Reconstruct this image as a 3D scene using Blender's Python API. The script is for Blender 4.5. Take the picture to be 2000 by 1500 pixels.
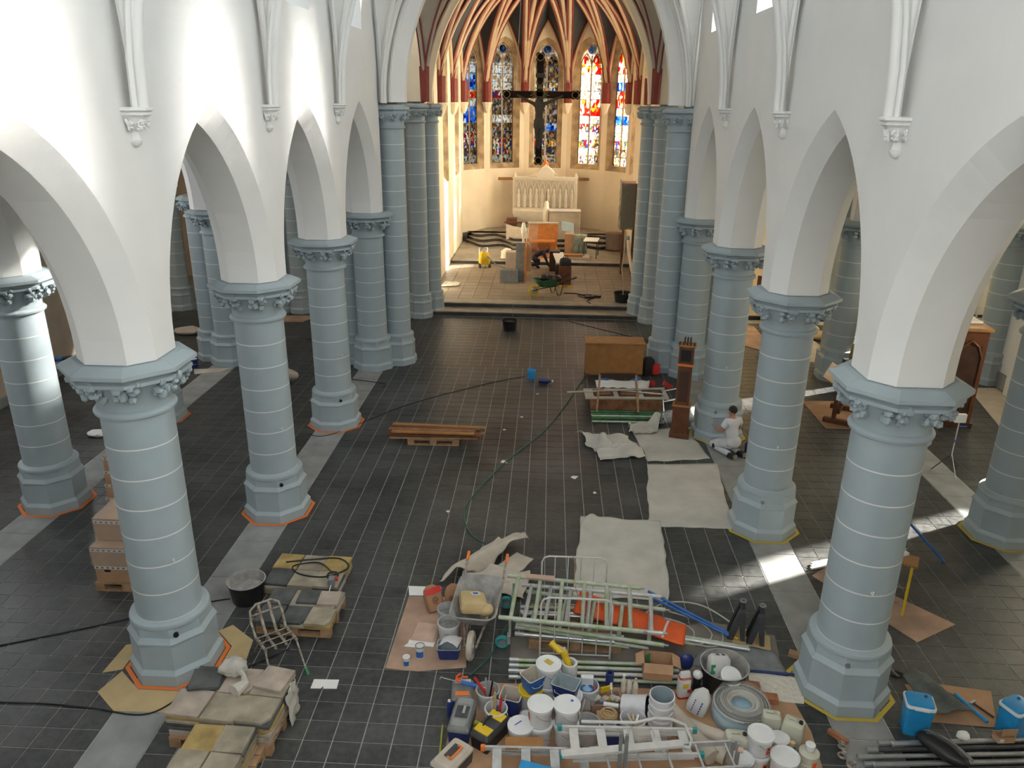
import bpy, bmesh, math, random
from mathutils import Vector, Matrix, noise
from bpy_extras.object_utils import world_to_camera_view
R = math.radians
PI = math.pi
random.seed(7)
for o in list(bpy.data.objects):
    bpy.data.objects.remove(o)
SC = bpy.context.scene
COL = SC.collection

# ------------------------------------------------------------------ camera
CAM_POS = Vector((0.435, 0.0, 6.984))
def set_camera():
    yaw, pit, rol = R(-2.582), R(20.27), R(0.70)
    right = Vector((math.cos(yaw), -math.sin(yaw), 0))
    fwd0 = Vector((math.sin(yaw), math.cos(yaw), 0))
    fwd = fwd0 * math.cos(pit) - Vector((0, 0, 1)) * math.sin(pit)
    up = fwd0 * math.sin(pit) + Vector((0, 0, 1)) * math.cos(pit)
    r2 = right * math.cos(rol) + up * math.sin(rol)
    u2 = up * math.cos(rol) - right * math.sin(rol)
    cd = bpy.data.cameras.new('camera'); cd.sensor_width = 36; cd.lens = 36 * 1506 / 2000
    cd.clip_end = 200
    c = bpy.data.objects.new('camera', cd); COL.objects.link(c)
    m = Matrix((r2, u2, -fwd)).transposed().to_4x4(); m.translation = CAM_POS
    c.matrix_world = m
    SC.camera = c
    SC.render.resolution_x, SC.render.resolution_y = 1024, 768
    bpy.context.view_layer.update()
    return c
CAM = set_camera()
SC.view_settings.view_transform = 'Standard'
SC.view_settings.look = 'None'
SC.view_settings.gamma = 1
SC.view_settings.use_curve_mapping = False
SC.view_settings.exposure = 0.0

# ------------------------------------------------------------------ sky, sun, daylight lamps in window openings and added lamps at solid walls
W = bpy.data.worlds.new('sky'); SC.world = W; W.use_nodes = True
W.node_tree.nodes['Background'].inputs[0].default_value = (0.80, 0.90, 1.0, 1)
W.node_tree.nodes['Background'].inputs[1].default_value = 1.0

SUN_AZ, SUN_EL = R(26.0), R(25.5)
sdir = Vector((math.cos(SUN_EL) * math.cos(SUN_AZ), math.cos(SUN_EL) * math.sin(SUN_AZ), math.sin(SUN_EL)))
sl = bpy.data.lights.new('sun', 'SUN'); sl.energy = 44.0; sl.angle = R(2.0); sl.color = (1.0, 0.95, 0.86)
so = bpy.data.objects.new('sun', sl); COL.objects.link(so)
so.rotation_euler = (-sdir).to_track_quat('-Z', 'Y').to_euler(); so.location = (30, 15, 25)

def daylight(loc, look, sx, sz, power, color=(0.92, 0.96, 1.0)):
    l = bpy.data.lights.new('daylight', 'AREA'); l.shape = 'RECTANGLE'; l.size = sx; l.size_y = sz
    l.energy = power; l.color = color
    o = bpy.data.objects.new('daylight', l); COL.objects.link(o)
    o.location = loc; o.rotation_euler = Vector(look).to_track_quat('-Z', 'Y').to_euler()
    return o
BAYC = [6.115, 10.085, 14.055, 18.025]
for yb in [2.145] + BAYC:
    daylight((-4.3, yb, 10.4), (1, 0, -0.25), 1.0, 3.4, 18)           # unseen north clerestory windows, assumed
    daylight((4.3, yb, 10.4), (-1, 0, -0.25), 1.0, 3.4, 100)           # south clerestory windows
    d_ = daylight((3.95, yb, 10.85), tuple(-sdir), 0.55, 1.9, 18, (1.0, 0.97, 0.92))   # added beam lamps standing in for sun through their frosted glass
    d_.data.spread = R(15)
daylight((0, -3.9, 8.6), (0, 1, -0.12), 4.2, 5.6, 570, (0.94, 0.97, 1.0))   # unseen lamp added behind the camera, standing in for a west window
for yb in (6.1, 10.1, 14.05, 18.0):
    daylight((-12.3, yb, 4.6), (1, 0, -0.25), 1.1, 3.0, 105, (0.92, 0.96, 1.0))   # lamps added at the solid north aisle wall for assumed window light
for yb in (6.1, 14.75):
    daylight((12.35, yb, 3.8), (-1, 0, -0.2), 0.8, 2.7, 150, (1.0, 0.86, 0.62))       # assumed south aisle window, plus an added nearer lamp that has no opening
daylight((16.4, 23.4, 6.0), (-1, 0, -0.2), 1.0, 2.6, 200, (1.0, 0.88, 0.68))       # south transept window, assumed from the sun streak on the floor
daylight((15.9, 28.2, 5.0), (-1, 0, -0.1), 1.6, 3.0, 260, (1.0, 0.85, 0.55))       # lamp added to brighten the right chapel, at a solid wall
daylight((-15.9, 23.0, 6.0), (1, 0, -0.2), 1.2, 3.0, 260, (1.0, 0.84, 0.66))        # lamp added to brighten the left transept, at a solid wall

# ------------------------------------------------------------------ materials
MATS = {}
def mat(name, col, rough=0.6, var=0.0, scale=6.0, bump=0.0, bscale=40.0, metal=0.0, col2=None, detail=4.0, spec=None, trans=0.0, alpha=1.0, coords='Object'):
    if name in MATS: return MATS[name]
    m = bpy.data.materials.new(name); m.use_nodes = True
    nt = m.node_tree; b = nt.nodes['Principled BSDF']
    b.inputs['Roughness'].default_value = rough; b.inputs['Metallic'].default_value = metal
    if spec is not None: b.inputs['Specular IOR Level'].default_value = spec
    if trans: b.inputs['Transmission Weight'].default_value = trans
    b.inputs['Alpha'].default_value = alpha
    c = (*col, 1)
    tc = nt.nodes.new('ShaderNodeTexCoord')
    src = tc.outputs[coords] if coords != 'Position' else nt.nodes.new('ShaderNodeNewGeometry').outputs['Position']
    if var > 0 or col2:
        n = nt.nodes.new('ShaderNodeTexNoise'); n.inputs['Scale'].default_value = scale; n.inputs['Detail'].default_value = detail
        nt.links.new(src, n.inputs['Vector'])
        rp = nt.nodes.new('ShaderNodeValToRGB')
        lo = tuple(max(0, x * (1 - var)) for x in col); hi = tuple(min(1, x * (1 + var)) for x in col)
        if col2: lo, hi = col, col2
        rp.color_ramp.elements[0].position = 0.32; rp.color_ramp.elements[1].position = 0.68
        rp.color_ramp.elements[0].color = (*lo, 1); rp.color_ramp.elements[1].color = (*hi, 1)
        nt.links.new(n.outputs['Fac'], rp.inputs['Fac']); nt.links.new(rp.outputs['Color'], b.inputs['Base Color'])
    else:
        b.inputs['Base Color'].default_value = c
    if bump > 0:
        n2 = nt.nodes.new('ShaderNodeTexNoise'); n2.inputs['Scale'].default_value = bscale; n2.inputs['Detail'].default_value = 5
        nt.links.new(src, n2.inputs['Vector'])
        bp = nt.nodes.new('ShaderNodeBump'); bp.inputs['Strength'].default_value = bump; bp.inputs['Distance'].default_value = 0.02
        nt.links.new(n2.outputs['Fac'], bp.inputs['Height']); nt.links.new(bp.outputs['Normal'], b.inputs['Normal'])
    MATS[name] = m
    return m

def film(name, col, amount, rough=0.25, bump=0.6, bscale=14):
    """thin crinkled plastic film: part clear, part glossy skin"""
    if name in MATS: return MATS[name]
    m = bpy.data.materials.new(name); m.use_nodes = True; nt = m.node_tree
    b = nt.nodes['Principled BSDF']; b.inputs['Base Color'].default_value = (*col, 1); b.inputs['Roughness'].default_value = rough
    tr = nt.nodes.new('ShaderNodeBsdfTransparent'); mx = nt.nodes.new('ShaderNodeMixShader'); mx.inputs[0].default_value = amount
    n = nt.nodes.new('ShaderNodeTexNoise'); n.inputs['Scale'].default_value = bscale
    tc = nt.nodes.new('ShaderNodeTexCoord'); nt.links.new(tc.outputs['Object'], n.inputs['Vector'])
    bp = nt.nodes.new('ShaderNodeBump'); bp.inputs['Strength'].default_value = bump; bp.inputs['Distance'].default_value = 0.05
    nt.links.new(n.outputs['Fac'], bp.inputs['Height']); nt.links.new(bp.outputs['Normal'], b.inputs['Normal'])
    nt.links.new(tr.outputs[0], mx.inputs[1]); nt.links.new(b.outputs[0], mx.inputs[2])
    nt.links.new(mx.outputs[0], nt.nodes['Material Output'].inputs['Surface'])
    MATS[name] = m
    return m

def glassmat(name, ramp, scale, tsl=0.35, sx=1.0):
    """stained glass: pieces of coloured glass, part clear and part milky"""
    if name in MATS: return MATS[name]
    m = bpy.data.materials.new(name); m.use_nodes = True; nt = m.node_tree
    nt.nodes.remove(nt.nodes['Principled BSDF'])
    g = nt.nodes.new('ShaderNodeNewGeometry')
    mp = nt.nodes.new('ShaderNodeMapping'); mp.inputs['Scale'].default_value = (sx, sx, 0.62)
    nt.links.new(g.outputs['Position'], mp.inputs['Vector'])
    v = nt.nodes.new('ShaderNodeTexVoronoi'); v.inputs['Scale'].default_value = scale
    nt.links.new(mp.outputs[0], v.inputs['Vector'])
    wn = nt.nodes.new('ShaderNodeTexWhiteNoise'); wn.noise_dimensions = '3D'
    nt.links.new(v.outputs['Position'], wn.inputs['Vector'])
    rp = nt.nodes.new('ShaderNodeValToRGB'); rp.color_ramp.interpolation = 'CONSTANT'
    e = rp.color_ramp.elements
    for i, c in enumerate(ramp):
        p = i / len(ramp)
        el = e[i] if i < 2 else e.new(p)
        el.position = p; el.color = (*c, 1)
    nt.links.new(wn.outputs['Value'], rp.inputs['Fac'])
    tr = nt.nodes.new('ShaderNodeBsdfTransparent'); tl = nt.nodes.new('ShaderNodeBsdfTranslucent')
    nt.links.new(rp.outputs['Color'], tr.inputs['Color']); nt.links.new(rp.outputs['Color'], tl.inputs['Color'])
    mx = nt.nodes.new('ShaderNodeMixShader'); mx.inputs[0].default_value = tsl
    nt.links.new(tr.outputs[0], mx.inputs[1]); nt.links.new(tl.outputs[0], mx.inputs[2])
    nt.links.new(mx.outputs[0], nt.nodes['Material Output'].inputs['Surface'])
    MATS[name] = m
    return m

def tilemat(name, lo, hi, sx, sy, rough):
    """stone tiles: each cell of the floor grid gets its own shade, with dust and cloudy wear"""
    if name in MATS: return MATS[name]
    m = bpy.data.materials.new(name); m.use_nodes = True; nt = m.node_tree; b = nt.nodes['Principled BSDF']
    g = nt.nodes.new('ShaderNodeNewGeometry')
    sn = nt.nodes.new('ShaderNodeVectorMath'); sn.operation = 'SNAP'; sn.inputs[1].default_value = (sx, sy, 10)
    nt.links.new(g.outputs['Position'], sn.inputs[0])
    wn = nt.nodes.new('ShaderNodeTexWhiteNoise'); nt.links.new(sn.outputs[0], wn.inputs['Vector'])
    n = nt.nodes.new('ShaderNodeTexNoise'); n.inputs['Scale'].default_value = 0.55; n.inputs['Detail'].default_value = 9; n.inputs['Roughness'].default_value = 0.68
    nt.links.new(g.outputs['Position'], n.inputs['Vector'])
    n3 = nt.nodes.new('ShaderNodeTexNoise'); n3.inputs['Scale'].default_value = 9; n3.inputs['Detail'].default_value = 6; n3.inputs['Roughness'].default_value = 0.7
    nt.links.new(g.outputs['Position'], n3.inputs['Vector'])
    mp = nt.nodes.new('ShaderNodeMath'); mp.operation = 'MULTIPLY'; mp.inputs[1].default_value = 0.10
    nt.links.new(wn.outputs['Value'], mp.inputs[0])
    ad = nt.nodes.new('ShaderNodeMath'); ad.operation = 'ADD'
    nt.links.new(mp.outputs[0], ad.inputs[0]); nt.links.new(n.outputs['Fac'], ad.inputs[1])
    m3 = nt.nodes.new('ShaderNodeMath'); m3.operation = 'MULTIPLY_ADD'; m3.inputs[1].default_value = 0.7; nt.links.new(n3.outputs['Fac'], m3.inputs[0]); nt.links.new(ad.outputs[0], m3.inputs[2])
    rp = nt.nodes.new('ShaderNodeValToRGB')
    rp.color_ramp.elements[0].position = 0.55
    rp.color_ramp.elements[1].position = 1.0
    ad2 = nt.nodes.new('ShaderNodeMath'); ad2.operation = 'MULTIPLY'; ad2.inputs[1].default_value = 0.83
    nt.links.new(m3.outputs[0], ad2.inputs[0])
    rp.color_ramp.elements[0].color = (*lo, 1); rp.color_ramp.elements[1].color = (*hi, 1)
    nt.links.new(ad2.outputs[0], rp.inputs['Fac']); nt.links.new(rp.outputs['Color'], b.inputs['Base Color'])
    rr = nt.nodes.new('ShaderNodeMapRange'); rr.inputs['To Min'].default_value = rough - 0.12; rr.inputs['To Max'].default_value = rough + 0.2
    nt.links.new(n3.outputs['Fac'], rr.inputs['Value']); nt.links.new(rr.outputs[0], b.inputs['Roughness'])
    bp = nt.nodes.new('ShaderNodeBump'); bp.inputs['Strength'].default_value = 0.12; bp.inputs['Distance'].default_value = 0.01
    nt.links.new(n3.outputs['Fac'], bp.inputs['Height']); nt.links.new(bp.outputs['Normal'], b.inputs['Normal'])
    MATS[name] = m
    return m

M = {}
M['white'] = mat('white wall paint', (0.80, 0.80, 0.78), 0.75, 0.02, 1.5, 0.05, 25)
M['cream'] = mat('cream chancel paint', (0.90, 0.80, 0.62), 0.75, 0.04, 1.2, 0.05, 20)
M['tanwall'] = mat('tan plaster', (0.50, 0.40, 0.30), 0.85, 0.15, 0.8, 0.1, 15)
M['column'] = mat('blue grey column paint', (0.355, 0.425, 0.455), 0.55, 0.05, 2.5, 0.05, 30)
M['joint'] = mat('white painted joint', (0.72, 0.73, 0.71), 0.6)
M['slate'] = tilemat('dark slate tiles', (0.010, 0.012, 0.0125), (0.104, 0.105, 0.100), 0.34, 0.305, 0.37)
M['grout'] = mat('pale grout', (0.36, 0.36, 0.335), 0.9, 0.2, 12)
M['strip'] = mat('pale stone strip', (0.265, 0.27, 0.262), 0.7, 0.2, 2.2, 0.1, 40)
M['chfloor'] = tilemat('chancel stone tiles', (0.16, 0.13, 0.10), (0.36, 0.30, 0.22), 0.5, 0.5, 0.45)
M['step'] = mat('dark blue stone steps', (0.05, 0.05, 0.05), 0.5, 0.3, 3)
M['steptop'] = mat('worn stone treads', (0.30, 0.27, 0.22), 0.55, 0.2, 3)
M['red'] = mat('red painted rib', (0.22, 0.035, 0.025), 0.6, 0.1, 4)
M['ribcream'] = mat('cream painted rib', (0.62, 0.47, 0.31), 0.65, 0.06, 4)
M['web'] = mat('dark slate blue vault paint', (0.055, 0.062, 0.068), 0.8, 0.1, 2)
M['webgrey'] = mat('grey vault paint', (0.42, 0.39, 0.34), 0.8, 0.05, 2)
M['stone'] = mat('brown sandstone', (0.44, 0.33, 0.20), 0.85, 0.35, 2.5, 0.3, 18)
M['lead'] = mat('lead bars', (0.06, 0.055, 0.05), 0.6, metal=0.3)
M['darkwood'] = mat('dark brown wood', (0.055, 0.025, 0.014), 0.45, 0.25, 5, 0.08, 60)
M['redwood'] = mat('reddish brown wood', (0.13, 0.045, 0.018), 0.42, 0.25, 6, 0.08, 60)
M['oak'] = mat('honey oak wood', (0.33, 0.155, 0.045), 0.5, 0.15, 5, 0.08, 50)
M['orangewood'] = mat('orange varnished wood', (0.52, 0.20, 0.05), 0.4, 0.18, 5, 0.06, 50)
M['plankwood'] = mat('brown planks', (0.26, 0.115, 0.05), 0.6, 0.35, 7, 0.15, 50)
M['palletwood'] = mat('pallet wood', (0.36, 0.22, 0.12), 0.8, 0.25, 8, 0.2, 50)
M['card'] = mat('brown cardboard', (0.44, 0.265, 0.15), 0.85, 0.1, 5, 0.06, 60)
M['paper'] = mat('tan masking paper', (0.52, 0.39, 0.20), 0.8, 0.08, 4, 0.15, 25)
M['boardpink'] = mat('pinkish hardboard', (0.40, 0.265, 0.19), 0.8, 0.22, 2.5, 0.05, 60)
M['cloth'] = mat('off white dust sheet', (0.50, 0.48, 0.43), 0.95, 0.10, 2.5, 0.35, 22)
M['canvas'] = mat('beige canvas', (0.50, 0.445, 0.37), 0.95, 0.12, 3, 0.35, 20)
M['bucketw'] = mat('white plastic', (0.64, 0.65, 0.67), 0.4, 0.06, 9)
M['bucketg'] = mat('grey white plastic', (0.46, 0.47, 0.47), 0.5, 0.12, 9)
M['lid'] = mat('white plastic lid', (0.72, 0.73, 0.73), 0.4, 0.03, 9)
M['navy'] = mat('navy blue plastic', (0.018, 0.035, 0.16), 0.4, 0.2, 14)
M['blue'] = mat('mid blue plastic', (0.025, 0.13, 0.42), 0.4, 0.15, 12)
M['skyblue'] = mat('bright blue plastic', (0.02, 0.27, 0.58), 0.35, 0.08, 6)
M['paleblue'] = mat('pale blue plastic', (0.33, 0.50, 0.62), 0.5, 0.05, 6)
M['black'] = mat('black plastic', (0.012, 0.012, 0.013), 0.45, 0.2, 8)
M['darkgrey'] = mat('dark grey plastic', (0.05, 0.052, 0.055), 0.5, 0.25, 8)
M['grey'] = mat('mid grey plastic', (0.20, 0.21, 0.21), 0.5, 0.15, 8)
M['cement'] = mat('dry cement', (0.33, 0.32, 0.30), 0.9, 0.25, 8, 0.5, 20)
M['steel'] = mat('galvanised steel', (0.52, 0.54, 0.55), 0.32, 0.12, 12, metal=0.75)
M['alu'] = mat('dull aluminium', (0.55, 0.56, 0.56), 0.4, 0.12, 10, metal=0.55)
M['mossalu'] = mat('aluminium with green stains', (0.50, 0.53, 0.50), 0.5, metal=0.25, scale=9, col2=(0.33, 0.42, 0.22))
M['greenpaint'] = mat('green painted metal', (0.035, 0.14, 0.05), 0.5, 0.4, 10)
M['whitemetal'] = mat('white painted metal', (0.56, 0.555, 0.53), 0.45, 0.08, 9)
M['orange'] = mat('orange tarpaulin', (0.72, 0.10, 0.012), 0.5, 0.12, 4, 0.35, 9)
M['orangetape'] = mat('orange tape', (0.80, 0.20, 0.035), 0.6)
M['yellowtape'] = mat('yellow tape', (0.55, 0.42, 0.06), 0.6)
M['yellow'] = mat('yellow plastic', (0.68, 0.46, 0.015), 0.45, 0.08, 8)
M['olive'] = mat('olive yellow foam', (0.36, 0.34, 0.06), 0.7)
M['redp'] = mat('red plastic', (0.55, 0.03, 0.025), 0.45)
M['hazard'] = mat('orange red hazard label', (0.70, 0.10, 0.025), 0.6)
M['greenp'] = mat('green plastic', (0.02, 0.26, 0.10), 0.5)
M['hose'] = mat('dark green hose', (0.03, 0.12, 0.08), 0.45)
M['teal'] = mat('teal plastic', (0.03, 0.28, 0.28), 0.5)
M['rust'] = mat('rusty painted steel', (0.20, 0.13, 0.09), 0.6, metal=0.3, scale=22, col2=(0.42, 0.40, 0.36))
M['slab'] = mat('old flagstone', (0.32, 0.28, 0.21), 0.9, 0.3, 3.5, 0.5, 16, coords='Position')
M['slabgrey'] = mat('grey flagstone', (0.085, 0.09, 0.088), 0.85, 0.35, 4, 0.4, 16, coords='Position')
M['slabpink'] = mat('pale pink flagstone', (0.40, 0.335, 0.275), 0.9, 0.2, 4, 0.4, 16, coords='Position')
M['slabyellow'] = mat('yellow brown flagstone', (0.38, 0.27, 0.10), 0.9, 0.3, 4, 0.5, 16, coords='Position')
M['skin'] = mat('skin', (0.45, 0.235, 0.16), 0.55, 0.05, 8)
M['hair'] = mat('short dark hair', (0.018, 0.012, 0.009), 0.7, 0.3, 60, 0.5, 120)
M['shirt'] = mat('white cotton', (0.66, 0.68, 0.72), 0.9, 0.04, 6, 0.3, 14)
M['trousers'] = mat('white work trousers', (0.60, 0.61, 0.63), 0.9, 0.08, 8, 0.3, 14)
M['navycloth'] = mat('dark navy cloth', (0.02, 0.022, 0.035), 0.9, 0.2, 8, 0.3, 14)
M['sole'] = mat('worn boot rubber', (0.24, 0.22, 0.13), 0.8, 0.2, 12)
M['cutbag'] = mat('brown paper sack', (0.36, 0.19, 0.10), 0.8, 0.08, 5, 0.2, 14)
M['bluetranslucent'] = mat('grey blue plastic inside', (0.30, 0.37, 0.40), 0.5, 0.1, 8)
M['jerry'] = mat('milky plastic', (0.52, 0.52, 0.42), 0.4, 0.06, 6)
M['foamboard'] = mat('white board', (0.78, 0.77, 0.74), 0.7, 0.03, 4)
M['brick'] = mat('orange brown brick', (0.38, 0.16, 0.075), 0.85, 0.2, 14, 0.3, 50)
M['denim'] = mat('grey green work jacket', (0.13, 0.14, 0.125), 0.9, 0.3, 5, 0.4, 16)
M['film'] = film('clear plastic film', (0.75, 0.74, 0.68), 0.20)
M['filmwhite'] = film('milky plastic film', (0.85, 0.80, 0.68), 0.8)
M['filmgreen'] = film('greenish plastic film', (0.30, 0.36, 0.30), 0.8)
M['filmdark'] = film('grey plastic wrap', (0.17, 0.18, 0.15), 0.72, 0.18, 0.9, 9)
M['whitepack'] = mat('white wrapped plastic', (0.86, 0.82, 0.72), 0.45, 0.05, 4, 0.4, 10)
M['bronze'] = mat('dark carved wood', (0.03, 0.016, 0.010), 0.75, 0.2, 8, spec=0.15)
M['corpus'] = mat('dull grey brown carving', (0.10, 0.08, 0.055), 0.75, 0.2, 6, spec=0.2)
M['gilt'] = mat('dull gilding', (0.40, 0.29, 0.09), 0.4, metal=0.5)
M['patch'] = mat('printed paper', (0.60, 0.60, 0.58), 0.7)
M['printblue'] = mat('blue print', (0.05, 0.10, 0.40), 0.7)
M['printdark'] = mat('dark print', (0.10, 0.045, 0.03), 0.7)
M['marble'] = mat('pale carved stone', (0.80, 0.74, 0.62), 0.6, 0.06, 3)
M['tread'] = mat('grey blue boards', (0.20, 0.27, 0.30), 0.6, 0.1, 4)
M['clearpane'] = film('clear window glass', (0.75, 0.85, 0.9), 0.12, 0.1, 0.05, 3)
M['amberpane'] = film('pale amber glass', (0.9, 0.75, 0.4), 0.12, 0.1, 0.05, 3)
M['frostpane'] = film('frosted window glass', (0.8, 0.88, 0.9), 0.58, 0.5, 0.05, 3)
M['boarddark'] = mat('dirty grey brown board', (0.20, 0.175, 0.155), 0.85, 0.2, 3)
M['pinkcloth'] = mat('pinkish paper', (0.52, 0.36, 0.28), 0.8, 0.12, 4, 0.3, 14)

# ------------------------------------------------------------------ mesh building
class MB:
    def __init__(s): s.v = []; s.f = []
    def add(s, vs, fs, m=None):
        k = len(s.v)
        if m is not None: vs = [m @ Vector(p) for p in vs]
        s.v += [tuple(p) for p in vs]; s.f += [tuple(i + k for i in f) for f in fs]
        return s
    def box(s, cx, cy, cz, sx, sy, sz, rz=0.0, m=None, taper=1.0):
        a, b, c = sx / 2, sy / 2, sz / 2
        vs = []
        for z in (-c, c):
            t = taper if z > 0 else 1.0
            vs += [(-a * t, -b * t, z), (a * t, -b * t, z), (a * t, b * t, z), (-a * t, b * t, z)]
        fs = [(3, 2, 1, 0), (4, 5, 6, 7), (0, 1, 5, 4), (1, 2, 6, 5), (2, 3, 7, 6), (3, 0, 4, 7)]
        T = Matrix.Translation((cx, cy, cz)) @ Matrix.Rotation(rz, 4, 'Z')
        if m is not None: T = m @ T
        return s.add(vs, fs, T)
    def beam(s, p, q, w, h=None, roll=0.0):
        p, q = Vector(p), Vector(q); h = h or w; d = q - p
        if d.length < 1e-6: return s
        T = Matrix.Translation((p + q) / 2) @ d.to_track_quat('Z', 'Y').to_matrix().to_4x4() @ Matrix.Rotation(roll, 4, 'Z')
        return s.box(0, 0, 0, w, h, d.length, m=T)
    def ring(s, rings, closed=True, cap0=True, cap1=True, m=None):
        n = len(rings[0]); vs = []; fs = []
        for r in rings: vs += list(r)
        for i in range(len(rings) - 1):
            for j in range(n if closed else n - 1):
                a, b = i * n + j, i * n + (j + 1) % n
                fs.append((a, b, b + n, a + n))
        if closed and cap0: fs.append(tuple(reversed(range(n))))
        if closed and cap1: fs.append(tuple(range((len(rings) - 1) * n, len(rings) * n)))
        return s.add(vs, fs, m)
    def lathe(s, prof, seg=24, ph=0.0, cx=0, cy=0, cap0=True, cap1=True, m=None, sx=1.0, sy=1.0):
        rings = [[(cx + r * sx * math.cos(ph + 2 * PI * j / seg), cy + r * sy * math.sin(ph + 2 * PI * j / seg), z) for j in range(seg)] for r, z in prof]
        return s.ring(rings, True, cap0, cap1, m)
    def octo(s, prof, cx=0, cy=0, **k):
        return s.lathe([(a / math.cos(PI / 8), z) for a, z in prof], 8, PI / 8, cx, cy, **k)
    def cyl(s, p, q, r, seg=10, r2=None, caps=True):
        p, q = Vector(p), Vector(q); d = q - p
        T = Matrix.Translation(p) @ d.to_track_quat('Z', 'Y').to_matrix().to_4x4()
        return s.lathe([(r, 0), (r if r2 is None else r2, d.length)], seg, 0, 0, 0, caps, caps, T)
    def tube(s, path, r, seg=8, closed=False):
        pts = [Vector(p) for p in path]; rings = []; n = len(pts)
        up = Vector((0, 0, 1)); last = None
        for i, p in enumerate(pts):
            t = (pts[(i + 1) % n] - pts[i - 1]) if closed else (pts[min(i + 1, n - 1)] - pts[max(i - 1, 0)])
            t.normalize()
            if last is None:
                a = t.cross(up)
                if a.length < 1e-3: a = t.cross(Vector((1, 0, 0)))
            else:
                a = last - t * last.dot(t)
            a.normalize(); last = a; b = t.cross(a)
            rr = r[i] if isinstance(r, (list, tuple)) else r
            rings.append([p + a * rr * math.cos(2 * PI * j / seg) + b * rr * math.sin(2 * PI * j / seg) for j in range(seg)])
        if closed:
            rings.append(rings[0]); return s.ring(rings, True, False, False)
        return s.ring(rings)
    def prism(s, poly, z0, z1, m=None):
        return s.ring([[(x, y, z0) for x, y in poly], [(x, y, z1) for x, y in poly]], m=m)
    def ico(s, c, r, sub=1, rot=None):
        bm = bmesh.new(); bmesh.ops.create_icosphere(bm, subdivisions=sub, radius=1)
        rr = r if isinstance(r, (list, tuple)) else (r, r, r)
        T = Matrix.Translation(c) @ (rot.to_matrix().to_4x4() if rot else Matrix.Identity(4)) @ Matrix.Diagonal((*rr, 1))
        vs = [v.co.copy() for v in bm.verts]; bm.verts.index_update(); fs = [tuple(v.index for v in f.verts) for f in bm.faces]; bm.free()
        return s.add(vs, fs, T)
    def torus(s, c, R0, r, seg=24, sg=8, m=None):
        path = [(c[0] + R0 * math.cos(2 * PI * i / seg), c[1] + R0 * math.sin(2 * PI * i / seg), c[2]) for i in range(seg)]
        if m is not None: path = [m @ Vector(p) for p in path]
        return s.tube(path, r, sg, True)
    def grid(s, fn, nu, nv):
        vs = [fn(i / nu, j / nv) for j in range(nv + 1) for i in range(nu + 1)]
        fs = [(j * (nu + 1) + i, j * (nu + 1) + i + 1, (j + 1) * (nu + 1) + i + 1, (j + 1) * (nu + 1) + i) for j in range(nv) for i in range(nu)]
        return s.add(vs, fs)
    def build(s, name, m, parent=None, smooth=False, loc=None, rz=0.0, bevel=0.0, solid=0.0, angle=35, rot=None):
        me = bpy.data.meshes.new(name); me.from_pydata(s.v, [], s.f); me.update()
        me.materials.append(M[m] if isinstance(m, str) else m)
        if smooth:
            me.shade_smooth()
            me.set_sharp_from_angle(angle=R(angle))
        o = bpy.data.objects.new(name, me); COL.objects.link(o)
        if parent is not None: o.parent = parent
        if loc is not None: o.location = loc
        if rz: o.rotation_euler[2] = rz
        if rot is not None: o.rotation_euler = rot
        if bevel:
            b = o.modifiers.new('bevel', 'BEVEL'); b.width = bevel; b.segments = 2; b.limit_method = 'ANGLE'; b.angle_limit = R(40)
        if solid:
            b = o.modifiers.new('thickness', 'SOLIDIFY'); b.thickness = solid; b.offset = 0
        return o

def tag(o, label, cat, group=None):
    o['label'] = label; o['category'] = cat
    if group: o['group'] = group
    return o
def thing(name, label, cat, loc=(0, 0, 0), rz=0.0, group=None, rot=None):
    o = bpy.data.objects.new(name, None); o.empty_display_size = 0.1; COL.objects.link(o)
    o.location = loc; o.rotation_euler = rot if rot is not None else (0, 0, rz)
    return tag(o, label, cat, group)
def struct(o, label=None):
    o['kind'] = 'structure'
    if label: o['label'] = label
    return o
def sempty(name, label=None, loc=(0, 0, 0)):
    o = bpy.data.objects.new(name, None); o.empty_display_size = 0.1; COL.objects.link(o); o.location = loc
    return struct(o, label)
def dup(root, loc=None, rz=None, label=None, group=None):
    def cp(o, par):
        c = o.copy(); COL.objects.link(c); c.parent = par
        for ch in o.children: cp(ch, c)
        return c
    r = cp(root, root.parent)
    if loc is not None: r.location = loc
    if rz is not None: r.rotation_euler = (0, 0, rz)
    if label: r['label'] = label
    if group: r['group'] = group
    return r
def nz(x, y=0.0, z=0.0): return noise.noise(Vector((x, y, z)))

# ================================================================== STRUCTURE
# ------------------------------------------------------------------ floor
tm = M['slate'].node_tree
def fix_tile_random(m):
    nt = m.node_tree
    wn = [n for n in nt.nodes if n.type == 'TEX_WHITE_NOISE'][0]
    at = nt.nodes.new('ShaderNodeAttribute'); at.attribute_name = 'shade'
    oi = nt.nodes.new('ShaderNodeObjectInfo')
    a = nt.nodes.new('ShaderNodeMath'); a.operation = 'ADD'
    nt.links.new(at.outputs['Fac'], a.inputs[0]); nt.links.new(oi.outputs['Random'], a.inputs[1])
    fr = nt.nodes.new('ShaderNodeMath'); fr.operation = 'FRACT'; nt.links.new(a.outputs[0], fr.inputs[0])
    for l in list(wn.outputs['Value'].links):
        t = l.to_socket; nt.links.remove(l); nt.links.new(fr.outputs[0], t)
    nt.nodes.remove(wn)
fix_tile_random(M['slate']); fix_tile_random(M['chfloor'])

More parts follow.
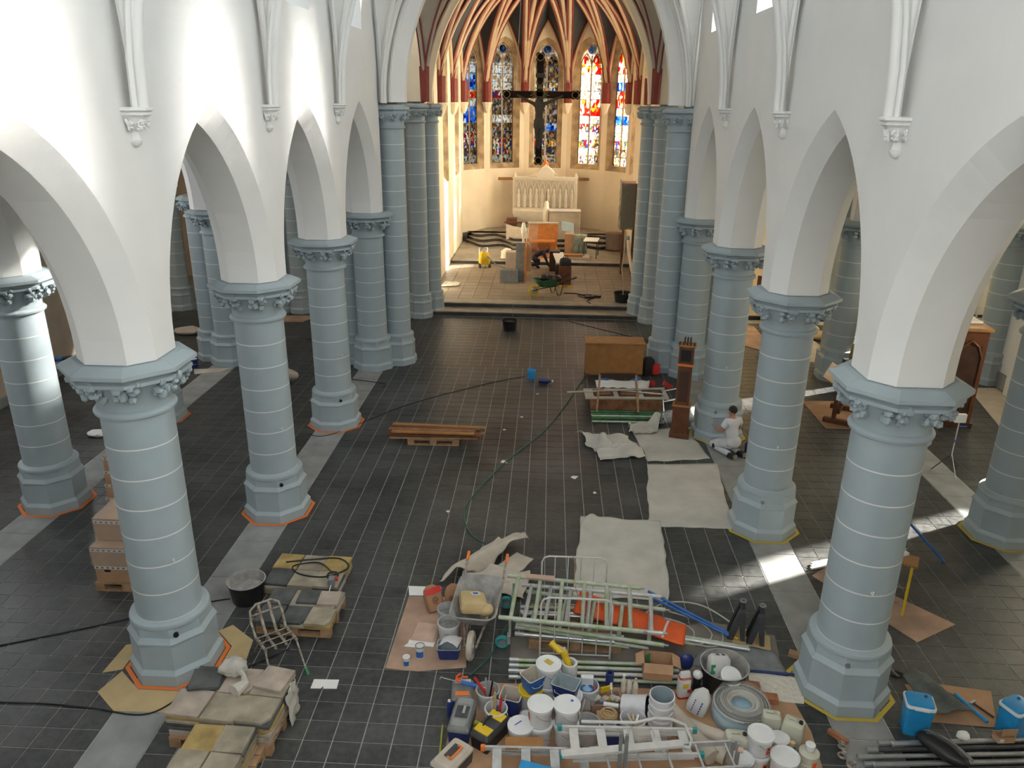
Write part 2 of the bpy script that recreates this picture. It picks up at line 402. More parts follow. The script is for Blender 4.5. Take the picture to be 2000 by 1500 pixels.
floor = struct(MB().box(0, 10.8, -0.106, 33.2, 30.4, 0.2).build('floor', 'grout'), 'dark slate tiled church floor with pale joints')
cells = []
def zone(x0, x1, n, y0, rows, dy):
    w = (x1 - x0) / n
    for i in range(n):
        for j in range(rows):
            cells.append((x0 + (i + .5) * w, y0 + (j + .5) * dy, w, dy))
zone(-3.975, 3.975, 23, 5.3, 49, .305)
for s in (-1, 1):
    a, b = sorted((s * 4.645, s * 8.06)); zone(a, b, 10, 5.3, 49, .305)
    a, b = sorted((s * 8.74, s * 12.4)); zone(a, b, 11, 5.3, 49, .305)
zone(-12.4, 12.4, 72, 5.3 + 49 * .305, 17, .305)
def seen(x, y, z=0.0, m=0.03):
    v = world_to_camera_view(SC, CAM, Vector((x, y, z)))
    return v.z > 0 and -m < v.x < 1 + m and -m < v.y < 1 + m
def tile_mesh(w, d, name='tile'):
    g = .009
    mb = MB().box(0, 0, -.009, w - g, d - g, .018, taper=.985)
    me = bpy.data.meshes.new(name); me.from_pydata(mb.v, [], mb.f); me.materials.append(M['slate']); return me
cells.sort(key=lambda c: (c[0] - CAM_POS.x) ** 2 * .4 + c[1] ** 2)
near = [c for c in cells if seen(c[0], c[1])][:300]
nearset = set((round(c[0], 3), round(c[1], 3)) for c in near)
tmesh = {}
for c in near:
    k = round(c[2], 3)
    if k not in tmesh: tmesh[k] = tile_mesh(c[2], c[3])
    o = bpy.data.objects.new('tile', tmesh[k]); COL.objects.link(o); o.parent = floor
    o.location = (c[0], c[1], 0.001 * nz(c[0] * 3, c[1] * 3)); o.rotation_euler = (0.003 * nz(c[0] * 5), 0.003 * nz(c[1] * 5), 0)
far = MB(); sh = []
for c in cells:
    if (round(c[0], 3), round(c[1], 3)) in nearset: continue
    n0 = len(far.f); far.box(c[0], c[1], -.009 + 0.001 * nz(c[0] * 3, c[1] * 3), c[2] - .009, c[3] - .009, .018, taper=.985)
    sh += [random.random()] * (len(far.f) - n0)
    v = random.random(); sh[-6:] = [v] * 6
fo = far.build('far_tiles', 'slate', floor); fo['kind'] = 'stuff'
at = fo.data.attributes.new('shade', 'FLOAT', 'FACE'); at.data.foreach_set('value', sh)
# pale stone strips under the arcades, slab by slab
for s in (-1, 1):
    for xc, wd in ((4.31, .66), (8.4, .66)):
        y = 5.3
        while y < 20.1:
            L = .9 + .5 * abs(nz(y * 3.1, xc * s))
            o = MB().box(0, 0, -.009, wd - .012, L - .012, .018, taper=.995).build('slab', 'strip', floor, loc=(s * xc, y + L / 2, 0.001 * nz(y)))
            y += L
# chancel floor and steps
def step(name, x0, x1, y0, y1, z0, z1, label):
    e = struct(MB().box((x0 + x1) / 2, (y0 + y1) / 2, (z0 + z1 - .035) / 2, x1 - x0, y1 - y0, z1 - .035 - z0).build(name, 'step'), label)
    MB().box((x0 + x1) / 2, (y0 + y1) / 2 - .02, z1 - .0175, x1 - x0, y1 - y0 + .04, .035).build('tread', 'steptop', e, bevel=.006)
    return e
step('trim_1', -4.25, 4.35, 25.5, 26.6, -.005, .16, 'lower chancel step with dark riser')
step('trim_2', -3.72, 3.95, 26.12, 26.7, -.005, .318, 'upper chancel step with dark riser')
flc = struct(MB().box(.13, 32.9, .10, 7.75, 13.4, .41).build('floor_chancel', 'grout'), 'worn pale stone floor of the chancel')
cm = None
for i in range(15):
    for j in range(12):
        if cm is None:
            mb = MB().box(0, 0, 0, .50, .505, .018, taper=.985); cm = bpy.data.meshes.new('tile'); cm.from_pydata(mb.v, [], mb.f); cm.materials.append(M['chfloor'])
        o = bpy.data.objects.new('tile', cm); COL.objects.link(o); o.parent = flc
        o.location = (-3.49 + i * .515, 26.92 + j * .515, .313)
plat = step('trim_3', -3.72, 3.98, 32.85, 40.0, .30, .47, 'sanctuary platform step')
for k in range(3):
    zt = .62 + .15 * k; pts = []
    n = 40
    for i in range(n + 1):
        x = -3.55 + 7.3 * i / n; ax = abs(x - .13)
        y = 35.1 + .45 * k
        if ax > 1.4: y += .5 + .42 * math.sin((ax - 1.4) * 3.4 - .6 * k) + (ax - 1.4) * .55
        pts.append((x, y))
    pts += [(3.75, 37.4), (2.95, 38.95), (1.15, 39.95), (-.9, 39.95), (-2.7, 38.95), (-3.5, 37.4)]
    e = struct(MB().prism(pts, .47 + .15 * k, zt - .03).build('trim_%d' % (4 + k), 'step'), ['lowest', 'middle', 'top'][k] + ' wavy altar step with grey tread')
    MB().prism([(x, y - .03) for x, y in pts], zt - .03, zt).build('tread', 'steptop', e)

# ------------------------------------------------------------------ walls with arches
COLY = [8.1 + 3.97 * k for k in range(4)]
def arch_strip(mb, x0, th, y0, y1, zs, a, Rr, ch, ztop, n=14):
    yc = (y0 + y1) / 2; c = Rr - a
    f1, f2 = math.acos(c / Rr), math.acos(c / (Rr + ch))
    for hs in (-1, 1):
        O = [(yc + hs * (-c + (Rr + ch) * math.cos(f2 * i / n)), zs + (Rr + ch) * math.sin(f2 * i / n)) for i in range(n + 1)]
        S = [(yc + hs * (-c + Rr * math.cos(f1 * i / n)), zs + Rr * math.sin(f1 * i / n)) for i in range(n + 1)]
        for i in range(n):
            A = [(x0 + th, *O[i]), (x0 + th, *O[i + 1]), (x0 + th - ch, *S[i + 1]), (x0 + th - ch, *S[i]),
                 (x0 - th + ch, *S[i]), (x0 - th + ch, *S[i + 1]), (x0 - th, *O[i + 1]), (x0 - th, *O[i])]
            mb.add(A, [(0, 1, 2, 3), (3, 2, 5, 4), (4, 5, 6, 7)])
            for s in (-1, 1):
                mb.add([(x0 + s * th, *O[i]), (x0 + s * th, *O[i + 1]), (x0 + s * th, O[i + 1][0], ztop), (x0 + s * th, O[i][0], ztop)], [(0, 1, 2, 3)])
        ye = y0 if hs < 0 else y1
        for s in (-1, 1):
            mb.add([(x0 + s * th, ye, zs), (x0 + s * th, *O[0]), (x0 + s * th, O[0][0], ztop), (x0 + s * th, ye, ztop)], [(0, 1, 2, 3)])
        # block down to the abacus
        z = zs - .06
        L = [(x0 + th, ye), (x0 + th, O[0][0]), (x0 + th - ch, S[0][0]), (x0 - th + ch, S[0][0]), (x0 - th, O[0][0]), (x0 - th, ye)]
        for i in range(5):
            mb.add([(*L[i], z), (*L[i + 1], z), (*L[i + 1], zs), (*L[i], zs)], [(0, 1, 2, 3)])
        mb.add([(x, y, z) for x, y in L], [tuple(range(6))])

def lancet(uc, hw, zs, zsp, zap, n=7):
    h = zap - zsp; Rr = (hw * hw + h * h) / (2 * hw); c = Rr - hw
    fm = math.acos(max(-1, min(1, c / Rr)))
    L = [(uc - hw, zs)] + [(uc + c - Rr * math.cos(fm * i / n), zsp + Rr * math.sin(fm * i / n)) for i in range(n + 1)]
    Rt = [(2 * uc - u, z) for u, z in reversed(L[:-1])]
    return L + Rt
def holed(mb, F, L, z0, z1, hole, n=7):
    """flat wall face with a lancet opening; F maps (u,z) to space"""
    uc, hw, zs, zsp, zap = hole
    out = lancet(*hole, n=n)
    q = lambda *p: mb.add([F(u, z) for u, z in p], [tuple(range(len(p)))])
    q((0, z0), (uc - hw, z0), (uc - hw, z1), (0, z1)); q((uc + hw, z0), (L, z0), (L, z1), (uc + hw, z1))
    q((uc - hw, z0), (uc + hw, z0), (uc + hw, zs), (uc - hw, zs))
    ar = out[1:-1]
    for i in range(len(ar) - 1):
        q(ar[i], ar[i + 1], (ar[i + 1][0], z1), (ar[i][0], z1))
    return out
def frame_of(P1, P2, inward):
    P1, P2, inw = Vector((*P1, 0)), Vector((*P2, 0)), Vector((*inward, 0)).normalized()
    d = (P2 - P1); L = d.length; d.normalize()
    def F(u, z, dep=0.0):
        p = P1 + d * u - inw * dep
        return (p.x, p.y, z)
    return F, L, d, inw

WN = [0]
def lights_behind(F, uc, z, inw, sx, sz, power, color):
    p = F(uc, z, .95)
    daylight(p, tuple(inw), sx, sz, power, color)

for s, nm in ((-1, 'left'), (1, 'right')):
    mb = MB()
    ys = [.16, 4.13] + COLY
    for k in range(5):
        arch_strip(mb, s * 4.3, .45, ys[k], ys[k + 1], 4.30, 1.535, 2.61, .215, 8.0)
    xi, xo = s * 3.85, s * 4.75
    for k in range(5):
        yc = (ys[k] + ys[k + 1]) / 2; hole = (1.985, .60, 8.40, 11.1, 12.15)
        for xp in (xi, xo):
            out = holed(mb, lambda u, z: (xp, ys[k] + u, z), 3.97, 8.0, 13.2, hole)
        for i in range(len(out)):
            a, b = out[i], out[(i + 1) % len(out)]
            mb.add([(xi, ys[k] + a[0], a[1]), (xi, ys[k] + b[0], b[1]), (xo, ys[k] + b[0], b[1]), (xo, ys[k] + a[0], a[1])], [(0, 1, 2, 3)])
    mb.box(s * 4.3, -1.95, 6.6, .9, 4.22, 13.2)
    w = struct(mb.build('wall_' + nm, 'white', smooth=True, angle=20), 'white nave wall with pointed arches on the ' + nm)
    for k in range(1, 5):                      # clerestory windows; those on the left are assumed
        WN[0] += 1
        yc = (ys[k] + ys[k + 1]) / 2
        win = sempty('window_%d' % WN[0], 'clerestory window on the %s' % nm, (s * 4.5, yc, 8.45))
        for i in range(4):
            for t in (-1, 1):
                MB().box(0, t * .26, .36 + i * .72, .012, .49, .69).build('pane', 'frostpane' if s > 0 else 'clearpane', win)
        for t in (-1, 1):
            MB().prism([(0.02, 0), (.5, 0), (.5, .0), (.42, .25), (.25, .45), (.02, .6)] if t > 0 else [(-.02, 0), (-.5, 0), (-.42, .25), (-.25, .45), (-.02, .6)], -.006, .006,
                       m=Matrix.Translation((0, 0, 2.9)) @ Matrix(((0, 0, 1, 0), (1, 0, 0, 0), (0, 1, 0, 0), (0, 0, 0, 1)))).build('pane', 'frostpane' if s > 0 else 'clearpane', win)
        MB().box(0, 0, 1.7, .05, .04, 3.4).build('mullion', 'lead', win)
    # outer arcade between the aisles
    mb = MB()
    for k in range(1, 5):
        arch_strip(mb, s * 8.4, .42, ys[k], ys[k + 1], 4.30, 1.535, 2.61, .205, 7.62)
    struct(mb.build('wall_%s_aisle' % nm, 'white', smooth=True, angle=20), 'white inner aisle wall with pointed arches on the ' + nm)
    # aisle ceilings
    struct(MB().box(s * 8.6, 10.2, 7.67, 8.0, 20.4, .12).build('ceiling_%s_aisle' % nm, 'white'), 'flat white aisle ceiling on the ' + nm)
# outer walls
lo = MB()
lo.box(-12.6, 10.1, 3.8, .4, 20.4, 7.7)
wl = struct(lo.build('wall_left_outer', 'tanwall'), 'tan plaster outer wall of the left aisle')
MB().box(-12.36, 10.1, .11, .06, 20.3, .22).build('plinth', 'strip', wl)
lo = MB()
F, L, d, inw = frame_of((12.4, 0), (12.4, 20.0), (-1, 0))
out = holed(lo, F, L, 0, 7.7, (14.75, .40, 2.25, 4.4, 5.25))
for i in range(len(out)):
    a, b = out[i], out[(i + 1) % len(out)]
    lo.add([F(*a), F(*b), F(b[0], b[1], .4), F(a[0], a[1], .4)], [(0, 1, 2, 3)])
holed(lo, lambda u, z: F(u, z, .4), L, 0, 7.7, (14.75, .40, 2.25, 4.4, 5.25))
wr = struct(lo.build('wall_right_outer', 'white'), 'white outer wall of the right aisle')
MB().box(12.37, 10, .2, .08, 20, .4).build('plinth', 'strip', wr)
# a shallow pilaster strip near the far column of the right wall
MB().box(12.3, 18.9, 3.8, .16, .5, 7.6).build('pilaster', 'white', wr)
# west end behind the camera
struct(MB().box(0, -4.2, 6.6, 9.6, .4, 13.2).build('wall_west', 'white'))
for s in (-1, 1): struct(MB().box(s * 8.6, .0, 3.8, 8.0, .3, 7.7).build('wall_west_aisle', 'white'))

# plain window frames added on solid walls to back the lamps standing there
def added_window_frame(loc, w, h, axis, label):
    WN[0] += 1
    e = sempty('window_%d' % WN[0], label, loc)
    B = (lambda u, z, su, sz, th: MB().box(0, u, z, th, su, sz)) if axis == 'x' else (lambda u, z, su, sz, th: MB().box(u, 0, z, su, th, sz))
    for s in (-1, 1):
        B(s * (w / 2 + .04), 0, .08, h + .16, .08).build('frame_post', 'stone', e); B(0, s * (h / 2 + .04), w + .16, .08, .08).build('frame_rail', 'stone', e)
    for i in range(2):
        for j in range(4): B((i - .5) * w / 2, (j - 1.5) * h / 4, w / 2 - .03, h / 4 - .03, .01).build('pane', 'clearpane', e)
added_window_frame((0, -3.97, 8.6), 4.2, 5.6, 'y', 'large window frame added on the solid west wall behind the gallery')
for yb in (6.1, 10.1, 14.05, 18.0): added_window_frame((-12.36, yb, 4.6), 1.1, 3.0, 'x', 'window frame added on the solid north aisle wall')
added_window_frame((-15.93, 23.0, 6.0), 1.2, 3.0, 'x', 'window frame added on the solid north transept wall')
added_window_frame((16.4, 28.2, 5.0), 1.6, 3.0, 'x', 'window frame added on the solid right chapel wall')

# transepts
for s, nm in ((-1, 'left'), (1, 'right')):
    mb = MB()
    mb.box(s * 14.6, 20.15, 3.8, 4.2, .3, 7.7)
    mb.box(s * 4.6, 23.2, 10.4, .3, 5.4, 5.7)            # crossing side wall above the transept roof
    struct(mb.build('wall_%s_transept' % nm, 'white'), 'white transept wall on the ' + nm)
    struct(MB().box(s * 10.6, 23.1, 7.78, 12.4, 6.2, .14).build('ceiling_%s_transept' % nm, 'white'), 'transept ceiling on the ' + nm)
    lo = MB()
    if s > 0:
        F, L, d, inw = frame_of((16.5, 20), (16.5, 30.2), (-1, 0)); hole = (3.4, .40, 4.5, 6.3, 7.1)
        out = holed(lo, F, L, 0, 8.2, hole)
    else:
        lo.box(-16.1, 25, 4.1, .3, 10.5, 8.2)
    struct(lo.build('wall_%s_transept_end' % nm, 'white' if s > 0 else 'tanwall'), 'end wall of the transept on the ' + nm)
    # side chapel behind the transept: back wall, side walls, floor and ceiling
    ch = 'white' if s > 0 else 'tanwall'
    mb = MB(); mb.box(s * 10.3, 30.2, 4, 12.6, .3, 8); mb.box(s * 4.15, 28.0, 4, .3, 4.4, 8)
    struct(mb.build('wall_%s_chapel' % nm, 'cream' if s > 0 else 'tanwall'), 'back wall of the side chapel on the ' + nm)
    struct(MB().box(s * 10.3, 28.2, 7.95, 12.6, 4.4, .2).build('ceiling_%s_chapel' % nm, 'white'))
    step('trim_%d' % (8 + (s > 0)), min(s * 4.4, s * 16), max(s * 4.4, s * 16), 25.9, 30.2, -.005, .16, 'side chapel step on the ' + nm)

# ------------------------------------------------------------------ crossing and chancel arches
def cross_arch(name, y0, y1, a, Rr, zs, xo, ztop, m, label, rolls=True):
    mb = MB(); c = Rr - a; fm = math.acos(c / Rr); n = 22
    P = [(-(-c + Rr * math.cos(fm * i / n)), zs + Rr * math.sin(fm * i / n)) for i in range(n + 1)]
    P = P + [(-x, z) for x, z in reversed(P[:-1])]
    cx = .03
    for i in range(len(P) - 1):
        (xa, za), (xb, zb) = P[i], P[i + 1]
        xa += cx; xb += cx
        mb.add([(xa, y0 + .25, za), (xb, y0 + .25, zb), (xb, y1 - .25, zb), (xa, y1 - .25, za)], [(0, 1, 2, 3)])
        for y, t in ((y0, 1), (y1, -1)):
            # stepped and chamfered order, then the wall above
            ka, kb = 1 + .30 / Rr, 1 + .30 / Rr
            oa = (-c * (1 if xa < cx else -1), zs); ctr = lambda x: cx + (c if x < cx else -c)
            ea = (ctr(xa) + (xa - ctr(xa)) * ka, zs + (za - zs) * ka); eb = (ctr(xb) + (xb - ctr(xb)) * kb, zs + (zb - zs) * kb)
            if i == len(P) // 2 - 1: eb = (cx, eb[1] + .1)
            if i == len(P) // 2: ea = (cx, ea[1] + .1)
            if i == 0: ea = (xa - .30, za)
            if i == len(P) - 2: eb = (xb + .30, zb)
            mb.add([(xa, y + t * .25, za), (xb, y + t * .25, zb), (eb[0], y, eb[1]), (ea[0], y, ea[1])], [(0, 1, 2, 3)])
            mb.add([(ea[0], y, ea[1]), (eb[0], y, eb[1]), (eb[0], y, ztop), (ea[0], y, ztop)], [(0, 1, 2, 3)])
    for s in (-1, 1):
        x1 = cx + s * (a + .30); x2 = s * xo
        for y in (y0, y1): mb.add([(x1, y, zs), (x2, y, zs), (x2, y, ztop), (x1, y, ztop)], [(0, 1, 2, 3)])
        mb.add([(cx + s * a, y0 + .25, zs), (x1, y0, zs), (x2, y0, zs), (x2, y1, zs), (x1, y1, zs), (cx + s * a, y1 - .25, zs)], [(0, 1, 2, 3, 4, 5)])
    o = struct(mb.build(name, m, smooth=True, angle=20), label)
    if rolls:
        for s in (-1, 1):
            for off in (.32, .46):
                path = []
                for i in range(n + 1):
                    t = fm * i / n; rr = Rr + off
                    path.append((cx + s * (-c + rr * math.cos(t)), y0 - .02, zs + rr * math.sin(t)))
                MB().tube(path, .055, 8).build('roll_moulding', m, o, smooth=True, angle=60)
    return o
cross_arch('wall_crossing_arch', 20.25, 21.05, 3.3, 5.4, 6.88, 4.75, 13.2, 'white', 'wide white pointed arch between nave and crossing')
cross_arch('wall_chancel_arch', 25.45, 26.2, 3.38, 5.2, 6.88, 4.5, 13.2, 'cream', 'pointed arch in front of the chancel', False)

# ------------------------------------------------------------------ vaults
def rib_curve(P, Q, n=16):
    P, Q = Vector(P), Vector(Q); hd = Vector((Q.x - P.x, Q.y - P.y, 0)); a = hd.length; h = Q.z - P.z
    hd.normalize(); pts = []
    Rr = (a * a + h * h) / (2 * a)
    if h >= a:
        fm = math.acos((Rr - a) / Rr)
    else:
        fm = PI - math.acos((a - Rr) / Rr) if False else math.asin(min(1, h / Rr))
        if Rr < a: fm = PI - fm
    for i in range(n + 1):
        t = fm * i / n
        pts.append(P + hd * (Rr - Rr * math.cos(t)) + Vector((0, 0, Rr * math.sin(t))))
    pts[-1] = Q
    return pts
def web_cell(mb, A, B):
    n = len(A)
    for i in range(n - 1):
        for w in range(4):
            f, g = w / 4, (w + 1) / 4
            mb.add([A[i].lerp(B[i], f), A[i].lerp(B[i], g), A[i + 1].lerp(B[i + 1], g), A[i + 1].lerp(B[i + 1], f)], [(0, 1, 2, 3)])
def ribs_painted(par, pts, zred, r=.12, label=None):
    lowp = [p for p in pts if p.z < zred + .05]
    up = pts[max(0, len(lowp) - 2):]
    hd = Vector((pts[-1].x - pts[0].x, pts[-1].y - pts[0].y, 0)).normalized(); side = Vector((-hd.y, hd.x, 0))
    o = MB().tube([p - Vector((0, 0, .0)) for p in up], r, 8).build('rib', 'ribcream', par, smooth=True, angle=60)
    for s in (-1, 1):
        MB().tube([p + side * s * (r + .035) + hd * .02 for p in up], .042, 6).build('red_stripe', 'red', o, smooth=True, angle=60)
    return o
def springer(par, P, zred, r=.17):
    MB().octo([(r * .95, P[2]), (r, P[2] + .05), (r * 1.1, zred)], P[0], P[1]).build('red_springer', 'red', par)
    MB().octo([(.05, P[2] - .5), (.12, P[2] - .38), (.2, P[2] - .12), (.23, P[2] - .06), (.23, P[2])], P[0], P[1]).build('corbel', 'cream', par)

# nave vault: white quadripartite bays
vn = sempty('ceiling_nave', 'white ribbed nave vault')
mbw = MB(); XS, ZS, ZA = 3.80, 6.86, 12.2
ys = [.16, 4.13] + COLY
for k in range(5):
    y0, y1 = ys[k], ys[k + 1]; yc = (y0 + y1) / 2; boss = (0, yc, ZA + .3)
    for s in (-1, 1):
        for yv in (y0, y1):
            dg = rib_curve((s * XS, yv, ZS), boss); fm_ = rib_curve((s * XS, yv, ZS), (s * XS, yc, 12.3)); tv = rib_curve((s * XS, yv, ZS), (0, yv, ZA))
            web_cell(mbw, fm_, dg); web_cell(mbw, dg, tv)
            if k >= 1:
                off = Vector((-s * .06, 0, 0))
                for cv, rr in ((dg, .062), (fm_, .038)):
                    MB().tube([p + off for p in cv], rr, 8).build('rib', 'white', vn, smooth=True, angle=60)
                if yv == y1 or k == 1:
                    MB().tube([p + off * 1.5 for p in tv], .07, 8).build('transverse_rib', 'white', vn, smooth=True, angle=60)
                    for t in (-1, 1):
                        MB().tube([p + off + Vector((0, t * .10, 0)) for p in tv], .034, 6).build('rib_roll', 'white', vn, smooth=True, angle=60)
mbw.box(0, -2.0, 13.1, 9.4, 4.6, .1)
mbw.build('vault_web', 'white', vn, smooth=True, angle=30)

# crossing vault: grey webs with red lined ribs
vc = sempty('ceiling_crossing', 'grey painted crossing vault with red ribs')
mbw = MB(); y0, y1 = 21.0, 25.5; yc = (y0 + y1) / 2
for s in (-1, 1):
    for yv in (y0, y1):
        P = (s * 3.55 + .03, yv + (.12 if yv == y0 else -.12), 6.88)
        dg = rib_curve(P, (0.03, yc, 12.3)); fm_ = rib_curve(P, (s * 3.75, yc, 10.6)); tv = rib_curve(P, (0.03, P[1], 12.0))
        web_cell(mbw, fm_, dg); web_cell(mbw, dg, tv)
        for cv in (dg, fm_, tv):
            MB().tube(cv, .055, 8).build('rib', 'webgrey', vc, smooth=True, angle=60)
            hd = Vector((cv[-1].x - cv[0].x, cv[-1].y - cv[0].y, 0)).normalized(); sd = Vector((-hd.y, hd.x, 0))
            for t in (-1, 1):
                MB().tube([p + sd * t * .07 for p in cv], .028, 6).build('red_stripe', 'red', vc, smooth=True, angle=60)
        MB().octo([(.13, 6.88), (.15, 7.9)], P[0], P[1]).build('red_springer', 'red', vc)
mbw.build('vault_web', 'webgrey', vc, smooth=True, angle=30)

# chancel vault and apse walls
CX = .13; HW = 3.9
AV = [(CX - HW, 37.8), (CX - 2.88, 39.0), (CX - 1.06, 40.0), (CX + 1.06, 40.0), (CX + 2.88, 39.0), (CX + HW, 37.8)]
vch = sempty('ceiling_chancel', 'dark blue chancel vault with cream and red ribs')
ZR = 6.84; mbw = MB(); boss = (CX, 35.4, 12.5)
rc = [rib_curve((*p, ZR), boss) for p in AV]
for i in range(5):
    p, q = AV[i], AV[i + 1]; Mx = ((p[0] + q[0]) / 2, (p[1] + q[1]) / 2, 10.55)
    fa, fb = rib_curve((*p, ZR), Mx), rib_curve((*q, ZR), Mx)
    web_cell(mbw, fa, rc[i]); web_cell(mbw, fb, rc[i + 1])
    cn = Vector((CX - Mx[0], 36.0 - Mx[1], 0)).normalized() * .06
    rp_ = Vector(Mx).lerp(Vector(boss), .52)
    for f in (p, q):
        ribs_painted(vch, rib_curve((*f, ZR), rp_ - Vector((0, 0, .1))), 7.6, .085)
    for f in (fa, fb):
        MB().tube([v + cn for v in f], .085, 8).build('wall_rib', 'ribcream', vch, smooth=True, angle=60)
        MB().tube([v + cn * 2.6 for v in f], .035, 6).build('red_stripe', 'red', vch, smooth=True, angle=60)
SY = [26.25, 30.1, 33.95, 37.8]
for c in rc: ribs_painted(vch, c, 7.7)
for i in range(3):
    y0, y1 = SY[i], SY[i + 1]; yc = (y0 + y1) / 2
    for s in (-1, 1):
        for yv in (y0, y1):
            P = (CX + s * HW, yv, ZR)
            dg = rib_curve(P, (CX, yc, 12.7)); fm_ = rib_curve(P, (CX + s * HW, yc, 10.55)); tv = rib_curve(P, (CX, yv, 12.3))
            web_cell(mbw, fm_, dg); web_cell(mbw, dg, tv)
            ribs_painted(vch, dg, 7.7, .10)
            MB().tube([v + Vector((-s * .06, 0, 0)) for v in fm_], .075, 8).build('wall_rib', 'ribcream', vch, smooth=True, angle=60)
            if yv == y1 and i < 2: ribs_painted(vch, tv, 7.7, .11)
for p in AV: springer(vch, (p[0] + (CX - p[0]) * .03, p[1] - .08, ZR), 7.75)
for yv in SY[1:3]:
    for s in (-1, 1): springer(vch, (CX + s * (HW - .1), yv, ZR), 7.75)
mbw.build('vault_web', 'web', vch, smooth=True, angle=30)
MB().ico((CX, 35.4, 12.4), (.16, .16, .1), 2).build('boss', 'gilt', vch, smooth=True)

G_WHITE = [(.75, .78, .72), (.8, .8, .8), (.55, .42, .18), (.7, .72, .7), (.35, .3, .28), (.6, .62, .66)]
G_BLUE = [(.05, .18, .55), (.10, .30, .70), (.6, .66, .7), (.03, .09, .35), (.3, .45, .6), (.15, .3, .6)]
G_FIG = [(.55, .06, .04), (.7, .68, .6), (.10, .16, .35), (.6, .40, .08), (.20, .26, .12), (.25, .08, .18), (.65, .66, .62)]
G_RED = [(.65, .05, .04), (.8, .75, .68), (.55, .09, .06), (.75, .7, .6), (.6, .35, .08)]
G_BROWN = [(.28, .18, .10), (.45, .34, .2), (.16, .10, .12), (.5, .47, .42), (.3, .24, .12), (.12, .16, .2)]
G_BASE = [(.6, .6, .55), (.18, .13, .16), (.5, .42, .2), (.55, .53, .5)]
GM = {k: glassmat('stained glass ' + k, v, sc) for k, v, sc in (('white canopy', G_WHITE, 17), ('blue', G_BLUE, 9), ('figures', G_FIG, 12), ('red', G_RED, 9), ('brown', G_BROWN, 13), ('base', G_BASE, 17))}
ROWS = {
    0: ['base', 'brown', 'figures', 'figures', 'brown', 'blue', 'blue', 'white canopy', 'red', 'blue', 'blue', 'white canopy'],
    1: ['base', 'figures', 'figures', 'brown', 'brown', 'white canopy', 'brown', 'brown', 'figures', 'white canopy', 'white canopy', 'white canopy'],
    2: ['base', 'brown', 'figures', 'brown', 'blue', 'brown', 'brown', 'brown', 'brown', 'figures', 'brown', 'brown'],
    3: ['base', 'white canopy', 'figures', 'white canopy', 'figures', 'white canopy', 'red', 'red', 'white canopy', 'white canopy', 'white canopy', 'red'],
    4: ['base', 'brown', 'figures', 'white canopy', 'white canopy', 'blue', 'white canopy', 'red', 'red', 'blue', 'white canopy', 'red'],
}
def apse_window(P1, P2, inward, rows, power, color, label, glass=True, clear=False, f=1.0):
    WN[0] += 1
    F, L, d, inw = frame_of(P1, P2, inward); uc = L / 2
    out = (uc, .80 * f, 3.78, 8.7, 9.75); gl = (uc, .57 * f, 4.02, 8.6, 9.52)
    mb = MB(); holed(mb, F, L, 0.2, 13.0, out); holed(mb, lambda u, z: F(u, z, .75), L, .2, 13.0, gl)
    wall = struct(mb.build('wall_apse_%d' % WN[0], 'cream'), 'cream chancel wall with tall window')
    win = sempty('window_%d' % WN[0], label)
    a, b = lancet(*out), lancet(*gl)
    mb = MB()
    for i in range(len(a)):
        j = (i + 1) % len(a)
        mb.add([F(*a[i]), F(*a[j]), F(b[j][0], b[j][1], .20), F(b[i][0], b[i][1], .20)], [(0, 1, 2, 3)])
        mb.add([F(b[i][0], b[i][1], .20), F(b[j][0], b[j][1], .20), F(b[j][0], b[j][1], .75), F(b[i][0], b[i][1], .75)], [(0, 1, 2, 3)])
    mb.build('stone_surround', 'stone', win)
    D = .23
    # mullion and tracery
    mu = MB(); mu.beam(F(uc, 4.02, D), F(uc, 8.95, D), .06, .06)
    mu.build('mullion', 'stone', win)
    for t in (-1, 1):
        lp = lancet(uc + t * .285 * f, .27 * f, 8.45, 8.5, 9.05, 6)
        MB().tube([F(u, z, D) for u, z in lp], .028, 6).build('tracery_arch', 'stone', win, smooth=True)
    ringp = [F(uc + .20 * math.cos(2 * PI * i / 16), 9.24 + .20 * math.sin(2 * PI * i / 16), D) for i in range(16)]
    MB().tube(ringp, .03, 6, True).build('tracery_ring', 'stone', win, smooth=True)
    if not glass:
        MB().add([F(u, z, D + .03) for u, z in b], [tuple(range(len(b)))]).build('blind_panel', 'stone', win)
        return
    n = 12; z0, z1 = 4.04, 8.5; dz = (z1 - z0) / n
    def pane(poly, gm, dep=D + .02):
        k = MB(); k.ring([[F(u, z, dep - .006) for u, z in poly], [F(u, z, dep + .006) for u, z in poly]])
        return k.build('pane', M['amberpane'] if clear else GM[gm], win)
    for t in (-1, 1):
        c = uc + t * .285 * f
        for i in range(n):
            za = z0 + i * dz
            pane([(c - .25 * f, za + .012), (c + .25 * f, za + .012), (c + .25 * f, za + dz - .012), (c - .25 * f, za + dz - .012)], rows[i % len(rows)])
        hp = lancet(c, .25 * f, 8.51, 8.52, 9.03, 5); pane(hp, rows[-1])
    pane([(uc + .19 * math.cos(2 * PI * i / 14), 9.24 + .19 * math.sin(2 * PI * i / 14)) for i in range(14)], 'blue')
    bar = MB()
    for i in range(n + 1): bar.beam(F(uc - .56 * f, z0 + i * dz, D + .005), F(uc + .56 * f, z0 + i * dz, D + .005), .022, .022)
    for t in (-1, 1): bar.beam(F(uc + t * .55 * f, 4.02, D + .005), F(uc + t * .55 * f, 8.55, D + .005), .03, .03)
    bar.build('lead_bars', 'lead', win)
    hd = [p for p in b if p[1] >= 8.5]
    MB().add([F(u, z, D + .05) for u, z in hd], [tuple(range(len(hd)))]).build('spandrel_glass', M['amberpane'] if clear else GM['brown'], win)
    lights_behind(F, uc, 6.8, inw, 1.1, 5.6, power, color)
ctr = Vector((CX, 37.2))
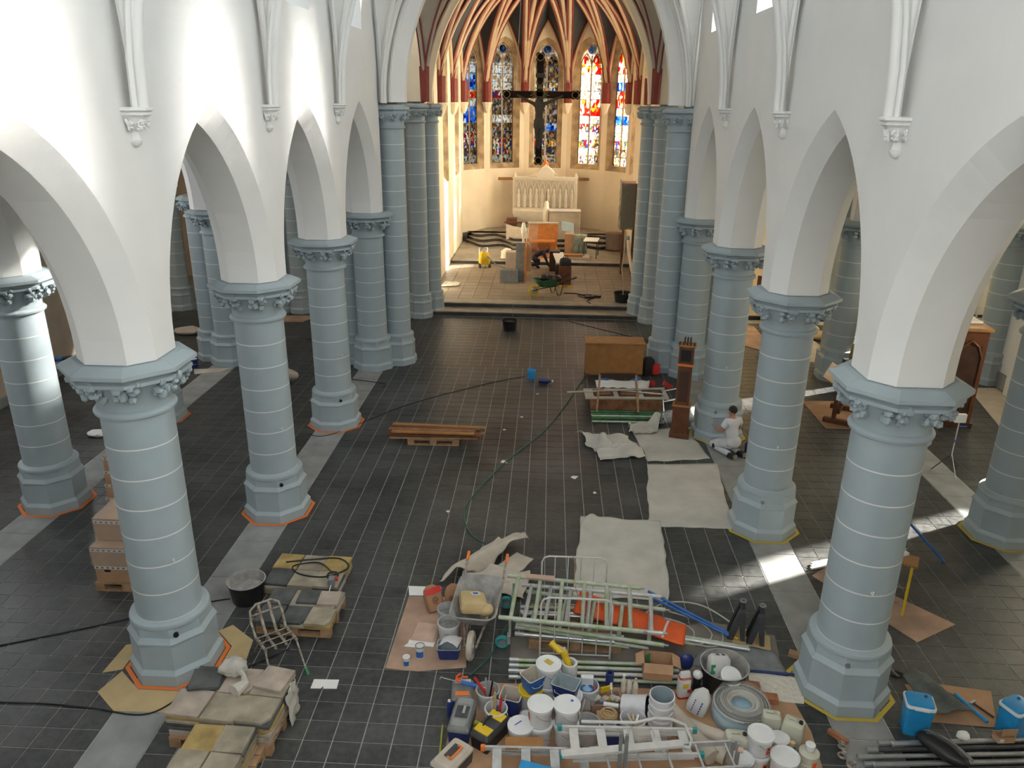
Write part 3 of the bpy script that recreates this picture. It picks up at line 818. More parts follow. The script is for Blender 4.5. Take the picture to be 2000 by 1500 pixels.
desc = ['stained glass window at the left end of the apse, mostly blue', 'second stained glass window of the apse, pale and brown', 'middle stained glass window behind the crucifix', 'bright stained glass window right of the crucifix', 'stained glass window at the right end of the apse']
POW = [52, 26, 22, 95, 95]
PC = [(.75, .85, 1.0), (1, .92, .8), (.95, .95, .85), (1, .95, .85), (1, .95, .88)]
for i in range(5):
    p, q = Vector(AV[i]), Vector(AV[i + 1])
    apse_window(p, q, ctr - (p + q) / 2, ROWS[i], POW[i], PC[i], desc[i], f=(.86 if i in (0, 4) else 1.0))
for i in range(3):
    for s in (-1, 1):
        p, q = (CX + s * HW, SY[i]), (CX + s * HW, SY[i + 1])
        apse_window(p, q, (-s, 0), ROWS[3], 1050, (1, .86, .62), ('left' if s < 0 else 'right') + ' side window of the chancel, bay %s' % ['near the arch', 'in the middle', 'next to the apse'][i], glass=(s > 0), clear=True)
# plinth moulding round the apse
pl = MB()
for i in range(5):
    pl.beam((AV[i][0], AV[i][1] - .04, .66), (AV[i + 1][0], AV[i + 1][1] - .04, .66), .1, .38)
struct(pl.build('baseboard_apse', 'steptop'), 'low stone plinth round the apse')
struct(MB().box(CX, 33, 13.1, 9, 15, .15).build('ceiling_chancel_roof', 'white'))

# ================================================================== COLUMNS AND PIERS
def foliage_mesh(r0, z0, n=8, sc=1.0, seed=3):
    rnd = random.Random(seed); mb = MB()
    for k in range(n):
        a = 2 * PI * (k + .5) / n
        for j in range(22):
            aa = a + rnd.uniform(-.22, .22); rr = r0 + rnd.uniform(-.01, .10) * sc; z = z0 + rnd.uniform(-.15, .07) * sc
            rr += .09 * sc * (z - z0 + .15) / .2
            mb.ico((rr * math.cos(aa), rr * math.sin(aa), z), (rnd.uniform(.03, .062) * sc, rnd.uniform(.03, .062) * sc, rnd.uniform(.035, .065) * sc), 1)
        for t in (-1, 1):
            mb.ico((r0 * math.cos(a + t * .12), r0 * math.sin(a + t * .12), z0 - .10 * sc), (.03 * sc, .03 * sc, .10 * sc), 1)
    return mb
SHAFT = {}
def shared(key, fn):
    if key not in SHAFT: SHAFT[key] = fn()
    return SHAFT[key]
def part(me_obj_key, maker, parent, loc):
    """first use builds the mesh object, later uses share its mesh data"""
    if me_obj_key not in SHAFT:
        o = maker(); SHAFT[me_obj_key] = o
    else:
        o = SHAFT[me_obj_key].copy(); COL.objects.link(o)
    o.parent = parent; o.location = loc
    return o
def shaft(par, x, y, r=.395, ncourse=7, course=.388, zb=.867, capw=.67, caph=.345, colm='column', base=True):
    """one round shaft with octagonal base, drums, white joints, leaf capital and octagonal abacus"""
    q = r / .395; K = (round(r, 3), colm)
    if base:
        part(('base',) + K + (zb,), lambda: MB().octo([(.53 * q, 0), (.53 * q, .15), (.490 * q, .20), (.485 * q, .21), (.485 * q, zb - .30), (.50 * q, zb - .285), (.50 * q, zb - .265), (.455 * q, zb - .20), (.45 * q, zb - .08)]).build('octagonal_base', colm), par, (x, y, 0))
        part(('torus',) + K + (zb,), lambda: MB().lathe([(.43 * q, zb - .10), (.475 * q, zb - .085), (.485 * q, zb - .05), (.475 * q, zb - .02), (.43 * q, zb)], 32).build('base_ring', colm, smooth=True), par, (x, y, 0))
    for k in range(ncourse):
        part(('drum',) + K + (course,), lambda: MB().lathe([(r, .0), (r, course)], 40, cap0=False, cap1=False).build('drum', colm, smooth=True), par, (x, y, zb + k * course))
        part(('joint',) + K, lambda: MB().lathe([(r - .01, -.009), (r + .0015, -.008), (r + .0015, .008), (r - .01, .009)], 40, cap0=False, cap1=False).build('joint', 'joint', smooth=True), par, (x, y, zb + k * course))
    zt = zb + ncourse * course
    g = capw / .67
    part(('neck',) + K, lambda: MB().lathe([(r, 0), (r + .05 * q, .015), (r + .055 * q, .045), (r + .03 * q, .075), (r + .01, .085)], 32).build('neck_ring', colm, smooth=True), par, (x, y, zt - .01))
    part(('bell',) + K + (caph,), lambda: MB().lathe([(r + .005, 0), (r + .005, .06), (r + .04 * g, caph * .6), (r + .13 * g, caph), (r + .13 * g, caph + .03)], 32).build('capital_bell', colm, smooth=True), par, (x, y, zt + .07))
    part(('leaf',) + K + (capw,), lambda: foliage_mesh(r + .05 * g, 0, 8, g).build('leaf_carving', colm, smooth=True), par, (x, y, zt + .07 + caph - .02))['kind'] = 'stuff'
    za = zt + .07 + caph
    part(('aba',) + K + (capw,), lambda: MB().octo([(capw - .11 * g, 0), (capw - .055 * g, .02), (capw - .055 * g, .06), (capw - .095 * g, .075), (capw - .09 * g, .09), (capw - .02 * g, .115), (capw, .13), (capw, .175), (capw - .14 * g, .235)]).build('abacus', colm), par, (x, y, za))
    return za + .235

where = {-1: 'left', 1: 'right'}
ords = ['nearest', 'second nearest', 'third']
for s in (-1, 1):
    for k in range(3):
        c = thing('column', '%s grey blue round column of the %s nave row' % (ords[k], where[s]), 'column', (s * 4.3, COLY[k], 0), 0, 'nave columns')
        shaft(c, 0, 0)
        # small dark fixing hole with collar on the base and a bent hook on the shaft
        an = -PI / 2 + .55 if s < 0 else -PI / 2 - .35
        MB().cyl((.40 * math.cos(an), .40 * math.sin(an), .70), (.50 * math.cos(an), .50 * math.sin(an), .70), .032, 12).build('fixing_socket', 'black' if s < 0 else 'grey', c)
        an = -PI / 2 + .8 if s < 0 else -PI / 2 - .1
        z = 1.70
        MB().tube([(.40 * math.cos(an), .40 * math.sin(an), z), (.46 * math.cos(an), .46 * math.sin(an), z), (.47 * math.cos(an), .47 * math.sin(an), z + .05)], .010, 6).build('hook', 'joint', c)
    for k in (1, 2):
        c = thing('column', '%s aisle column of the %s row beside the %s' % (['near', 'far'][k - 1], where[s], ['sunlit boxes aisle' if s < 0 else 'sunlit floor', 'dark corner' if s < 0 else 'lamp stand'][k - 1]), 'column', (s * 8.4, COLY[k], 0), 0, 'aisle columns')
        shaft(c, 0, 0)
# the half column and wall pier where the right wall ends
c = thing('column', 'grey white column against the far right wall by the glass screen', 'column', (12.35, 20.25, 0), 0, 'aisle columns')
shaft(c, 0, 0)
# crossing piers with tall shafts
for s in (-1, 1):
    p = thing('compound_pier', 'clustered %s pier carrying the crossing arch, tall and short shafts together' % where[s], 'pier', (s * 4.3, 20.01, 0), 0, 'crossing piers')
    shaft(p, 0, .06)
    shaft(p, -s * .62, .52, .345, 14, .385, .867, .48, .26)
    shaft(p, s * .62, .52, .345, 14, .385, .867, .48, .26)
    MB().octo([(.55, 0), (.55, .55), (.48, .6), (.48, 6.9)], 0, .75).build('core', 'column', p)
    p = thing('compound_pier', 'clustered %s pier standing on the chancel step' % where[s], 'pier', (s * 3.9 + .03, 25.75, .0), 0, 'chancel piers')
    shaft(p, -s * .02, -.38, .30, 14, .39, .80, .44, .26)
    shaft(p, -s * .36, .16, .30, 14, .39, .80, .44, .26)
    MB().octo([(.42, 0), (.42, .5), (.36, .55), (.36, 6.9)], s * .25, .2).build('core', 'column', p)
    p = thing('compound_pier', 'clustered pier at the %s aisle end of the transept' % where[s], 'pier', (s * 8.5, 20.2, 0), 0, 'transept piers')
    shaft(p, -s * .18, -.08, .395)
    shaft(p, s * .42, .25, .345, 8, .385, .867, .48, .26)
    MB().octo([(.5, 0), (.5, .55), (.43, .6), (.43, 7.6)], 0, .55).build('core', 'column', p)
    for xx, nn in ((8.4, 'inner'), (12.6, 'outer')):
        p = thing('compound_pier', '%s pier of the %s side chapel behind the transept' % (nn, where[s]), 'pier', (s * xx, 25.6, 0), 0, 'chapel piers')
        shaft(p, -.3, 0, .30, 9, .39, .80, .44, .26)
        shaft(p, .36, 0, .30, 9, .39, .80, .44, .26)
        MB().octo([(.42, 0), (.42, .5), (.36, .55), (.36, 7.6)], 0, .3).build('core', 'column', p)
        MB().box(0, .15, 5.9, 1.1, .5, 3.6).build('wall_block', 'white', p)
# carved wall corbels under the vault ribs
cf = None
for s in (-1, 1):
    for k in range(3):
        c = thing('corbel', '%s carved white corbel on the %s nave wall' % (['nearest', 'middle', 'farthest'][k], where[s]), 'corbel', (s * 3.83, COLY[k], 6.475), 0, 'wall corbels'); c.scale = (.72, .72, .72)
        part(('cpend',), lambda: MB().lathe([(.01, 0), (.06, .03), (.085, .07), (.095, .10), (.07, .115), (.075, .13), (.065, .22), (.085, .24)], 14).build('pendant', 'white', smooth=True), c, (0, 0, 0))
        part(('cbell',), lambda: MB().lathe([(.08, .23), (.11, .26), (.16, .36), (.19, .42)], 14).build('bell', 'white', smooth=True), c, (0, 0, 0))
        part(('cleaf',), lambda: foliage_mesh(.11, .33, 7, .55, 9).build('leaf_carving', 'white', smooth=True), c, (0, 0, 0))['kind'] = 'stuff'
        part(('ccap',), lambda: MB().octo([(.18, .40), (.20, .42), (.235, .44), (.235, .46), (.215, .465), (.22, .475), (.265, .50), (.265, .53), (.22, .545)]).build('cap', 'white'), c, (0, 0, 0))

# ================================================================== OBJECT BUILDERS
def bucket(label, loc, r=.14, h=.27, m='bucketw', lid=True, handle=True, hazard=None, inside=None, level=.3, name='bucket', cat='bucket', rz=0.0, rot=None, inner=None, lidm='lid', group=None, hang=-1.9):
    t = thing(name, label, cat, loc, rz, group, rot)
    MB().lathe([(r * .86, 0), (r * .985, h * .8), (r, h * .82), (r, h)], 26, cap1=False).build('body', m, t, smooth=True)
    MB().lathe([(r - .006, h), (r * .86 - .008, .012)], 26, cap0=False).build('inside_wall', inner or m, t, smooth=True)
    MB().lathe([(r - .007, h - .002), (r + .007, h - .004), (r + .009, h - .018), (r, h - .022)], 26, cap0=False, cap1=False).build('rim', m, t, smooth=True)
    if lid: MB().lathe([(r + .010, h - .028), (r + .012, h + .004), (r - .008, h + .008), (r - .016, h + .001)], 26, cap0=False).build('lid', lidm, t, smooth=True)
    if handle:
        pts = []
        for i in range(13):
            a = PI * i / 12
            pts.append(((r + .01) * math.cos(a + hang + PI / 2 * 0), (r + .01) * math.sin(a + hang), h - .05 - .11 * math.sin(a) * (h / .27)))
        MB().tube(pts, .004, 5).build('wire_handle', 'steel', t)
    if hazard is not None:
        a0 = hazard
        MB().grid(lambda u, v: ((r * (.93 + .04 * v) + .004) * math.cos(a0 + (u - .5) * .45), (r * (.93 + .04 * v) + .004) * math.sin(a0 + (u - .5) * .45), h * (.22 + .42 * v)), 4, 1).build('label', 'hazard', t)
        MB().grid(lambda u, v: ((r * (.955 + .01 * v) + .006) * math.cos(a0 + (u - .5) * .2), (r * (.955 + .01 * v) + .006) * math.sin(a0 + (u - .5) * .2), h * (.46 + .12 * v)), 2, 1).build('hazard_symbol', 'black', t)
    if inside:
        MB().lathe([(r * (.86 + .14 * level) - .009, h * level), (.001, h * level + .012)], 20, cap0=False).build('contents', inside, t)
    return t
def rrect(w, d, rad=.03, n=3):
    pts = []
    for cx, cy, a0 in ((w / 2 - rad, d / 2 - rad, 0), (-w / 2 + rad, d / 2 - rad, PI / 2), (-w / 2 + rad, -d / 2 + rad, PI), (w / 2 - rad, -d / 2 + rad, 1.5 * PI)):
        for i in range(n + 1):
            a = a0 + PI / 2 * i / n; pts.append((cx + rad * math.cos(a), cy + rad * math.sin(a)))
    return pts
def rring(w, d, z, rad=.03): return [(x, y, z) for x, y in rrect(w, d, rad)]
def pail(label, loc, w, d, h, m, rz=0.0, inner='bluetranslucent', handle=True, rot=None, level=.15, contents='cement'):
    t = thing('paint_pail', label, 'pail', loc, rz, None, rot)
    MB().ring([rring(w * .84, d * .84, 0), rring(w, d, h * .9), rring(w + .014, d + .014, h * .9), rring(w + .016, d + .016, h)], True, True, False).build('body', m, t, smooth=True)
    MB().ring([rring(w + .016, d + .016, h), rring(w - .012, d - .012, h), rring(w * .84 - .012, d * .84 - .012, .012)], True, False, True).build('inside_wall', inner, t, smooth=True)
    MB().ring([rring(w * .86, d * .86, h * level), rring(.01, .01, h * level + .01, .004)], True, False, True).build('dried_paint', contents, t)
    if handle:
        MB().tube([(-w / 2 * .98, -d * .2, h * .8), (-w * .3, -d / 2 - .015, h * .55), (0, -d / 2 - .018, h * .45), (w * .3, -d / 2 - .015, h * .55), (w / 2 * .98, -d * .2, h * .8)], .004, 5).build('wire_handle', 'whitemetal', t)
    return t
def jerrycan(label, loc, w, d, h, m='jerry', capm='black', rz=0.0, level=None, rot=None):
    t = thing('jerrycan', label, 'jerrycan', loc, rz, None, rot)
    MB().ring([rring(w * .96, d * .96, 0), rring(w, d, .02), rring(w, d, h * .78), rring(w * .9, d * .86, h * .9), rring(w * .6, d * .5, h * .95)]).build('body', m, t, smooth=True)
    MB().tube([(-w * .28, 0, h * .9), (-w * .22, 0, h), (w * .05, 0, h), (w * .12, 0, h * .92)], .014, 8).build('handle', m, t, smooth=True)
    MB().lathe([(.024, h * .9), (.024, h * 1.0), (.02, h * 1.02)], 14, 0, w * .3, 0).build('cap', capm, t)
    return t
def can(label, loc, r, h, m, m2='lid', name='paint_can', rz=0):
    t = thing(name, label, 'can', loc, rz)
    MB().lathe([(r, 0), (r, h)], 20).build('body', m, t, smooth=True)
    MB().lathe([(r + .003, h - .006), (r + .003, h + .004), (r - .008, h + .004), (r - .012, h - .003)], 20, cap0=False).build('lid', m2, t, smooth=True)
    MB().grid(lambda u, v: ((r + .002) * math.cos(-2.4 + 1.7 * u), (r + .002) * math.sin(-2.4 + 1.7 * u), h * (.1 + .55 * v)), 8, 1).build('label', 'blue', t)
    return t
def pallet(label, loc, L=1.2, Wd=.8, rz=0.0, m='palletwood', group=None):
    t = thing('pallet', label, 'pallet', loc, rz, group)
    for j in range(3):
        y = -Wd / 2 + .05 + j * (Wd - .1) / 2
        MB().box(0, y, .011, L, .1, .022).build('bottom_board', m, t)
        for i in range(3): MB().box(-L / 2 + .07 + i * (L - .14) / 2, y, .061, .14, .1, .078).build('block', m, t)
        MB().box(0, y, .0, L, .001, .001)
    for i in range(3): MB().box(-L / 2 + .07 + i * (L - .14) / 2, 0, .111, .14, Wd, .022).build('cross_board', m, t)
    for j in range(5): MB().box(0, -Wd / 2 + .06 + j * (Wd - .12) / 4, .133, L, .118, .022).build('deck_board', m, t)
    return t
def flagstones(loc, rz, nx, ny, layers, tw, td, th, mats, topmats, lab_low, labs_top, seed, skip=()):
    rnd = random.Random(seed); Rm = Matrix.Rotation(rz, 4, 'Z'); mesh = {}
    def get(m, v):
        if (m, v) not in mesh:
            mb = MB(); rr = random.Random(v * 7 + len(m))
            pts = [(-tw / 2 + rr.uniform(-.008, .008), -td / 2 + rr.uniform(-.008, .008)), (tw / 2 + rr.uniform(-.008, .008), -td / 2), (tw / 2, td / 2 + rr.uniform(-.008, .008)), (-tw / 2, td / 2)]
            if v == 2: pts = [pts[0], (tw * .3, -td / 2), (tw / 2, -td * .25), pts[2], pts[3]]
            mb.ring([[(x * .97, y * .97, 0) for x, y in pts], [(x, y, .006) for x, y in pts], [(x, y, th - .006) for x, y in pts], [(x * .975, y * .975, th) for x, y in pts]])
            me = bpy.data.meshes.new('flagstone'); me.from_pydata(mb.v, [], mb.f); me.materials.append(M[m]); mesh[(m, v)] = me
        return mesh[(m, v)]
    k = 0
    for L in range(layers):
        top = L == layers - 1
        for i in range(nx):
            for j in range(ny):
                if top and (i, j) in skip: continue
                m = topmats[(i + j * nx) % len(topmats)] if top else rnd.choice(mats)
                o = bpy.data.objects.new('flagstone', get(m, rnd.randrange(3))); COL.objects.link(o)
                x = (i - (nx - 1) / 2) * tw * 1.015 + rnd.uniform(-.012, .012); y = (j - (ny - 1) / 2) * td * 1.015 + rnd.uniform(-.012, .012)
                p = Rm @ Vector((x, y, 0))
                o.location = (loc[0] + p.x, loc[1] + p.y, loc[2] + L * (th + .0015)); o.rotation_euler = (0, 0, rz + rnd.uniform(-.03, .03))
                if top: tag(o, labs_top[k % len(labs_top)], 'flagstone', lab_low[1]); k += 1
                else: tag(o, '%s %s flagstone in the %s layer of the %s' % (['front', 'back'][j], (['left', 'right'] if nx == 2 else ['left', 'middle', 'right'])[i], ['lowest', 'second', 'third', 'fourth', 'fifth', 'sixth'][L], lab_low[0]), 'flagstone', lab_low[1])
def board(name, label, cat, poly, z, th, m, group=None):
    o = MB().prism(poly, 0, th).build(name, m)
    o.location = (0, 0, z)
    return tag(o, label, cat, group)
def cloth(name, label, cat, c, m, fn, nu=28, nv=28, th=.006, edge=.03, seed=0.0, group=None):
    """c: four corners (x,y) anticlockwise; fn(u,v,x,y) gives the height"""
    A, B, C_, D = [Vector((*p, 0)) for p in c]
    def g(u, v):
        p = A.lerp(B, u).lerp(D.lerp(C_, u), v)
        e = min(u, v, 1 - u, 1 - v)
        w = edge * max(0, 1 - e * 8)
        x = p.x + w * nz(p.x * 3.1 + seed, p.y * 3.1, 1.7); y = p.y + w * nz(p.x * 3.1, p.y * 3.1 + seed, 7.7)
        return (x, y, max(.004, fn(u, v, x, y)))
    return tag(MB().grid(g, nu, nv).build(name, m, smooth=True, solid=th, angle=80), label, cat, group)
def ladder(label, loc, rot, L, w, n, m='alu', rail=(.025, .06), rung=.014, group=None, name='ladder', round_rails=False, ends=None, cat='ladder'):
    t = thing(name, label, cat, loc, 0, group, rot)
    for s in (-1, 1):
        if round_rails: MB().cyl((0, s * w / 2, 0), (L, s * w / 2, 0), rail[0], 10).build('rail', m, t, smooth=True)
        else: MB().box(L / 2, s * w / 2, 0, L, rail[0], rail[1]).build('rail', m, t, bevel=.004)
        if ends:
            for xx in (-.01, L + .01): MB().box(xx, s * w / 2, 0, .03, rail[0] + .012, rail[1] + .012).build('end_cap', ends, t)
    for i in range(n):
        x = L * (i + .5) / n
        MB().cyl((x, -w / 2, 0), (x, w / 2, 0), rung, 8).build('rung', m, t, smooth=True)
    return t
def pipe(label, p, q, r, m, group=None, cat='pipe', name='pipe', coupler=False):
    p, q = Vector(p), Vector(q)
    if not coupler:
        mb = MB().cyl((0, 0, 0), q - p, r, 12)
        return tag(mb.build(name, m, smooth=True, loc=p), label, cat, group)
    t = thing(name, label, cat, p, 0, group)
    MB().cyl((0, 0, 0), q - p, r, 12).build('tube', m, t, smooth=True)
    d = (q - p).normalized()
    MB().cyl(d * -.02, d * .10, r * 1.35, 10).build('coupler', 'steel', t, smooth=True)
    return t
def cable(label, pts, r, m, cat='cable', name='cable', n=8):
    P = [Vector((*p, r) if len(p) == 2 else p) for p in pts]; out = []
    P = [P[0]] + P + [P[-1]]
    for i in range(1, len(P) - 2):
        for k in range(n):
            t = k / n; a, b, c, d = P[i - 1], P[i], P[i + 1], P[i + 2]
            out.append(.5 * ((2 * b) + (c - a) * t + (2 * a - 5 * b + 4 * c - d) * t * t + (3 * b - a - 3 * c + d) * t ** 3))
    out.append(P[-1])
    return tag(MB().tube(out, r, 6).build(name, m, smooth=True, angle=60), label, cat)
def skin_mesh(name, verts, edges, radii, m, parent, sub=2, root=0):
    me = bpy.data.meshes.new(name); me.from_pydata(verts, edges, []); me.update()
    o = bpy.data.objects.new(name, me); COL.objects.link(o); o.parent = parent
    sk = o.modifiers.new('skin', 'SKIN'); sk.use_smooth_shade = True
    lay = me.skin_vertices[0] if len(me.skin_vertices) else None
    if lay is None:
        bm = bmesh.new(); bm.from_mesh(me); bm.verts.layers.skin.verify(); bm.to_mesh(me); bm.free(); lay = me.skin_vertices[0]
    for i, r in enumerate(radii):
        rr = r if isinstance(r, tuple) else (r, r)
        lay.data[i].radius = rr
        lay.data[i].use_root = (i == root)
    ss = o.modifiers.new('smooth', 'SUBSURF'); ss.levels = sub; ss.render_levels = sub
    me.materials.append(M[m])
    return o

# ================================================================== CHANCEL
# hanging crucifix
t = thing('crucifix', 'large dark wooden crucifix hanging in the chancel arch', 'crucifix', (.05, 24.5, 5.15))
MB().box(0, 0, 1.52, .20, .12, 2.85).build('upright_beam', 'bronze', t, bevel=.02)
MB().box(.04, 0, 1.97, 1.95, .12, .20).build('cross_beam', 'bronze', t, bevel=.02)
for x, z in ((0, .08), (0, 3.0), (-.98, 1.97), (1.06, 1.97)):
    k = MB()
    for a in range(4):
        k.cyl((x + .075 * math.cos(PI / 4 + a * PI / 2), -.07, z + .075 * math.sin(PI / 4 + a * PI / 2)), (x + .075 * math.cos(PI / 4 + a * PI / 2), .07, z + .075 * math.sin(PI / 4 + a * PI / 2)), .075, 14)
    e = k.build('end_medallion', 'bronze', t, smooth=True)
    MB().torus((0, 0, 0), .10, .012, 18, 6, Matrix.Translation((x, -.08, z)) @ Matrix.Rotation(PI / 2, 4, 'X')).build('rim', 'gilt', e)
MB().box(0, -.075, 2.5, .28, .03, .12).build('title_plaque', 'corpus', t)
k = MB()
for i in range(24):
    a = 2 * PI * i / 24; r1 = .30 if i % 2 else .24
    k.beam((.12 * math.cos(a), -.09, 2.02 + .12 * math.sin(a)), (r1 * math.cos(a), -.09, 2.02 + r1 * math.sin(a)), .014, .01)
k.build('halo_rays', 'gilt', t)
V = [(0, -.13, 1.22), (0, -.14, 1.42), (0, -.14, 1.62), (0, -.15, 1.76), (.02, -.19, 1.84), (.03, -.22, 1.93),
     (-.12, -.13, 1.70), (-.36, -.12, 1.80), (-.60, -.11, 1.92), (-.67, -.11, 1.95), (.12, -.13, 1.70), (.36, -.12, 1.80), (.62, -.11, 1.92), (.70, -.11, 1.95),
     (-.07, -.15, 1.10), (-.05, -.22, .82), (-.03, -.13, .52), (-.02, -.16, .44), (.07, -.15, 1.10), (.06, -.21, .80), (.02, -.15, .52), (.01, -.18, .43)]
E_ = [(0, 1), (1, 2), (2, 3), (3, 4), (4, 5), (2, 6), (6, 7), (7, 8), (8, 9), (2, 10), (10, 11), (11, 12), (12, 13), (0, 14), (14, 15), (15, 16), (16, 17), (0, 18), (18, 19), (19, 20), (20, 21)]
Rr = [(.115, .08), (.11, .08), (.14, .09), .05, .075, .07, .06, .045, .035, .03, .06, .045, .035, .03, .085, .065, .04, .03, .085, .065, .04, .03]
fg = skin_mesh('carved_figure', V, E_, Rr, 'corpus', t)
MB().lathe([(.15, 1.02), (.165, 1.12), (.15, 1.27), (.12, 1.30)], 14, 0, 0, -.14, sy=.75).build('loin_cloth', 'corpus', t, smooth=True)
for x in (-.70, .76):
    pipe('thin steel wire holding the %s arm of the crucifix' % ('left' if x < 0 else 'right'), (.05 + x, 24.5, 7.22), (.05 + x * .75, 24.5, 11.4), .006, 'steel', None, 'wire', 'hanging_wire')

# altar with carved retable under film
t = thing('altar', 'white carved altar with relief panels wrapped in clear film', 'altar', (.2, 38.75, .92))
MB().ring([rring(2.3, .75, 0), rring(2.5, .8, .25), rring(3.1, .95, .75), rring(3.15, 1.0, .95), rring(2.9, .85, .98)]).build('altar_table', 'marble', t, smooth=True)
MB().box(0, .1, 1.75, 2.9, .45, 1.55).build('retable_body', 'marble', t)
MB().prism([(-.42, 0), (.42, 0), (.42, .35), (0, .75), (-.42, .35)], -.24, .24, m=Matrix.Translation((0, .08, 2.40)) @ Matrix.Rotation(PI / 2, 4, 'X')).build('central_gable', 'marble', t)
MB().box(0, -.13, 1.72, 2.8, .02, 1.3).build('niche_shade_panel', 'canvas', t)  # darker panel: shade of the gaps between the figures put into its colour
for x in (-1.48, 1.48): MB().lathe([(.09, .95), (.11, 1.0), (.09, 1.1), (.09, 2.4), (.13, 2.5), (.02, 2.75)], 10, 0, x, .0).build('corner_pinnacle', 'marble', t, smooth=True)
MB().box(0, -.14, 2.5, 3.0, .1, .09).build('top_cornice', 'marble', t)
MB().box(0, -.14, 1.02, 3.1, .14, .1).build('base_cornice', 'marble', t)
for i in range(10):
    x = -1.29 + i * .287
    MB().tube([(x - .12, -.16, 1.15), (x - .12, -.16, 2.05), (x - .06, -.16, 2.25), (x, -.16, 2.33), (x + .06, -.16, 2.25), (x + .12, -.16, 2.05), (x + .12, -.16, 1.15)], .02, 6).build('niche_arch', 'marble', t)
    k = MB().lathe([(.085, 1.1), (.075, 1.35), (.095, 1.65), (.05, 1.80), (.06, 1.87), (.055, 1.95), (.01, 2.0)], 10, 0, x, -.19).build('relief_figure', 'marble', t, smooth=True)
k = MB().grid(lambda u, v: (-1.6 + 3.2 * u, -.42 - .10 * nz(u * 6, v * 5) - .05 * v, .55 + 2.05 * v + .45 * v * max(0, 1 - abs(u - .5) * 4)), 30, 16)
k.build('film_cover', 'film', t, smooth=True, angle=80)
MB().lathe([(.16, 0), (.10, .12), (.05, .2), (.02, .34)], 8, 0, 0, 0).build('orange_wrapped_peak', 'orangetape', t, loc=(0, .05, 3.08))
tag(MB().beam((-3.05, 39.35, 3.28), (3.35, 39.4, 3.32), .06, .13).build('timber_rail', 'oak'), 'long timber rail fixed across the apse behind the altar', 'rail')

# furniture stored on the sanctuary steps
t = thing('bench', 'brown wooden bench with green film in front of the altar', 'bench', (-.75, 37.6, .92))
MB().box(-.62, 0, .35, .5, .5, .7).build('end_block', 'redwood', t, bevel=.02)
MB().box(.3, 0, .28, 1.4, .4, .5).build('seat_box', 'filmgreen', t)
MB().box(0, -.28, .52, 1.9, .06, .08).build('front_rail', 'redwood', t)
t = thing('draped_table', 'low table hidden under draped milky plastic film', 'table', (-.72, 36.75, .77))
MB().box(0, 0, .42, 1.5, .6, .06).build('table_top', 'oak', t)
for x in (-.68, .68):
    for y in (-.25, .25): MB().box(x, y, .2, .07, .07, .4).build('leg', 'oak', t)
MB().grid(lambda u, v: (-.85 + 1.7 * u, -.42 - .03 * nz(u * 9, v * 3), .03 + .72 * v - .16 * v * math.sin(u * PI) + .02 * nz(u * 8, v * 4)), 24, 8).build('film_drape', 'filmwhite', t, smooth=True, angle=80)
t = thing('wrapped_statue', 'slim upright statue wrapped in white film beside the beige box', 'statue', (.28, 37.0, .77))
MB().lathe([(.16, 0), (.17, .1), (.12, .5), (.15, 1.0), (.17, 1.35), (.10, 1.5), (.11, 1.62), (.06, 1.75)], 12).build('wrapped_body', 'whitepack', t, smooth=True)
MB().box(.0, -.02, 1.95, .03, .03, .4).build('candle', 'darkgrey', t)
t = thing('covered_table', 'tall box shaped altar table under a beige sheet', 'table', (1.15, 36.55, .62))
MB().box(0, 0, .75, 1.45, .75, 1.5).build('sheet_cover', 'canvas', t, bevel=.03)
MB().box(0, 0, 1.53, 1.5, .8, .05).build('top_board', 'cloth', t, bevel=.01)
t = thing('stair_bench', 'orange wooden bench with open compartments half covered in film', 'bench', (.18, 34.3, .47))
MB().box(0, .45, .68, 1.3, .12, 1.3).build('back_panel', 'orangewood', t, bevel=.02)
MB().box(0, .1, .62, 1.1, .6, .06).build('shelf', 'orangewood', t)
for x in (-.62, -.2, .2, .62): MB().box(x, -.25, .18, .05, .8, .36).build('divider', 'orangewood', t)
MB().box(0, -.25, .02, 1.3, .9, .04).build('bottom_board', 'orangewood', t)
MB().box(0, .45, 1.36, 1.36, .2, .06).build('top_rail', 'canvas', t)
MB().grid(lambda u, v: (-.72 + .5 * u, -.02 - .05 * nz(u * 8, v * 6) + .3 * v, .2 + 1.18 * v), 10, 12).build('film_cover', 'film', t, smooth=True, angle=80)
MB().box(-.9, -.1, .35, .5, .6, .06).build('side_shelf', 'redwood', t)
t = thing('covered_boxes', 'pile of boxes under greenish plastic film beside the orange bench', 'boxes', (1.55, 34.95, .47))
MB().box(-.18, 0, .45, .42, .5, .9).build('brown_box', 'card', t, bevel=.03)
MB().box(.25, .05, .4, .45, .5, .8).build('inner_box', 'grey', t)
MB().grid(lambda u, v: (-.02 + .62 * u, -.32 - .07 * nz(u * 7, v * 6, 2) + .65 * max(0, v - .7), min(.9, .05 + 1.2 * v)), 16, 16).build('film_cover', 'filmgreen', t, smooth=True, angle=80)
tag(MB().box(0, 0, 0, .62, .02, .5).build('green_board', 'tread', loc=(1.28, 35.35, 1.58), rot=(R(-35), R(12), R(20))), 'thin grey green board leaning over the stored boxes', 'board')
tag(MB().box(0, 0, .06, 1.15, .8, .12).build('low_platform', 'canvas', loc=(1.68, 33.75, .47), bevel=.02), 'low pale platform lying on the sanctuary step', 'platform')
tag(MB().box(0, 0, .05, .85, .35, .1).build('timber_block', 'oak', loc=(1.5, 33.55, .59)), 'brown timber lying on the low pale platform', 'timber')
t = thing('side_table', 'small white table with thin dark legs on the sanctuary floor', 'table', (2.32, 34.15, .47), R(-8))
MB().box(0, 0, .76, .62, .95, .04).build('table_top', 'foamboard', t, bevel=.005)
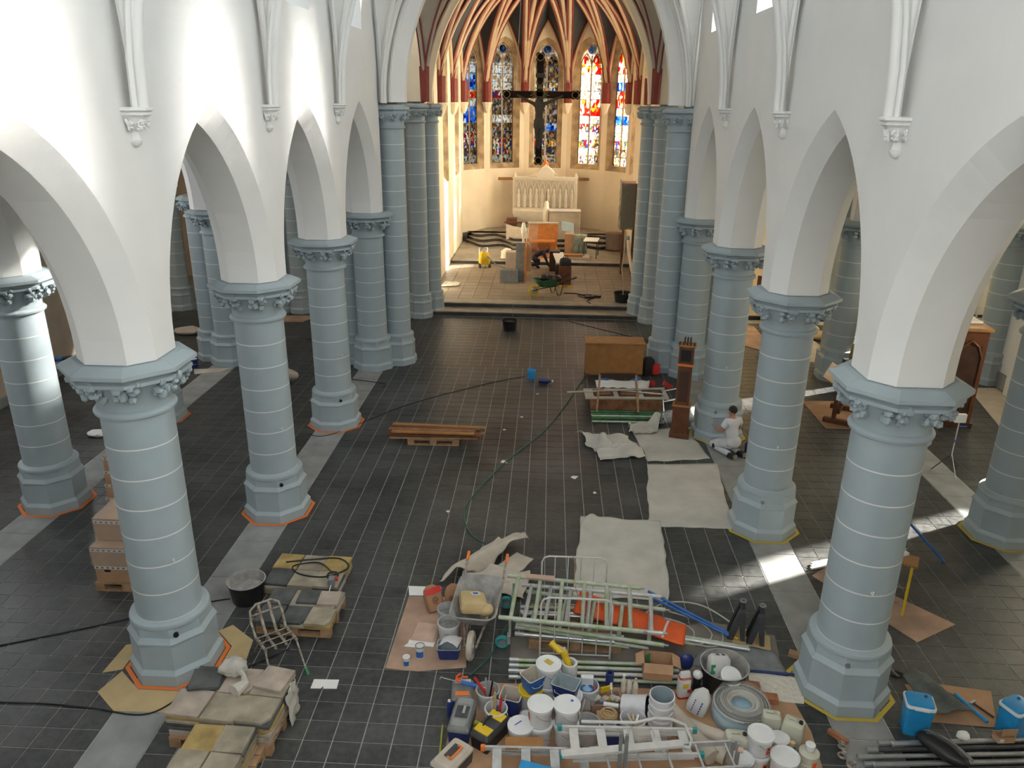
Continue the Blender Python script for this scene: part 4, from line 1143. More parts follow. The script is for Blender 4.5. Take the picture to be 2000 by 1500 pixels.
for x in (-.27, .27):
    for y in (-.43, .43): MB().cyl((x, y, 0), (x, y, .74), .018, 8).build('leg', 'black', t)
t = thing('wrapped_pedestal', 'round brown pedestal wrapped in film by the right wall', 'pedestal', (3.45, 35.9, .47))
MB().lathe([(.36, 0), (.4, .1), (.36, .2), (.38, .6), (.42, .78), (.36, .8)], 16).build('body', 'redwood', t, smooth=True)
MB().lathe([(.41, .05), (.39, .3), (.41, .6), (.44, .79)], 16, cap0=False, cap1=False).build('film_wrap', 'film', t, smooth=True)
# choir furniture in the middle of the chancel floor
t = thing('pew_end', 'grey panelled pew end standing with a pale curved side', 'pew', (-.85, 29.5, .322))
MB().box(-.20, 0, .24, .72, .35, .48).build('low_cabinet', 'grey', t, bevel=.01)
MB().box(.22, .12, .75, .36, .1, 1.5).build('tall_panel', 'grey', t, bevel=.01)
MB().box(.40, .9, .68, .06, 1.9, 1.36).build('side_panel', 'orangewood', t)
MB().prism([(0, 0), (.5, 0), (.5, .95), (.28, 1.25), (.08, .95)], 0, .05, m=Matrix.Translation((.12, 1.3, .15)) @ Matrix.Rotation(PI / 2, 4, 'X')).build('curved_side', 'ribcream', t)
MB().box(-.15, 1.6, .45, .55, .5, .9).build('pale_box', 'canvas', t, bevel=.02)
t = thing('wrapped_candle', 'tall candle holder wrapped in white film behind the pew end', 'candle holder', (-.62, 32.4, .322))
MB().lathe([(.16, 0), (.06, .08), (.05, 1.3), (.1, 1.4), (.11, 1.6), (.06, 1.85)], 10).build('wrapped_shaft', 'whitepack', t, smooth=True)
t = thing('pew_desk', 'dark brown choir desk with pale lid running away from the camera', 'desk', (.95, 30.6, .322))
MB().box(.15, -1.25, .36, .46, .4, .72).build('end_box', 'redwood', t, bevel=.02)
MB().box(-.25, 1.2, .42, .42, .5, .84).build('far_end', 'darkwood', t, bevel=.02)
MB().box(-.05, 0, .36, .34, 2.3, .7).build('desk_body', 'darkwood', t)
MB().box(-.05, .1, .74, .42, 2.2, .05, rz=R(4)).build('pale_lid', 'foamboard', t)
t = thing('tool_bag', 'dark soft tool bag sitting on the choir desk end', 'bag', (1.1, 29.35, 1.045))
MB().ring([rring(.42, .3, 0, .06), rring(.46, .34, .12, .08), rring(.40, .28, .24, .08), rring(.2, .12, .29, .04)]).build('bag_body', 'black', t, smooth=True)
MB().tube([(-.1, 0, .27), (-.06, 0, .36), (.06, 0, .36), (.1, 0, .27)], .012, 6).build('strap', 'darkgrey', t)
for i, (x, y) in enumerate(((.95, 28.75), (1.28, 28.7))):
    tag(MB().box(0, 0, .03, .16, .07, .06).build('yellow_tool', 'yellow', loc=(x, y, .322), rz=.3 * i), 'small yellow tool lying %s of the choir desk' % ('just left' if i == 0 else 'just right'), 'tool')

# green wheelbarrow with rubble bags
def wheelbarrow(label, loc, rz, tray, frame, wheel, grips):
    t = thing('wheelbarrow', label, 'wheelbarrow', loc, rz)
    w = MB(); w.torus((0, 0, 0), .155, .045, 22, 8, Matrix.Translation((0, -.62, .2)) @ Matrix.Rotation(PI / 2, 4, 'Y'))
    wo = w.build('wheel', wheel, t, smooth=True)
    MB().cyl((-.05, -.62, .2), (.05, -.62, .2), .10, 14).build('hub', 'steel', wo)
    for s in (-1, 1):
        MB().tube([(s * .07, -.66, .2), (s * .12, -.4, .28), (s * .24, .1, .36), (s * .28, .5, .50), (s * .29, .85, .60)], .018, 8).build('frame_tube', frame, t, smooth=True)
        MB().cyl((s * .29, .78, .585), (s * .29, .95, .625), .022, 10).build('hand_grip', grips, t)
        MB().tube([(s * .24, .12, .36), (s * .26, .22, .02), (s * .26, .34, .02), (s * .26, .45, .48)], .016, 8).build('leg', frame, t, smooth=True)
    MB().ring([rring(.34, .55, .0, .08), rring(.60, .98, .25, .14), rring(.62, 1.0, .25, .14), rring(.36, .57, -.005, .08)], True, False, False, Matrix.Translation((0, -.08, .34))).build('tray', tray, t, smooth=True)
    MB().ring([rring(.34, .55, .002, .08)], True, False, True, Matrix.Translation((0, -.08, .34)))
    MB().prism(rrect(.35, .56, .08), .338, .344, m=Matrix.Translation((0, -.08, 0))).build('tray_floor', tray, t)
    MB().tube([(x, y - .08, .59) for x, y in rrect(.62, 1.0, .14, 4)], .012, 6, True).build('tray_rim', tray, t)
    return t
wheelbarrow('green wheelbarrow with yellow wheel and dark rubble bags in the chancel', (.5, 27.5, .322), R(-65), 'greenpaint', 'black', 'yellow', 'black')
rnd = random.Random(4)
for i in range(3):
    k = MB().ico((0, 0, 0), (.2, .18, .14), 2); k.v = [(x * (1 + .3 * nz(x * 9 + i, y * 9)), y * (1 + .3 * nz(y * 9, z * 9 + i)), z) for x, y, z in k.v]
    tag(k.build('rubble_bag', 'black', smooth=True, loc=(.32 + .22 * i, 27.55 - .05 * i, .93)), ['leftmost', 'middle', 'rightmost'][i] + ' crumpled black bag in the green wheelbarrow', 'bag', 'black bags in the wheelbarrow')
# yellow machine
t = thing('cleaning_machine', 'yellow wheeled cleaning machine standing in the sunlight', 'machine', (-2.25, 32.15, .322), R(15))
MB().ring([rring(.42, .4, .14, .08), rring(.46, .44, .3, .1), rring(.40, .38, .55, .1), rring(.25, .25, .68, .08)]).build('tank', 'yellow', t, smooth=True)
for s in (-1, 1): MB().cyl((s * .17, -.12, .1), (s * .25, -.12, .1), .10, 14).build('wheel', 'darkgrey', t, smooth=True)
MB().tube([(-.18, .18, .3), (-.18, .22, .78), (.18, .22, .78), (.18, .18, .3)], .018, 8).build('push_handle', 'whitemetal', t, smooth=True)
MB().tube([(.1, -.2, .5), (.25, -.3, .35), (.45, -.3, .15), (.8, -.4, .03), (1.1, -.6, .03)], .025, 8).build('suction_hose', 'grey', t, smooth=True)
MB().lathe([(.12, .55), (.13, .66), (.06, .74)], 12).build('motor_head', 'grey', t, smooth=True)
# tubs of water
def tub(label, loc, r, h, m='black', inside='cement', level=.5, rimm=None):
    t = thing('mortar_tub', label, 'tub', loc)
    MB().lathe([(r * .82, 0), (r * .97, h * .93), (r * 1.03, h * .95), (r * 1.03, h)], 32, cap1=False).build('body', m, t, smooth=True)
    MB().lathe([(r * 1.03, h), (r * .97, h), (r * .82 - .01, .012)], 32, cap0=False).build('inside_wall', rimm or m, t, smooth=True)
    k = MB().lathe([(r * (.82 + .15 * level) - .012, h * level), (r * .5, h * level + .02), (.01, h * level - .01)], 32, cap0=False)
    k.v = [(x, y, z + .02 * nz(x * 14, y * 14)) for x, y, z in k.v]
    k.build('contents', inside, t, smooth=True)
    return t
tub('black plastic tub on the chancel step with a pole in it', (3.1, 26.75, .322), .32, .32, 'black', 'darkgrey', .6)
t = thing('hooked_pole', 'thin bent hose rising from the tub at the right chancel pier', 'hose', (3.1, 26.75, .5))
MB().tube([(0, 0, 0), (.02, .1, .4), (-.06, .35, .9), (.05, .9, 1.5), (.1, 1.6, 1.75), (.3, 2.2, 1.7)], .018, 8).build('hose_body', 'canvas', t, smooth=True)
MB().lathe([(.05, -.06), (.06, 0), (.03, .08)], 10, 0, .3, 2.25).build('blue_nozzle', 'skyblue', t, loc=(0, 0, 1.68))
tub('black plastic bucket standing alone on the floor below the chancel step', (-.74, 23.95, 0), .25, .33, 'black', 'darkgrey', .75)
cable('black cable tangle on the chancel floor', [(1.05, 27.75, .34), (1.5, 27.7, .34), (1.9, 27.3, .34), (2.2, 27.2, .34), (1.7, 27.1, .36), (1.6, 27.45, .35), (2.15, 27.4, .36), (2.0, 27.0, .34), (1.85, 26.6, .34), (1.95, 26.3, .34)], .018, 'black')
for i, (x, y) in enumerate(((1.95, 27.15), (2.2, 27.3))):
    tag(MB().box(0, 0, .035, .34, .16, .07).build('cable_reel_box', 'black', loc=(x, y, .323), rz=.2 - i * .5, bevel=.01), ['nearer', 'farther'][i] + ' flat black power box among the chancel cables', 'power box')
# plastic wrapped pulpit
t = thing('pulpit', 'tall wooden pulpit wrapped in grey plastic film on brown posts', 'pulpit', (3.62, 31.6, .322))
MB().box(0, 0, 2.75, .62, .75, 1.75).build('wrapped_box', 'redwood', t, bevel=.02)
MB().grid(lambda u, v: (-.37 - .03 * nz(u * 7, v * 9, 5), -.42 + .85 * u, 1.82 + 1.9 * v), 14, 20).build('film_side', 'filmdark', t, smooth=True, angle=80)
MB().grid(lambda u, v: (-.37 + .55 * u, -.42 - .03 * nz(u * 7, v * 9), 1.82 + 1.9 * v), 12, 20).build('film_front', 'filmdark', t, smooth=True, angle=80)
for x in (-.2, .22): MB().box(x, -.2, .95, .1, .1, 1.9).build('post', 'redwood', t)
MB().box(.28, .1, .9, .06, 1.4, 1.6).build('stair_panel', 'redwood', t)
MB().tube([(.0, -.4, 1.4), (.05, -.9, .8), (.15, -1.3, .3), (.2, -1.5, .02)], .07, 8).build('hanging_film', 'filmwhite', t, smooth=True)
# loose film sheet by the left chancel pier
cloth('film_sheet', 'crumpled clear plastic sheet on the chancel floor by the left pier', 'plastic sheet', [(-3.6, 28.3), (-2.9, 28.5), (-2.9, 29.1), (-3.55, 29.2)], 'filmwhite', lambda u, v, x, y: .345 + .05 * abs(nz(x * 5, y * 5)), 16, 16, .002)
t = thing('white_bag', 'pale crumpled plastic lying against the pew end', 'plastic', (-1.35, 33.2, .47))
k = MB().ico((0, 0, .2), (.28, .22, .3), 2); k.v = [(x * (1 + .35 * nz(x * 6, z * 6)), y * (1 + .35 * nz(y * 6, z * 5)), max(0, z)) for x, y, z in k.v]
k.build('crumpled_film', 'whitepack', t, smooth=True)

# ================================================================== NAVE, FAR PART
t = thing('counter', 'honey coloured wooden counter seen from behind near the right pier', 'counter', (2.27, 19.85, 0), R(2))
MB().box(0, 0, .53, 1.52, .55, .84).build('body', 'oak', t, bevel=.01)
MB().box(0, 0, .965, 1.60, .62, .05).build('top', 'oak', t, bevel=.012)
for x in (-.7, .7):
    for y in (-.22, .22): MB().box(x, y, .055, .09, .09, .11).build('foot', 'redwood', t)
MB().box(0, -.285, .16, 1.52, .02, .08).build('base_moulding', 'oak', t)
t = thing('backpack', 'black and red backpack on the floor right of the wooden counter', 'backpack', (3.22, 19.95, 0), R(20))
MB().ring([rring(.34, .26, 0, .06), rring(.38, .30, .2, .09), rring(.34, .26, .42, .1), rring(.15, .1, .5, .04)]).build('bag', 'black', t, smooth=True)
MB().ring([rring(.2, .1, 0, .04), rring(.24, .12, .15, .05), rring(.2, .1, .28, .04)]).build('front_pocket', 'redp', t, smooth=True, loc=(.18, -.13, .04))
# longcase clock
t = thing('longcase_clock', 'tall reddish brown longcase clock standing on the dust sheet', 'clock', (3.45, 15.85, .012), R(-14))
MB().box(0, 0, .06, .42, .34, .12).build('plinth', 'redwood', t, bevel=.008)
MB().box(0, 0, .43, .36, .29, .62).build('base_case', 'redwood', t, bevel=.006)
MB().box(0, 0, .755, .40, .32, .04).build('waist_moulding', 'oak', t, bevel=.008)
MB().box(0, 0, 1.22, .29, .23, .90).build('trunk', 'redwood', t, bevel=.006)
MB().box(-.0, -.118, 1.2, .2, .012, .7).build('trunk_door', 'darkwood', t, bevel=.004)
MB().box(0, 0, 1.69, .33, .27, .05).build('orange_band', 'orangetape', t)
MB().box(0, 0, 1.90, .31, .25, .38).build('hood', 'redwood', t, bevel=.006)
MB().box(0, -.128, 1.90, .22, .01, .26).build('dial_opening', 'black', t)
MB().box(0, 0, 2.115, .37, .30, .05).build('hood_cornice', 'oak', t, bevel=.01)
for i in range(5): MB().box(-.15 + .075 * i, -.12, 2.17, .04, .03, .06).build('cresting', 'darkwood', t)
for i in range(3): MB().box(-.06 + .06 * i, .05, 2.2, .03, .1, .12).build('cresting', 'darkwood', t)

# the pile of frames, door and green poles
t = thing('panelled_door', 'old panelled door lying flat on the pile', 'door', (2.4, 17.55, .30), R(3))
MB().box(0, 0, .02, 2.0, .62, .04).build('leaf', 'canvas', t)
for i in range(3):
    MB().box(-.55 + .6 * i, 0, .046, .48, .44, .012).build('brown_panel', 'darkwood', t)
    MB().box(-.55 + .6 * i, 0, .056, .34, .30, .01).build('panel_field', 'plankwood', t)
for i in range(2): tag(MB().box(0, 0, .14, 1.7, .12, .28).build('timber_bearer', 'plankwood', loc=(2.4, 17.35 + .42 * i, 0)), ['front', 'rear'][i] + ' brown timber bearer under the panelled door', 'timber')
t = thing('upturned_table', 'upturned wooden table frame with brown cross bar on the pile', 'frame', (2.15, 17.0, 0), R(2))
for x in (-.42, .42): MB().beam((x * 1.15, -.2, .15), (x, .15, .95), .045, .045).build('leg', 'palletwood', t)
MB().beam((-.42, .15, .93), (.42, .15, .93), .05, .12).build('cross_bar', 'darkwood', t)
for i in range(9):
    y = 16.45 + .065 * i; L0 = 1.55 + .05 * nz(i * 3.3); z = .04 + (.06 if i % 2 else 0)
    pipe('%s green painted scaffold pole in the pile by the clock' % ['first', 'second', 'third', 'fourth', 'fifth', 'sixth', 'seventh', 'eighth', 'ninth'][i], (L0, y, z), (3.2, y + .05, z), .026, 'greenpaint' if i % 3 else 'mossalu', 'green poles by the clock', 'pole', 'scaffold_pole')
pipe('long thin pale pole sticking out left of the pile', (.98, 17.35, .40), (3.35, 17.75, .42), .022, 'canvas', None, 'pole', 'long_pole')
pipe('reddish pipe lying across the panelled door', (1.9, 17.72, .375), (3.3, 17.45, .375), .02, 'alu', None, 'pipe')
cloth('white_sheet', 'white plastic sheet spread on the far side of the pile', 'plastic sheet', [(1.75, 17.95), (3.0, 18.0), (3.1, 18.55), (1.7, 18.5)], 'foamboard', lambda u, v, x, y: .30 + .07 * abs(nz(x * 4, y * 4)), 18, 10)
for i, (x, y, m, nm) in enumerate(((2.0, 18.8, 'blue', 'blue plastic bag with white top'), (2.8, 18.75, 'blue', 'small blue bundle'))):
    k = MB().ico((0, 0, .17), (.17, .14, .19), 2); k.v = [(a * (1 + .3 * nz(a * 8 + i, c * 8)), b * (1 + .3 * nz(b * 8, c * 8 + i)), max(0, c)) for a, b, c in k.v]
    tag(k.build('plastic_bag', m, smooth=True, loc=(x, y, 0)), nm + ' behind the pile near the counter', 'bag')
for i, (x, a) in enumerate(((3.05, -50), (3.55, 50))):
    tag(MB().box(0, 0, .0, .5, .04, .12).build('red_board', 'redp', loc=(x, 18.5, .22), rot=(0, R(a * .6), R(a))), ['left', 'right'][i] + ' red board end sticking up behind the pile', 'board')
t = thing('leaning_rack', 'bright metal frame leaning beside the clock', 'frame', (3.55, 17.4, 0), R(30))
MB().tube([(-.3, 0, .02), (-.3, .1, .5), (.3, .1, .5), (.3, 0, .02)], .02, 8).build('tube_frame', 'steel', t, smooth=True)
MB().beam((-.3, .05, .25), (.3, .05, .25), .03).build('cross_bar', 'steel', t)

# dust sheets
def ridge(x, y, px, py, qx, qy, w, h):
    d = Vector((qx - px, qy - py)); L = d.length; d /= L; r = Vector((x - px, y - py))
    s = r.dot(d); n_ = abs(r.x * d.y - r.y * d.x)
    if s < -w or s > L + w: return 0
    return h * max(0, 1 - (n_ / w) ** 2) * min(1, max(0, (s + w) / w)) * min(1, max(0, (L + w - s) / w))
cloth('dust_sheet', 'crumpled white dust sheet lying left of the clock', 'cloth', [(1.15, 15.75), (1.62, 14.45), (2.55, 14.62), (2.3, 15.75)], 'cloth',
      lambda u, v, x, y: .03 + .16 * abs(nz(x * 2.6, y * 2.6)) * (1 - abs(u - .5)) + ridge(x, y, 1.2, 15.6, 2.3, 14.7, .16, .12) + ridge(x, y, 1.6, 14.7, 2.5, 14.8, .10, .14) + ridge(x, y, 1.75, 15.6, 1.7, 14.9, .1, .10), 40, 40, .008, .12, 2.0)
cloth('dust_sheet', 'pale dust sheet spread under the longcase clock', 'cloth', [(2.62, 14.48), (3.95, 14.75), (3.62, 16.35), (2.42, 16.1)], 'cloth',
      lambda u, v, x, y: .006 + .008 * abs(nz(x * 3, y * 3)), 26, 26, .004, .06, 5.0)
cloth('dust_sheet', 'rolled up edge of dust sheet beside the clock base', 'cloth', [(2.3, 15.75), (3.0, 15.95), (3.2, 16.5), (2.45, 16.35)], 'cloth',
      lambda u, v, x, y: .03 + .14 * abs(nz(x * 4, y * 4, 3)) + ridge(x, y, 2.4, 15.95, 3.1, 16.35, .16, .12) + ridge(x, y, 2.95, 16.3, 3.15, 16.1, .13, .22), 30, 24, .008, .08, 9.0)
cloth('dust_sheet', 'flat pale board sheet in front of the kneeling man', 'cloth', [(2.32, 11.9), (3.79, 11.9), (4.02, 14.5), (2.58, 14.36)], 'cloth',
      lambda u, v, x, y: .004 + .006 * abs(nz(x * 2, y * 2)), 24, 30, .004, .03, 1.0)
cloth('dust_sheet', 'large off white dust sheet nearest the ladders, one corner folded', 'cloth', [(.94, 9.75), (2.37, 9.75), (2.57, 12.1), (1.15, 12.15)], 'cloth',
      lambda u, v, x, y: .004 + .012 * abs(nz(x * 1.6, y * 1.6)) + ridge(x, y, 1.0, 11.3, 1.35, 12.15, .1, .07) + ridge(x, y, 2.37, 9.8, 2.5, 11.6, .05, .05) + .004 * abs(nz(x * 5, y * 3)), 36, 44, .005, .05, 4.0)

# ------------------------------------------------------------------ kneeling painter
t = thing('person', 'man in white T-shirt and trousers kneeling at the column, back turned', 'person', (4.40, 14.98, 0), R(28))
V = [(0, 0, .30), (0, .03, .46), (0, .05, .63), (0, .06, .76), (0, .075, .84), (0, .09, .92), (0, .10, .98),
     (-.15, .05, .745), (-.245, .10, .53), (-.17, .33, .50), (-.12, .42, .52),
     (.15, .05, .745), (.265, .09, .54), (.20, .33, .46), (.16, .42, .45),
     (-.10, .04, .27), (-.13, .40, .10), (-.12, -.02, .09), (-.12, -.12, .08), (-.12, -.20, .035),
     (.10, .04, .27), (.15, .40, .10), (.13, -.02, .09), (.13, -.12, .08), (.13, -.20, .035)]
ED = [(0, 1), (1, 2), (2, 3), (3, 4), (4, 5), (5, 6), (3, 7), (7, 8), (8, 9), (9, 10), (3, 11), (11, 12), (12, 13), (13, 14), (0, 15), (15, 16), (16, 17), (17, 18), (18, 19), (0, 20), (20, 21), (21, 22), (22, 23), (23, 24)]
RD = [(.11, .09), (.12, .085), (.145, .095), (.105, .07), .05, (.075, .085), (.07, .08), .055, .042, .032, .03, .055, .042, .032, .03, .035, .03, .03, .03, .03, .035, .03, .03, .03, .03]
body = skin_mesh('body', V, ED, RD, 'skin', t)
k = MB().ico((0, .095, .955), (.077, .094, .108), 3)
k.v = [(x, y + (.012 if y > .15 and abs(x) < .02 and abs(z - .94) < .03 else 0), z) for x, y, z in k.v]
k.build('head', 'skin', t, smooth=True)
MB().beam((0, .185, .965), (0, .205, .935), .02, .022).build('nose', 'skin', t, bevel=.006)
for s in (-1, 1): MB().ico((s * .078, .085, .945), (.010, .022, .03), 2).build('ear', 'skin', t, smooth=True)
k = MB().ico((0, .08, .985), (.084, .098, .092), 3); k.v = [v if v[2] > .945 - (v[1] - .08) * .0 and not (v[1] > .14 and v[2] < 1.0) else (v[0] * .9, .07 + (v[1] - .08) * .85, max(v[2], .925)) for v in k.v]
k.build('hair', 'hair', t, smooth=True)
skin_mesh('t_shirt', [(0, .005, .34), (0, .03, .47), (0, .05, .63), (0, .06, .765), (0, .07, .81), (-.16, .055, .745), (-.225, .08, .61), (.16, .055, .745), (.24, .08, .62)],
          [(0, 1), (1, 2), (2, 3), (3, 4), (3, 5), (5, 6), (3, 7), (7, 8)], [(.155, .125), (.15, .11), (.172, .12), (.13, .095), .062, .078, .072, .078, .072], 'shirt', t)
k = MB().ico((0, -.02, .30), (.185, .16, .14), 3)
for s in (-1, 1):
    k.tube([(s * .07, -.03, .28), (s * .10, .12, .24), (s * .13, .30, .155), (s * .14, .43, .10)], [.12, .125, .10, .08], 14)
    k.tube([(s * .14, .44, .095), (s * .135, .25, .082), (s * .13, .05, .078), (s * .125, -.09, .075)], [.082, .08, .07, .058], 14)
k.build('trousers', 'trousers', t, smooth=True, angle=70)
for s in (-1, 1):
    b = MB().ring([rring(.10, .22, .0, .04), rring(.11, .24, .05, .05), rring(.09, .14, .10, .04)]).build('boot', 'navycloth', t, smooth=True, loc=(s * .125, -.16, .012), rot=(R(-8), 0, 0))
    MB().box(0, -.125, .05, .10, .012, .09).build('sole', 'sole', b, bevel=.01)
    MB().box(s * .0, 0, .0, .10, .05, .10).build('knee_patch', 'navycloth', t, loc=(s * .205, .30, .12), rz=s * .1, bevel=.02)
for hn, (hx, hy, hz) in (('left', (-.12, .42, .52)), ('right', (.16, .42, .45))):
    h = MB().ico((0, 0, 0), (.035, .045, .018), 2).build('hand', 'skin', t, smooth=True, loc=(hx, hy + .02, hz))
    for i in range(4):
        MB().tube([(-.026 + .017 * i, .02, 0), (-.026 + .017 * i, .055 + (.01 if i in (1, 2) else 0), -.006), (-.026 + .017 * i, .075 + (.012 if i in (1, 2) else 0), -.022)], [.009, .008, .007], 6).build('finger', 'skin', h, smooth=True)
    sg = 1 if hn == 'left' else -1
    MB().tube([(sg * .03, -.01, 0), (sg * .048, .02, -.004), (sg * .045, .045, -.014)], [.010, .009, .008], 6).build('thumb', 'skin', h, smooth=True)
bucket('small black paint bucket beside the kneeling man', (4.80, 15.05, 0), .11, .22, 'navy', lid=False, inside='lid', level=.7)
t = thing('paint_brush', 'paint brush standing in the black bucket by the kneeling man', 'brush', (4.82, 15.05, .16), 0, None, (R(14), R(10), 0))
MB().box(0, 0, .15, .02, .014, .16).build('handle', 'oak', t, bevel=.004)
MB().box(0, 0, .03, .05, .018, .07).build('bristles', 'canvas', t)

# second worker bent over in the chancel
t = thing('person', 'person in dark work clothes crouching beside the choir desk', 'person', (-.16, 32.2, .322), R(-80))
V = [(0, -.05, .42), (0, .10, .56), (0, .28, .66), (0, .42, .70), (0, .50, .72), (0, .58, .70), (0, .64, .66), (-.17, .38, .66), (-.22, .50, .40), (-.18, .62, .16), (-.16, .68, .08),
     (.17, .38, .66), (.24, .48, .40), (.20, .58, .16), (.18, .66, .08), (-.11, -.02, .40), (-.15, .26, .12), (-.14, -.12, .10), (-.14, -.24, .05), (.11, -.02, .40), (.16, .20, .36), (.15, .10, .08), (.15, .24, .04)]
ED = [(0, 1), (1, 2), (2, 3), (3, 4), (4, 5), (5, 6), (3, 7), (7, 8), (8, 9), (9, 10), (3, 11), (11, 12), (12, 13), (13, 14), (0, 15), (15, 16), (16, 17), (17, 18), (0, 19), (19, 20), (20, 21), (21, 22)]
RD = [(.15, .13), (.14, .12), (.16, .12), (.12, .09), .06, (.08, .09), (.075, .08), .065, .055, .045, .04, .065, .055, .045, .04, .10, .08, .065, .05, .10, .085, .06, .05]
skin_mesh('body', V, ED, RD, 'navycloth', t)
MB().ico((0, .62, .70), (.078, .095, .105), 2).build('head', 'skin', t, smooth=True)
MB().ico((0, .60, .735), (.086, .10, .09), 2).build('hair', 'hair', t, smooth=True)
for s, p in ((-1, (-.16, .70, .07)), (1, (.18, .68, .07))):
    h = MB().ico((0, 0, 0), (.04, .05, .02), 2).build('hand', 'skin', t, smooth=True, loc=p)
    for i in range(4): MB().tube([(-.026 + .017 * i, .02, 0), (-.026 + .017 * i, .065, -.01), (-.026 + .017 * i, .085, -.025)], [.009, .008, .007], 6).build('finger', 'skin', h)
    MB().tube([(-s * .03, -.01, 0), (-s * .05, .02, -.006), (-s * .045, .05, -.016)], .009, 6).build('thumb', 'skin', h)

# planks on a pallet
pallet('small wooden pallet under the pile of brown planks', (-1.92, 15.2, 0), 1.1, .5, R(1))
rnd = random.Random(11)
NUM = ['lowest', 'second', 'third', 'fourth', 'fifth', 'sixth', 'seventh', 'eighth', 'ninth', 'tenth', 'eleventh', 'topmost']
for i in range(12):
    L0 = rnd.uniform(1.75, 2.05); lay = i // 4; y = 15.0 + .13 * (i % 4) + rnd.uniform(-.02, .02); z = .147 + .055 * lay + rnd.uniform(0, .006)
    o = MB().box(0, 0, .017, L0, .11, .034).build('plank', ['plankwood', 'redwood', 'oak', 'palletwood'][rnd.randrange(4)], loc=(-1.90 + rnd.uniform(-.06, .06), y, z), rz=rnd.uniform(-.05, .05), bevel=.003)
    o.rotation_euler[1] = rnd.uniform(-.008, .008)
    tag(o, '%s brown plank in the pile lying across the small pallet' % NUM[i], 'plank', 'planks on the small pallet')
jerrycan('small blue plastic can on the floor in the middle of the nave', (.08, 19.4, 0), .22, .18, .28, 'skyblue', 'navy')
t = thing('blue_bottle', 'dark blue bottle lying beside the small blue can', 'bottle', (.28, 19.05, .07), R(-8))
MB().lathe([(.06, 0), (.065, .02), (.065, .24), (.03, .30), (.03, .34)], 14, m=Matrix.Rotation(PI / 2, 4, 'Y')).build('body', 'navy', t, smooth=True)
MB().lathe([(.034, .34), (.034, .38)], 12, m=Matrix.Rotation(PI / 2, 4, 'Y')).build('cap', 'lid', t)
# hoses and cables on the floor
cable('dark green hose curling down the middle of the nave', [(1.48, 19.5), (.59, 16.26), (-.34, 14.2), (-.87, 12.66), (-.93, 12.0), (-.75, 11.41), (-.5, 11.15)], .014, 'hose', 'hose', 'garden_hose')
cable('dark green hose end running past the wheelbarrow to the tool boxes', [(.12, 9.3), (-.02, 8.95), (-.18, 8.4), (-.42, 7.98)], .014, 'hose', 'hose', 'garden_hose')
cable('long black cable crossing the floor behind the nearest left column', [(-6.79, 8.17), (-5.78, 8.63), (-5.26, 8.89), (-4.9, 9.05), (-4.35, 9.3), (-4.12, 9.38)], .010, 'black')
cable('black cable passing in front of the nearest left column', [(-6.1, 7.17), (-5.5, 7.18), (-4.9, 7.14), (-4.2, 7.1), (-3.8, 7.62), (-3.35, 7.95), (-2.9, 8.35)], .010, 'black')
cable('thin black cable running from the third left column to the blue can', [(-4.75, 15.35), (-4.2, 15.38), (-2.83, 17.26), (-1.08, 18.84), (-.1, 19.5)], .008, 'black')
cable('thin cable hanging down the chancel steps to the lone bucket', [(-.70, 26.0, .34), (-.72, 25.9, .33), (-.71, 25.42, .17), (-.72, 25.3, .03), (-.73, 24.6), (-.62, 24.25)], .008, 'grey')
cable('dark cable loop on the floor before the chancel step on the right', [(1.2, 25.1), (2.0, 24.4), (3.2, 23.4), (3.6, 23.0), (3.0, 22.8), (2.7, 23.1), (3.4, 23.3)], .010, 'black')
cable('black cable trailing from the left crossing pier', [(-4.7, 18.9), (-4.1, 18.75), (-3.7, 18.6), (-3.72, 18.3)], .010, 'black')
for i, (x, y) in enumerate(((-.35, 14.25), (1.08, 13.67), (1.44, 13.06), (-.08, 16.66), (.26, 18.2), (-1.24, 12.16), (-.44, 15.89))):
    s_ = .07 if i in (0, 1) else .035
    tag(MB().prism([(-s_, -s_ * .5), (s_, -s_ * .6), (s_ * .4, s_ * .8), (-s_ * .6, s_)], 0, .012).build('paper_scrap', 'foamboard', loc=(x, y, .002), rz=i * 1.1), ['white scrap beside the green hose bend', 'white chip right of the green hose', 'small white chip near the pale board sheet', 'tiny white chip left of the crumpled dust sheet', 'tiny white chip near the blue can', 'tiny white chip left of the hose curl', 'tiny white chip right of the plank pallet'][i], 'scrap', 'scraps on the nave floor')

# masking tape round the column bases
def tape_ring(x, y, m, label, a0=.545, a1=.60):
    mb = MB(); q = 1 / math.cos(PI / 8)
    for k in range(8):
        A, B = PI / 8 + k * PI / 4, PI / 8 + (k + 1) * PI / 4
        mb.ring([[(a0 * q * math.cos(A), a0 * q * math.sin(A), z), (a1 * q * math.cos(A) * (1 + .03 * nz(k + x)), a1 * q * math.sin(A), z), (a1 * q * math.cos(B), a1 * q * math.sin(B) * (1 + .03 * nz(k + y)), z), (a0 * q * math.cos(B), a0 * q * math.sin(B), z)] for z in (0, .002)])
    return tag(mb.build('masking_tape', m, loc=(x, y, .0035)), label, 'tape', 'tape round the column bases')
for s, k, m, lb in ((-1, 0, 'orangetape', 'orange tape round the nearest left nave column'), (-1, 1, 'orangetape', 'orange tape round the second left nave column'), (-1, 2, 'orangetape', 'orange tape round the third left nave column'),
                    (1, 0, 'yellowtape', 'yellow tape round the nearest right nave column'), (1, 1, 'yellowtape', 'yellow tape round the second right nave column'), (1, 2, 'yellowtape', 'yellow tape round the right column by the kneeling man')):
    tape_ring(s * 4.3, COLY[k], m, lb)
tape_ring(-8.4, COLY[1], 'orangetape', 'orange tape round the sunlit left aisle column')
tape_ring(8.4, COLY[1], 'yellowtape', 'yellow tape round the near right aisle column')
tape_ring(-8.4, COLY[2], 'orangetape', 'orange tape round the far left aisle column')
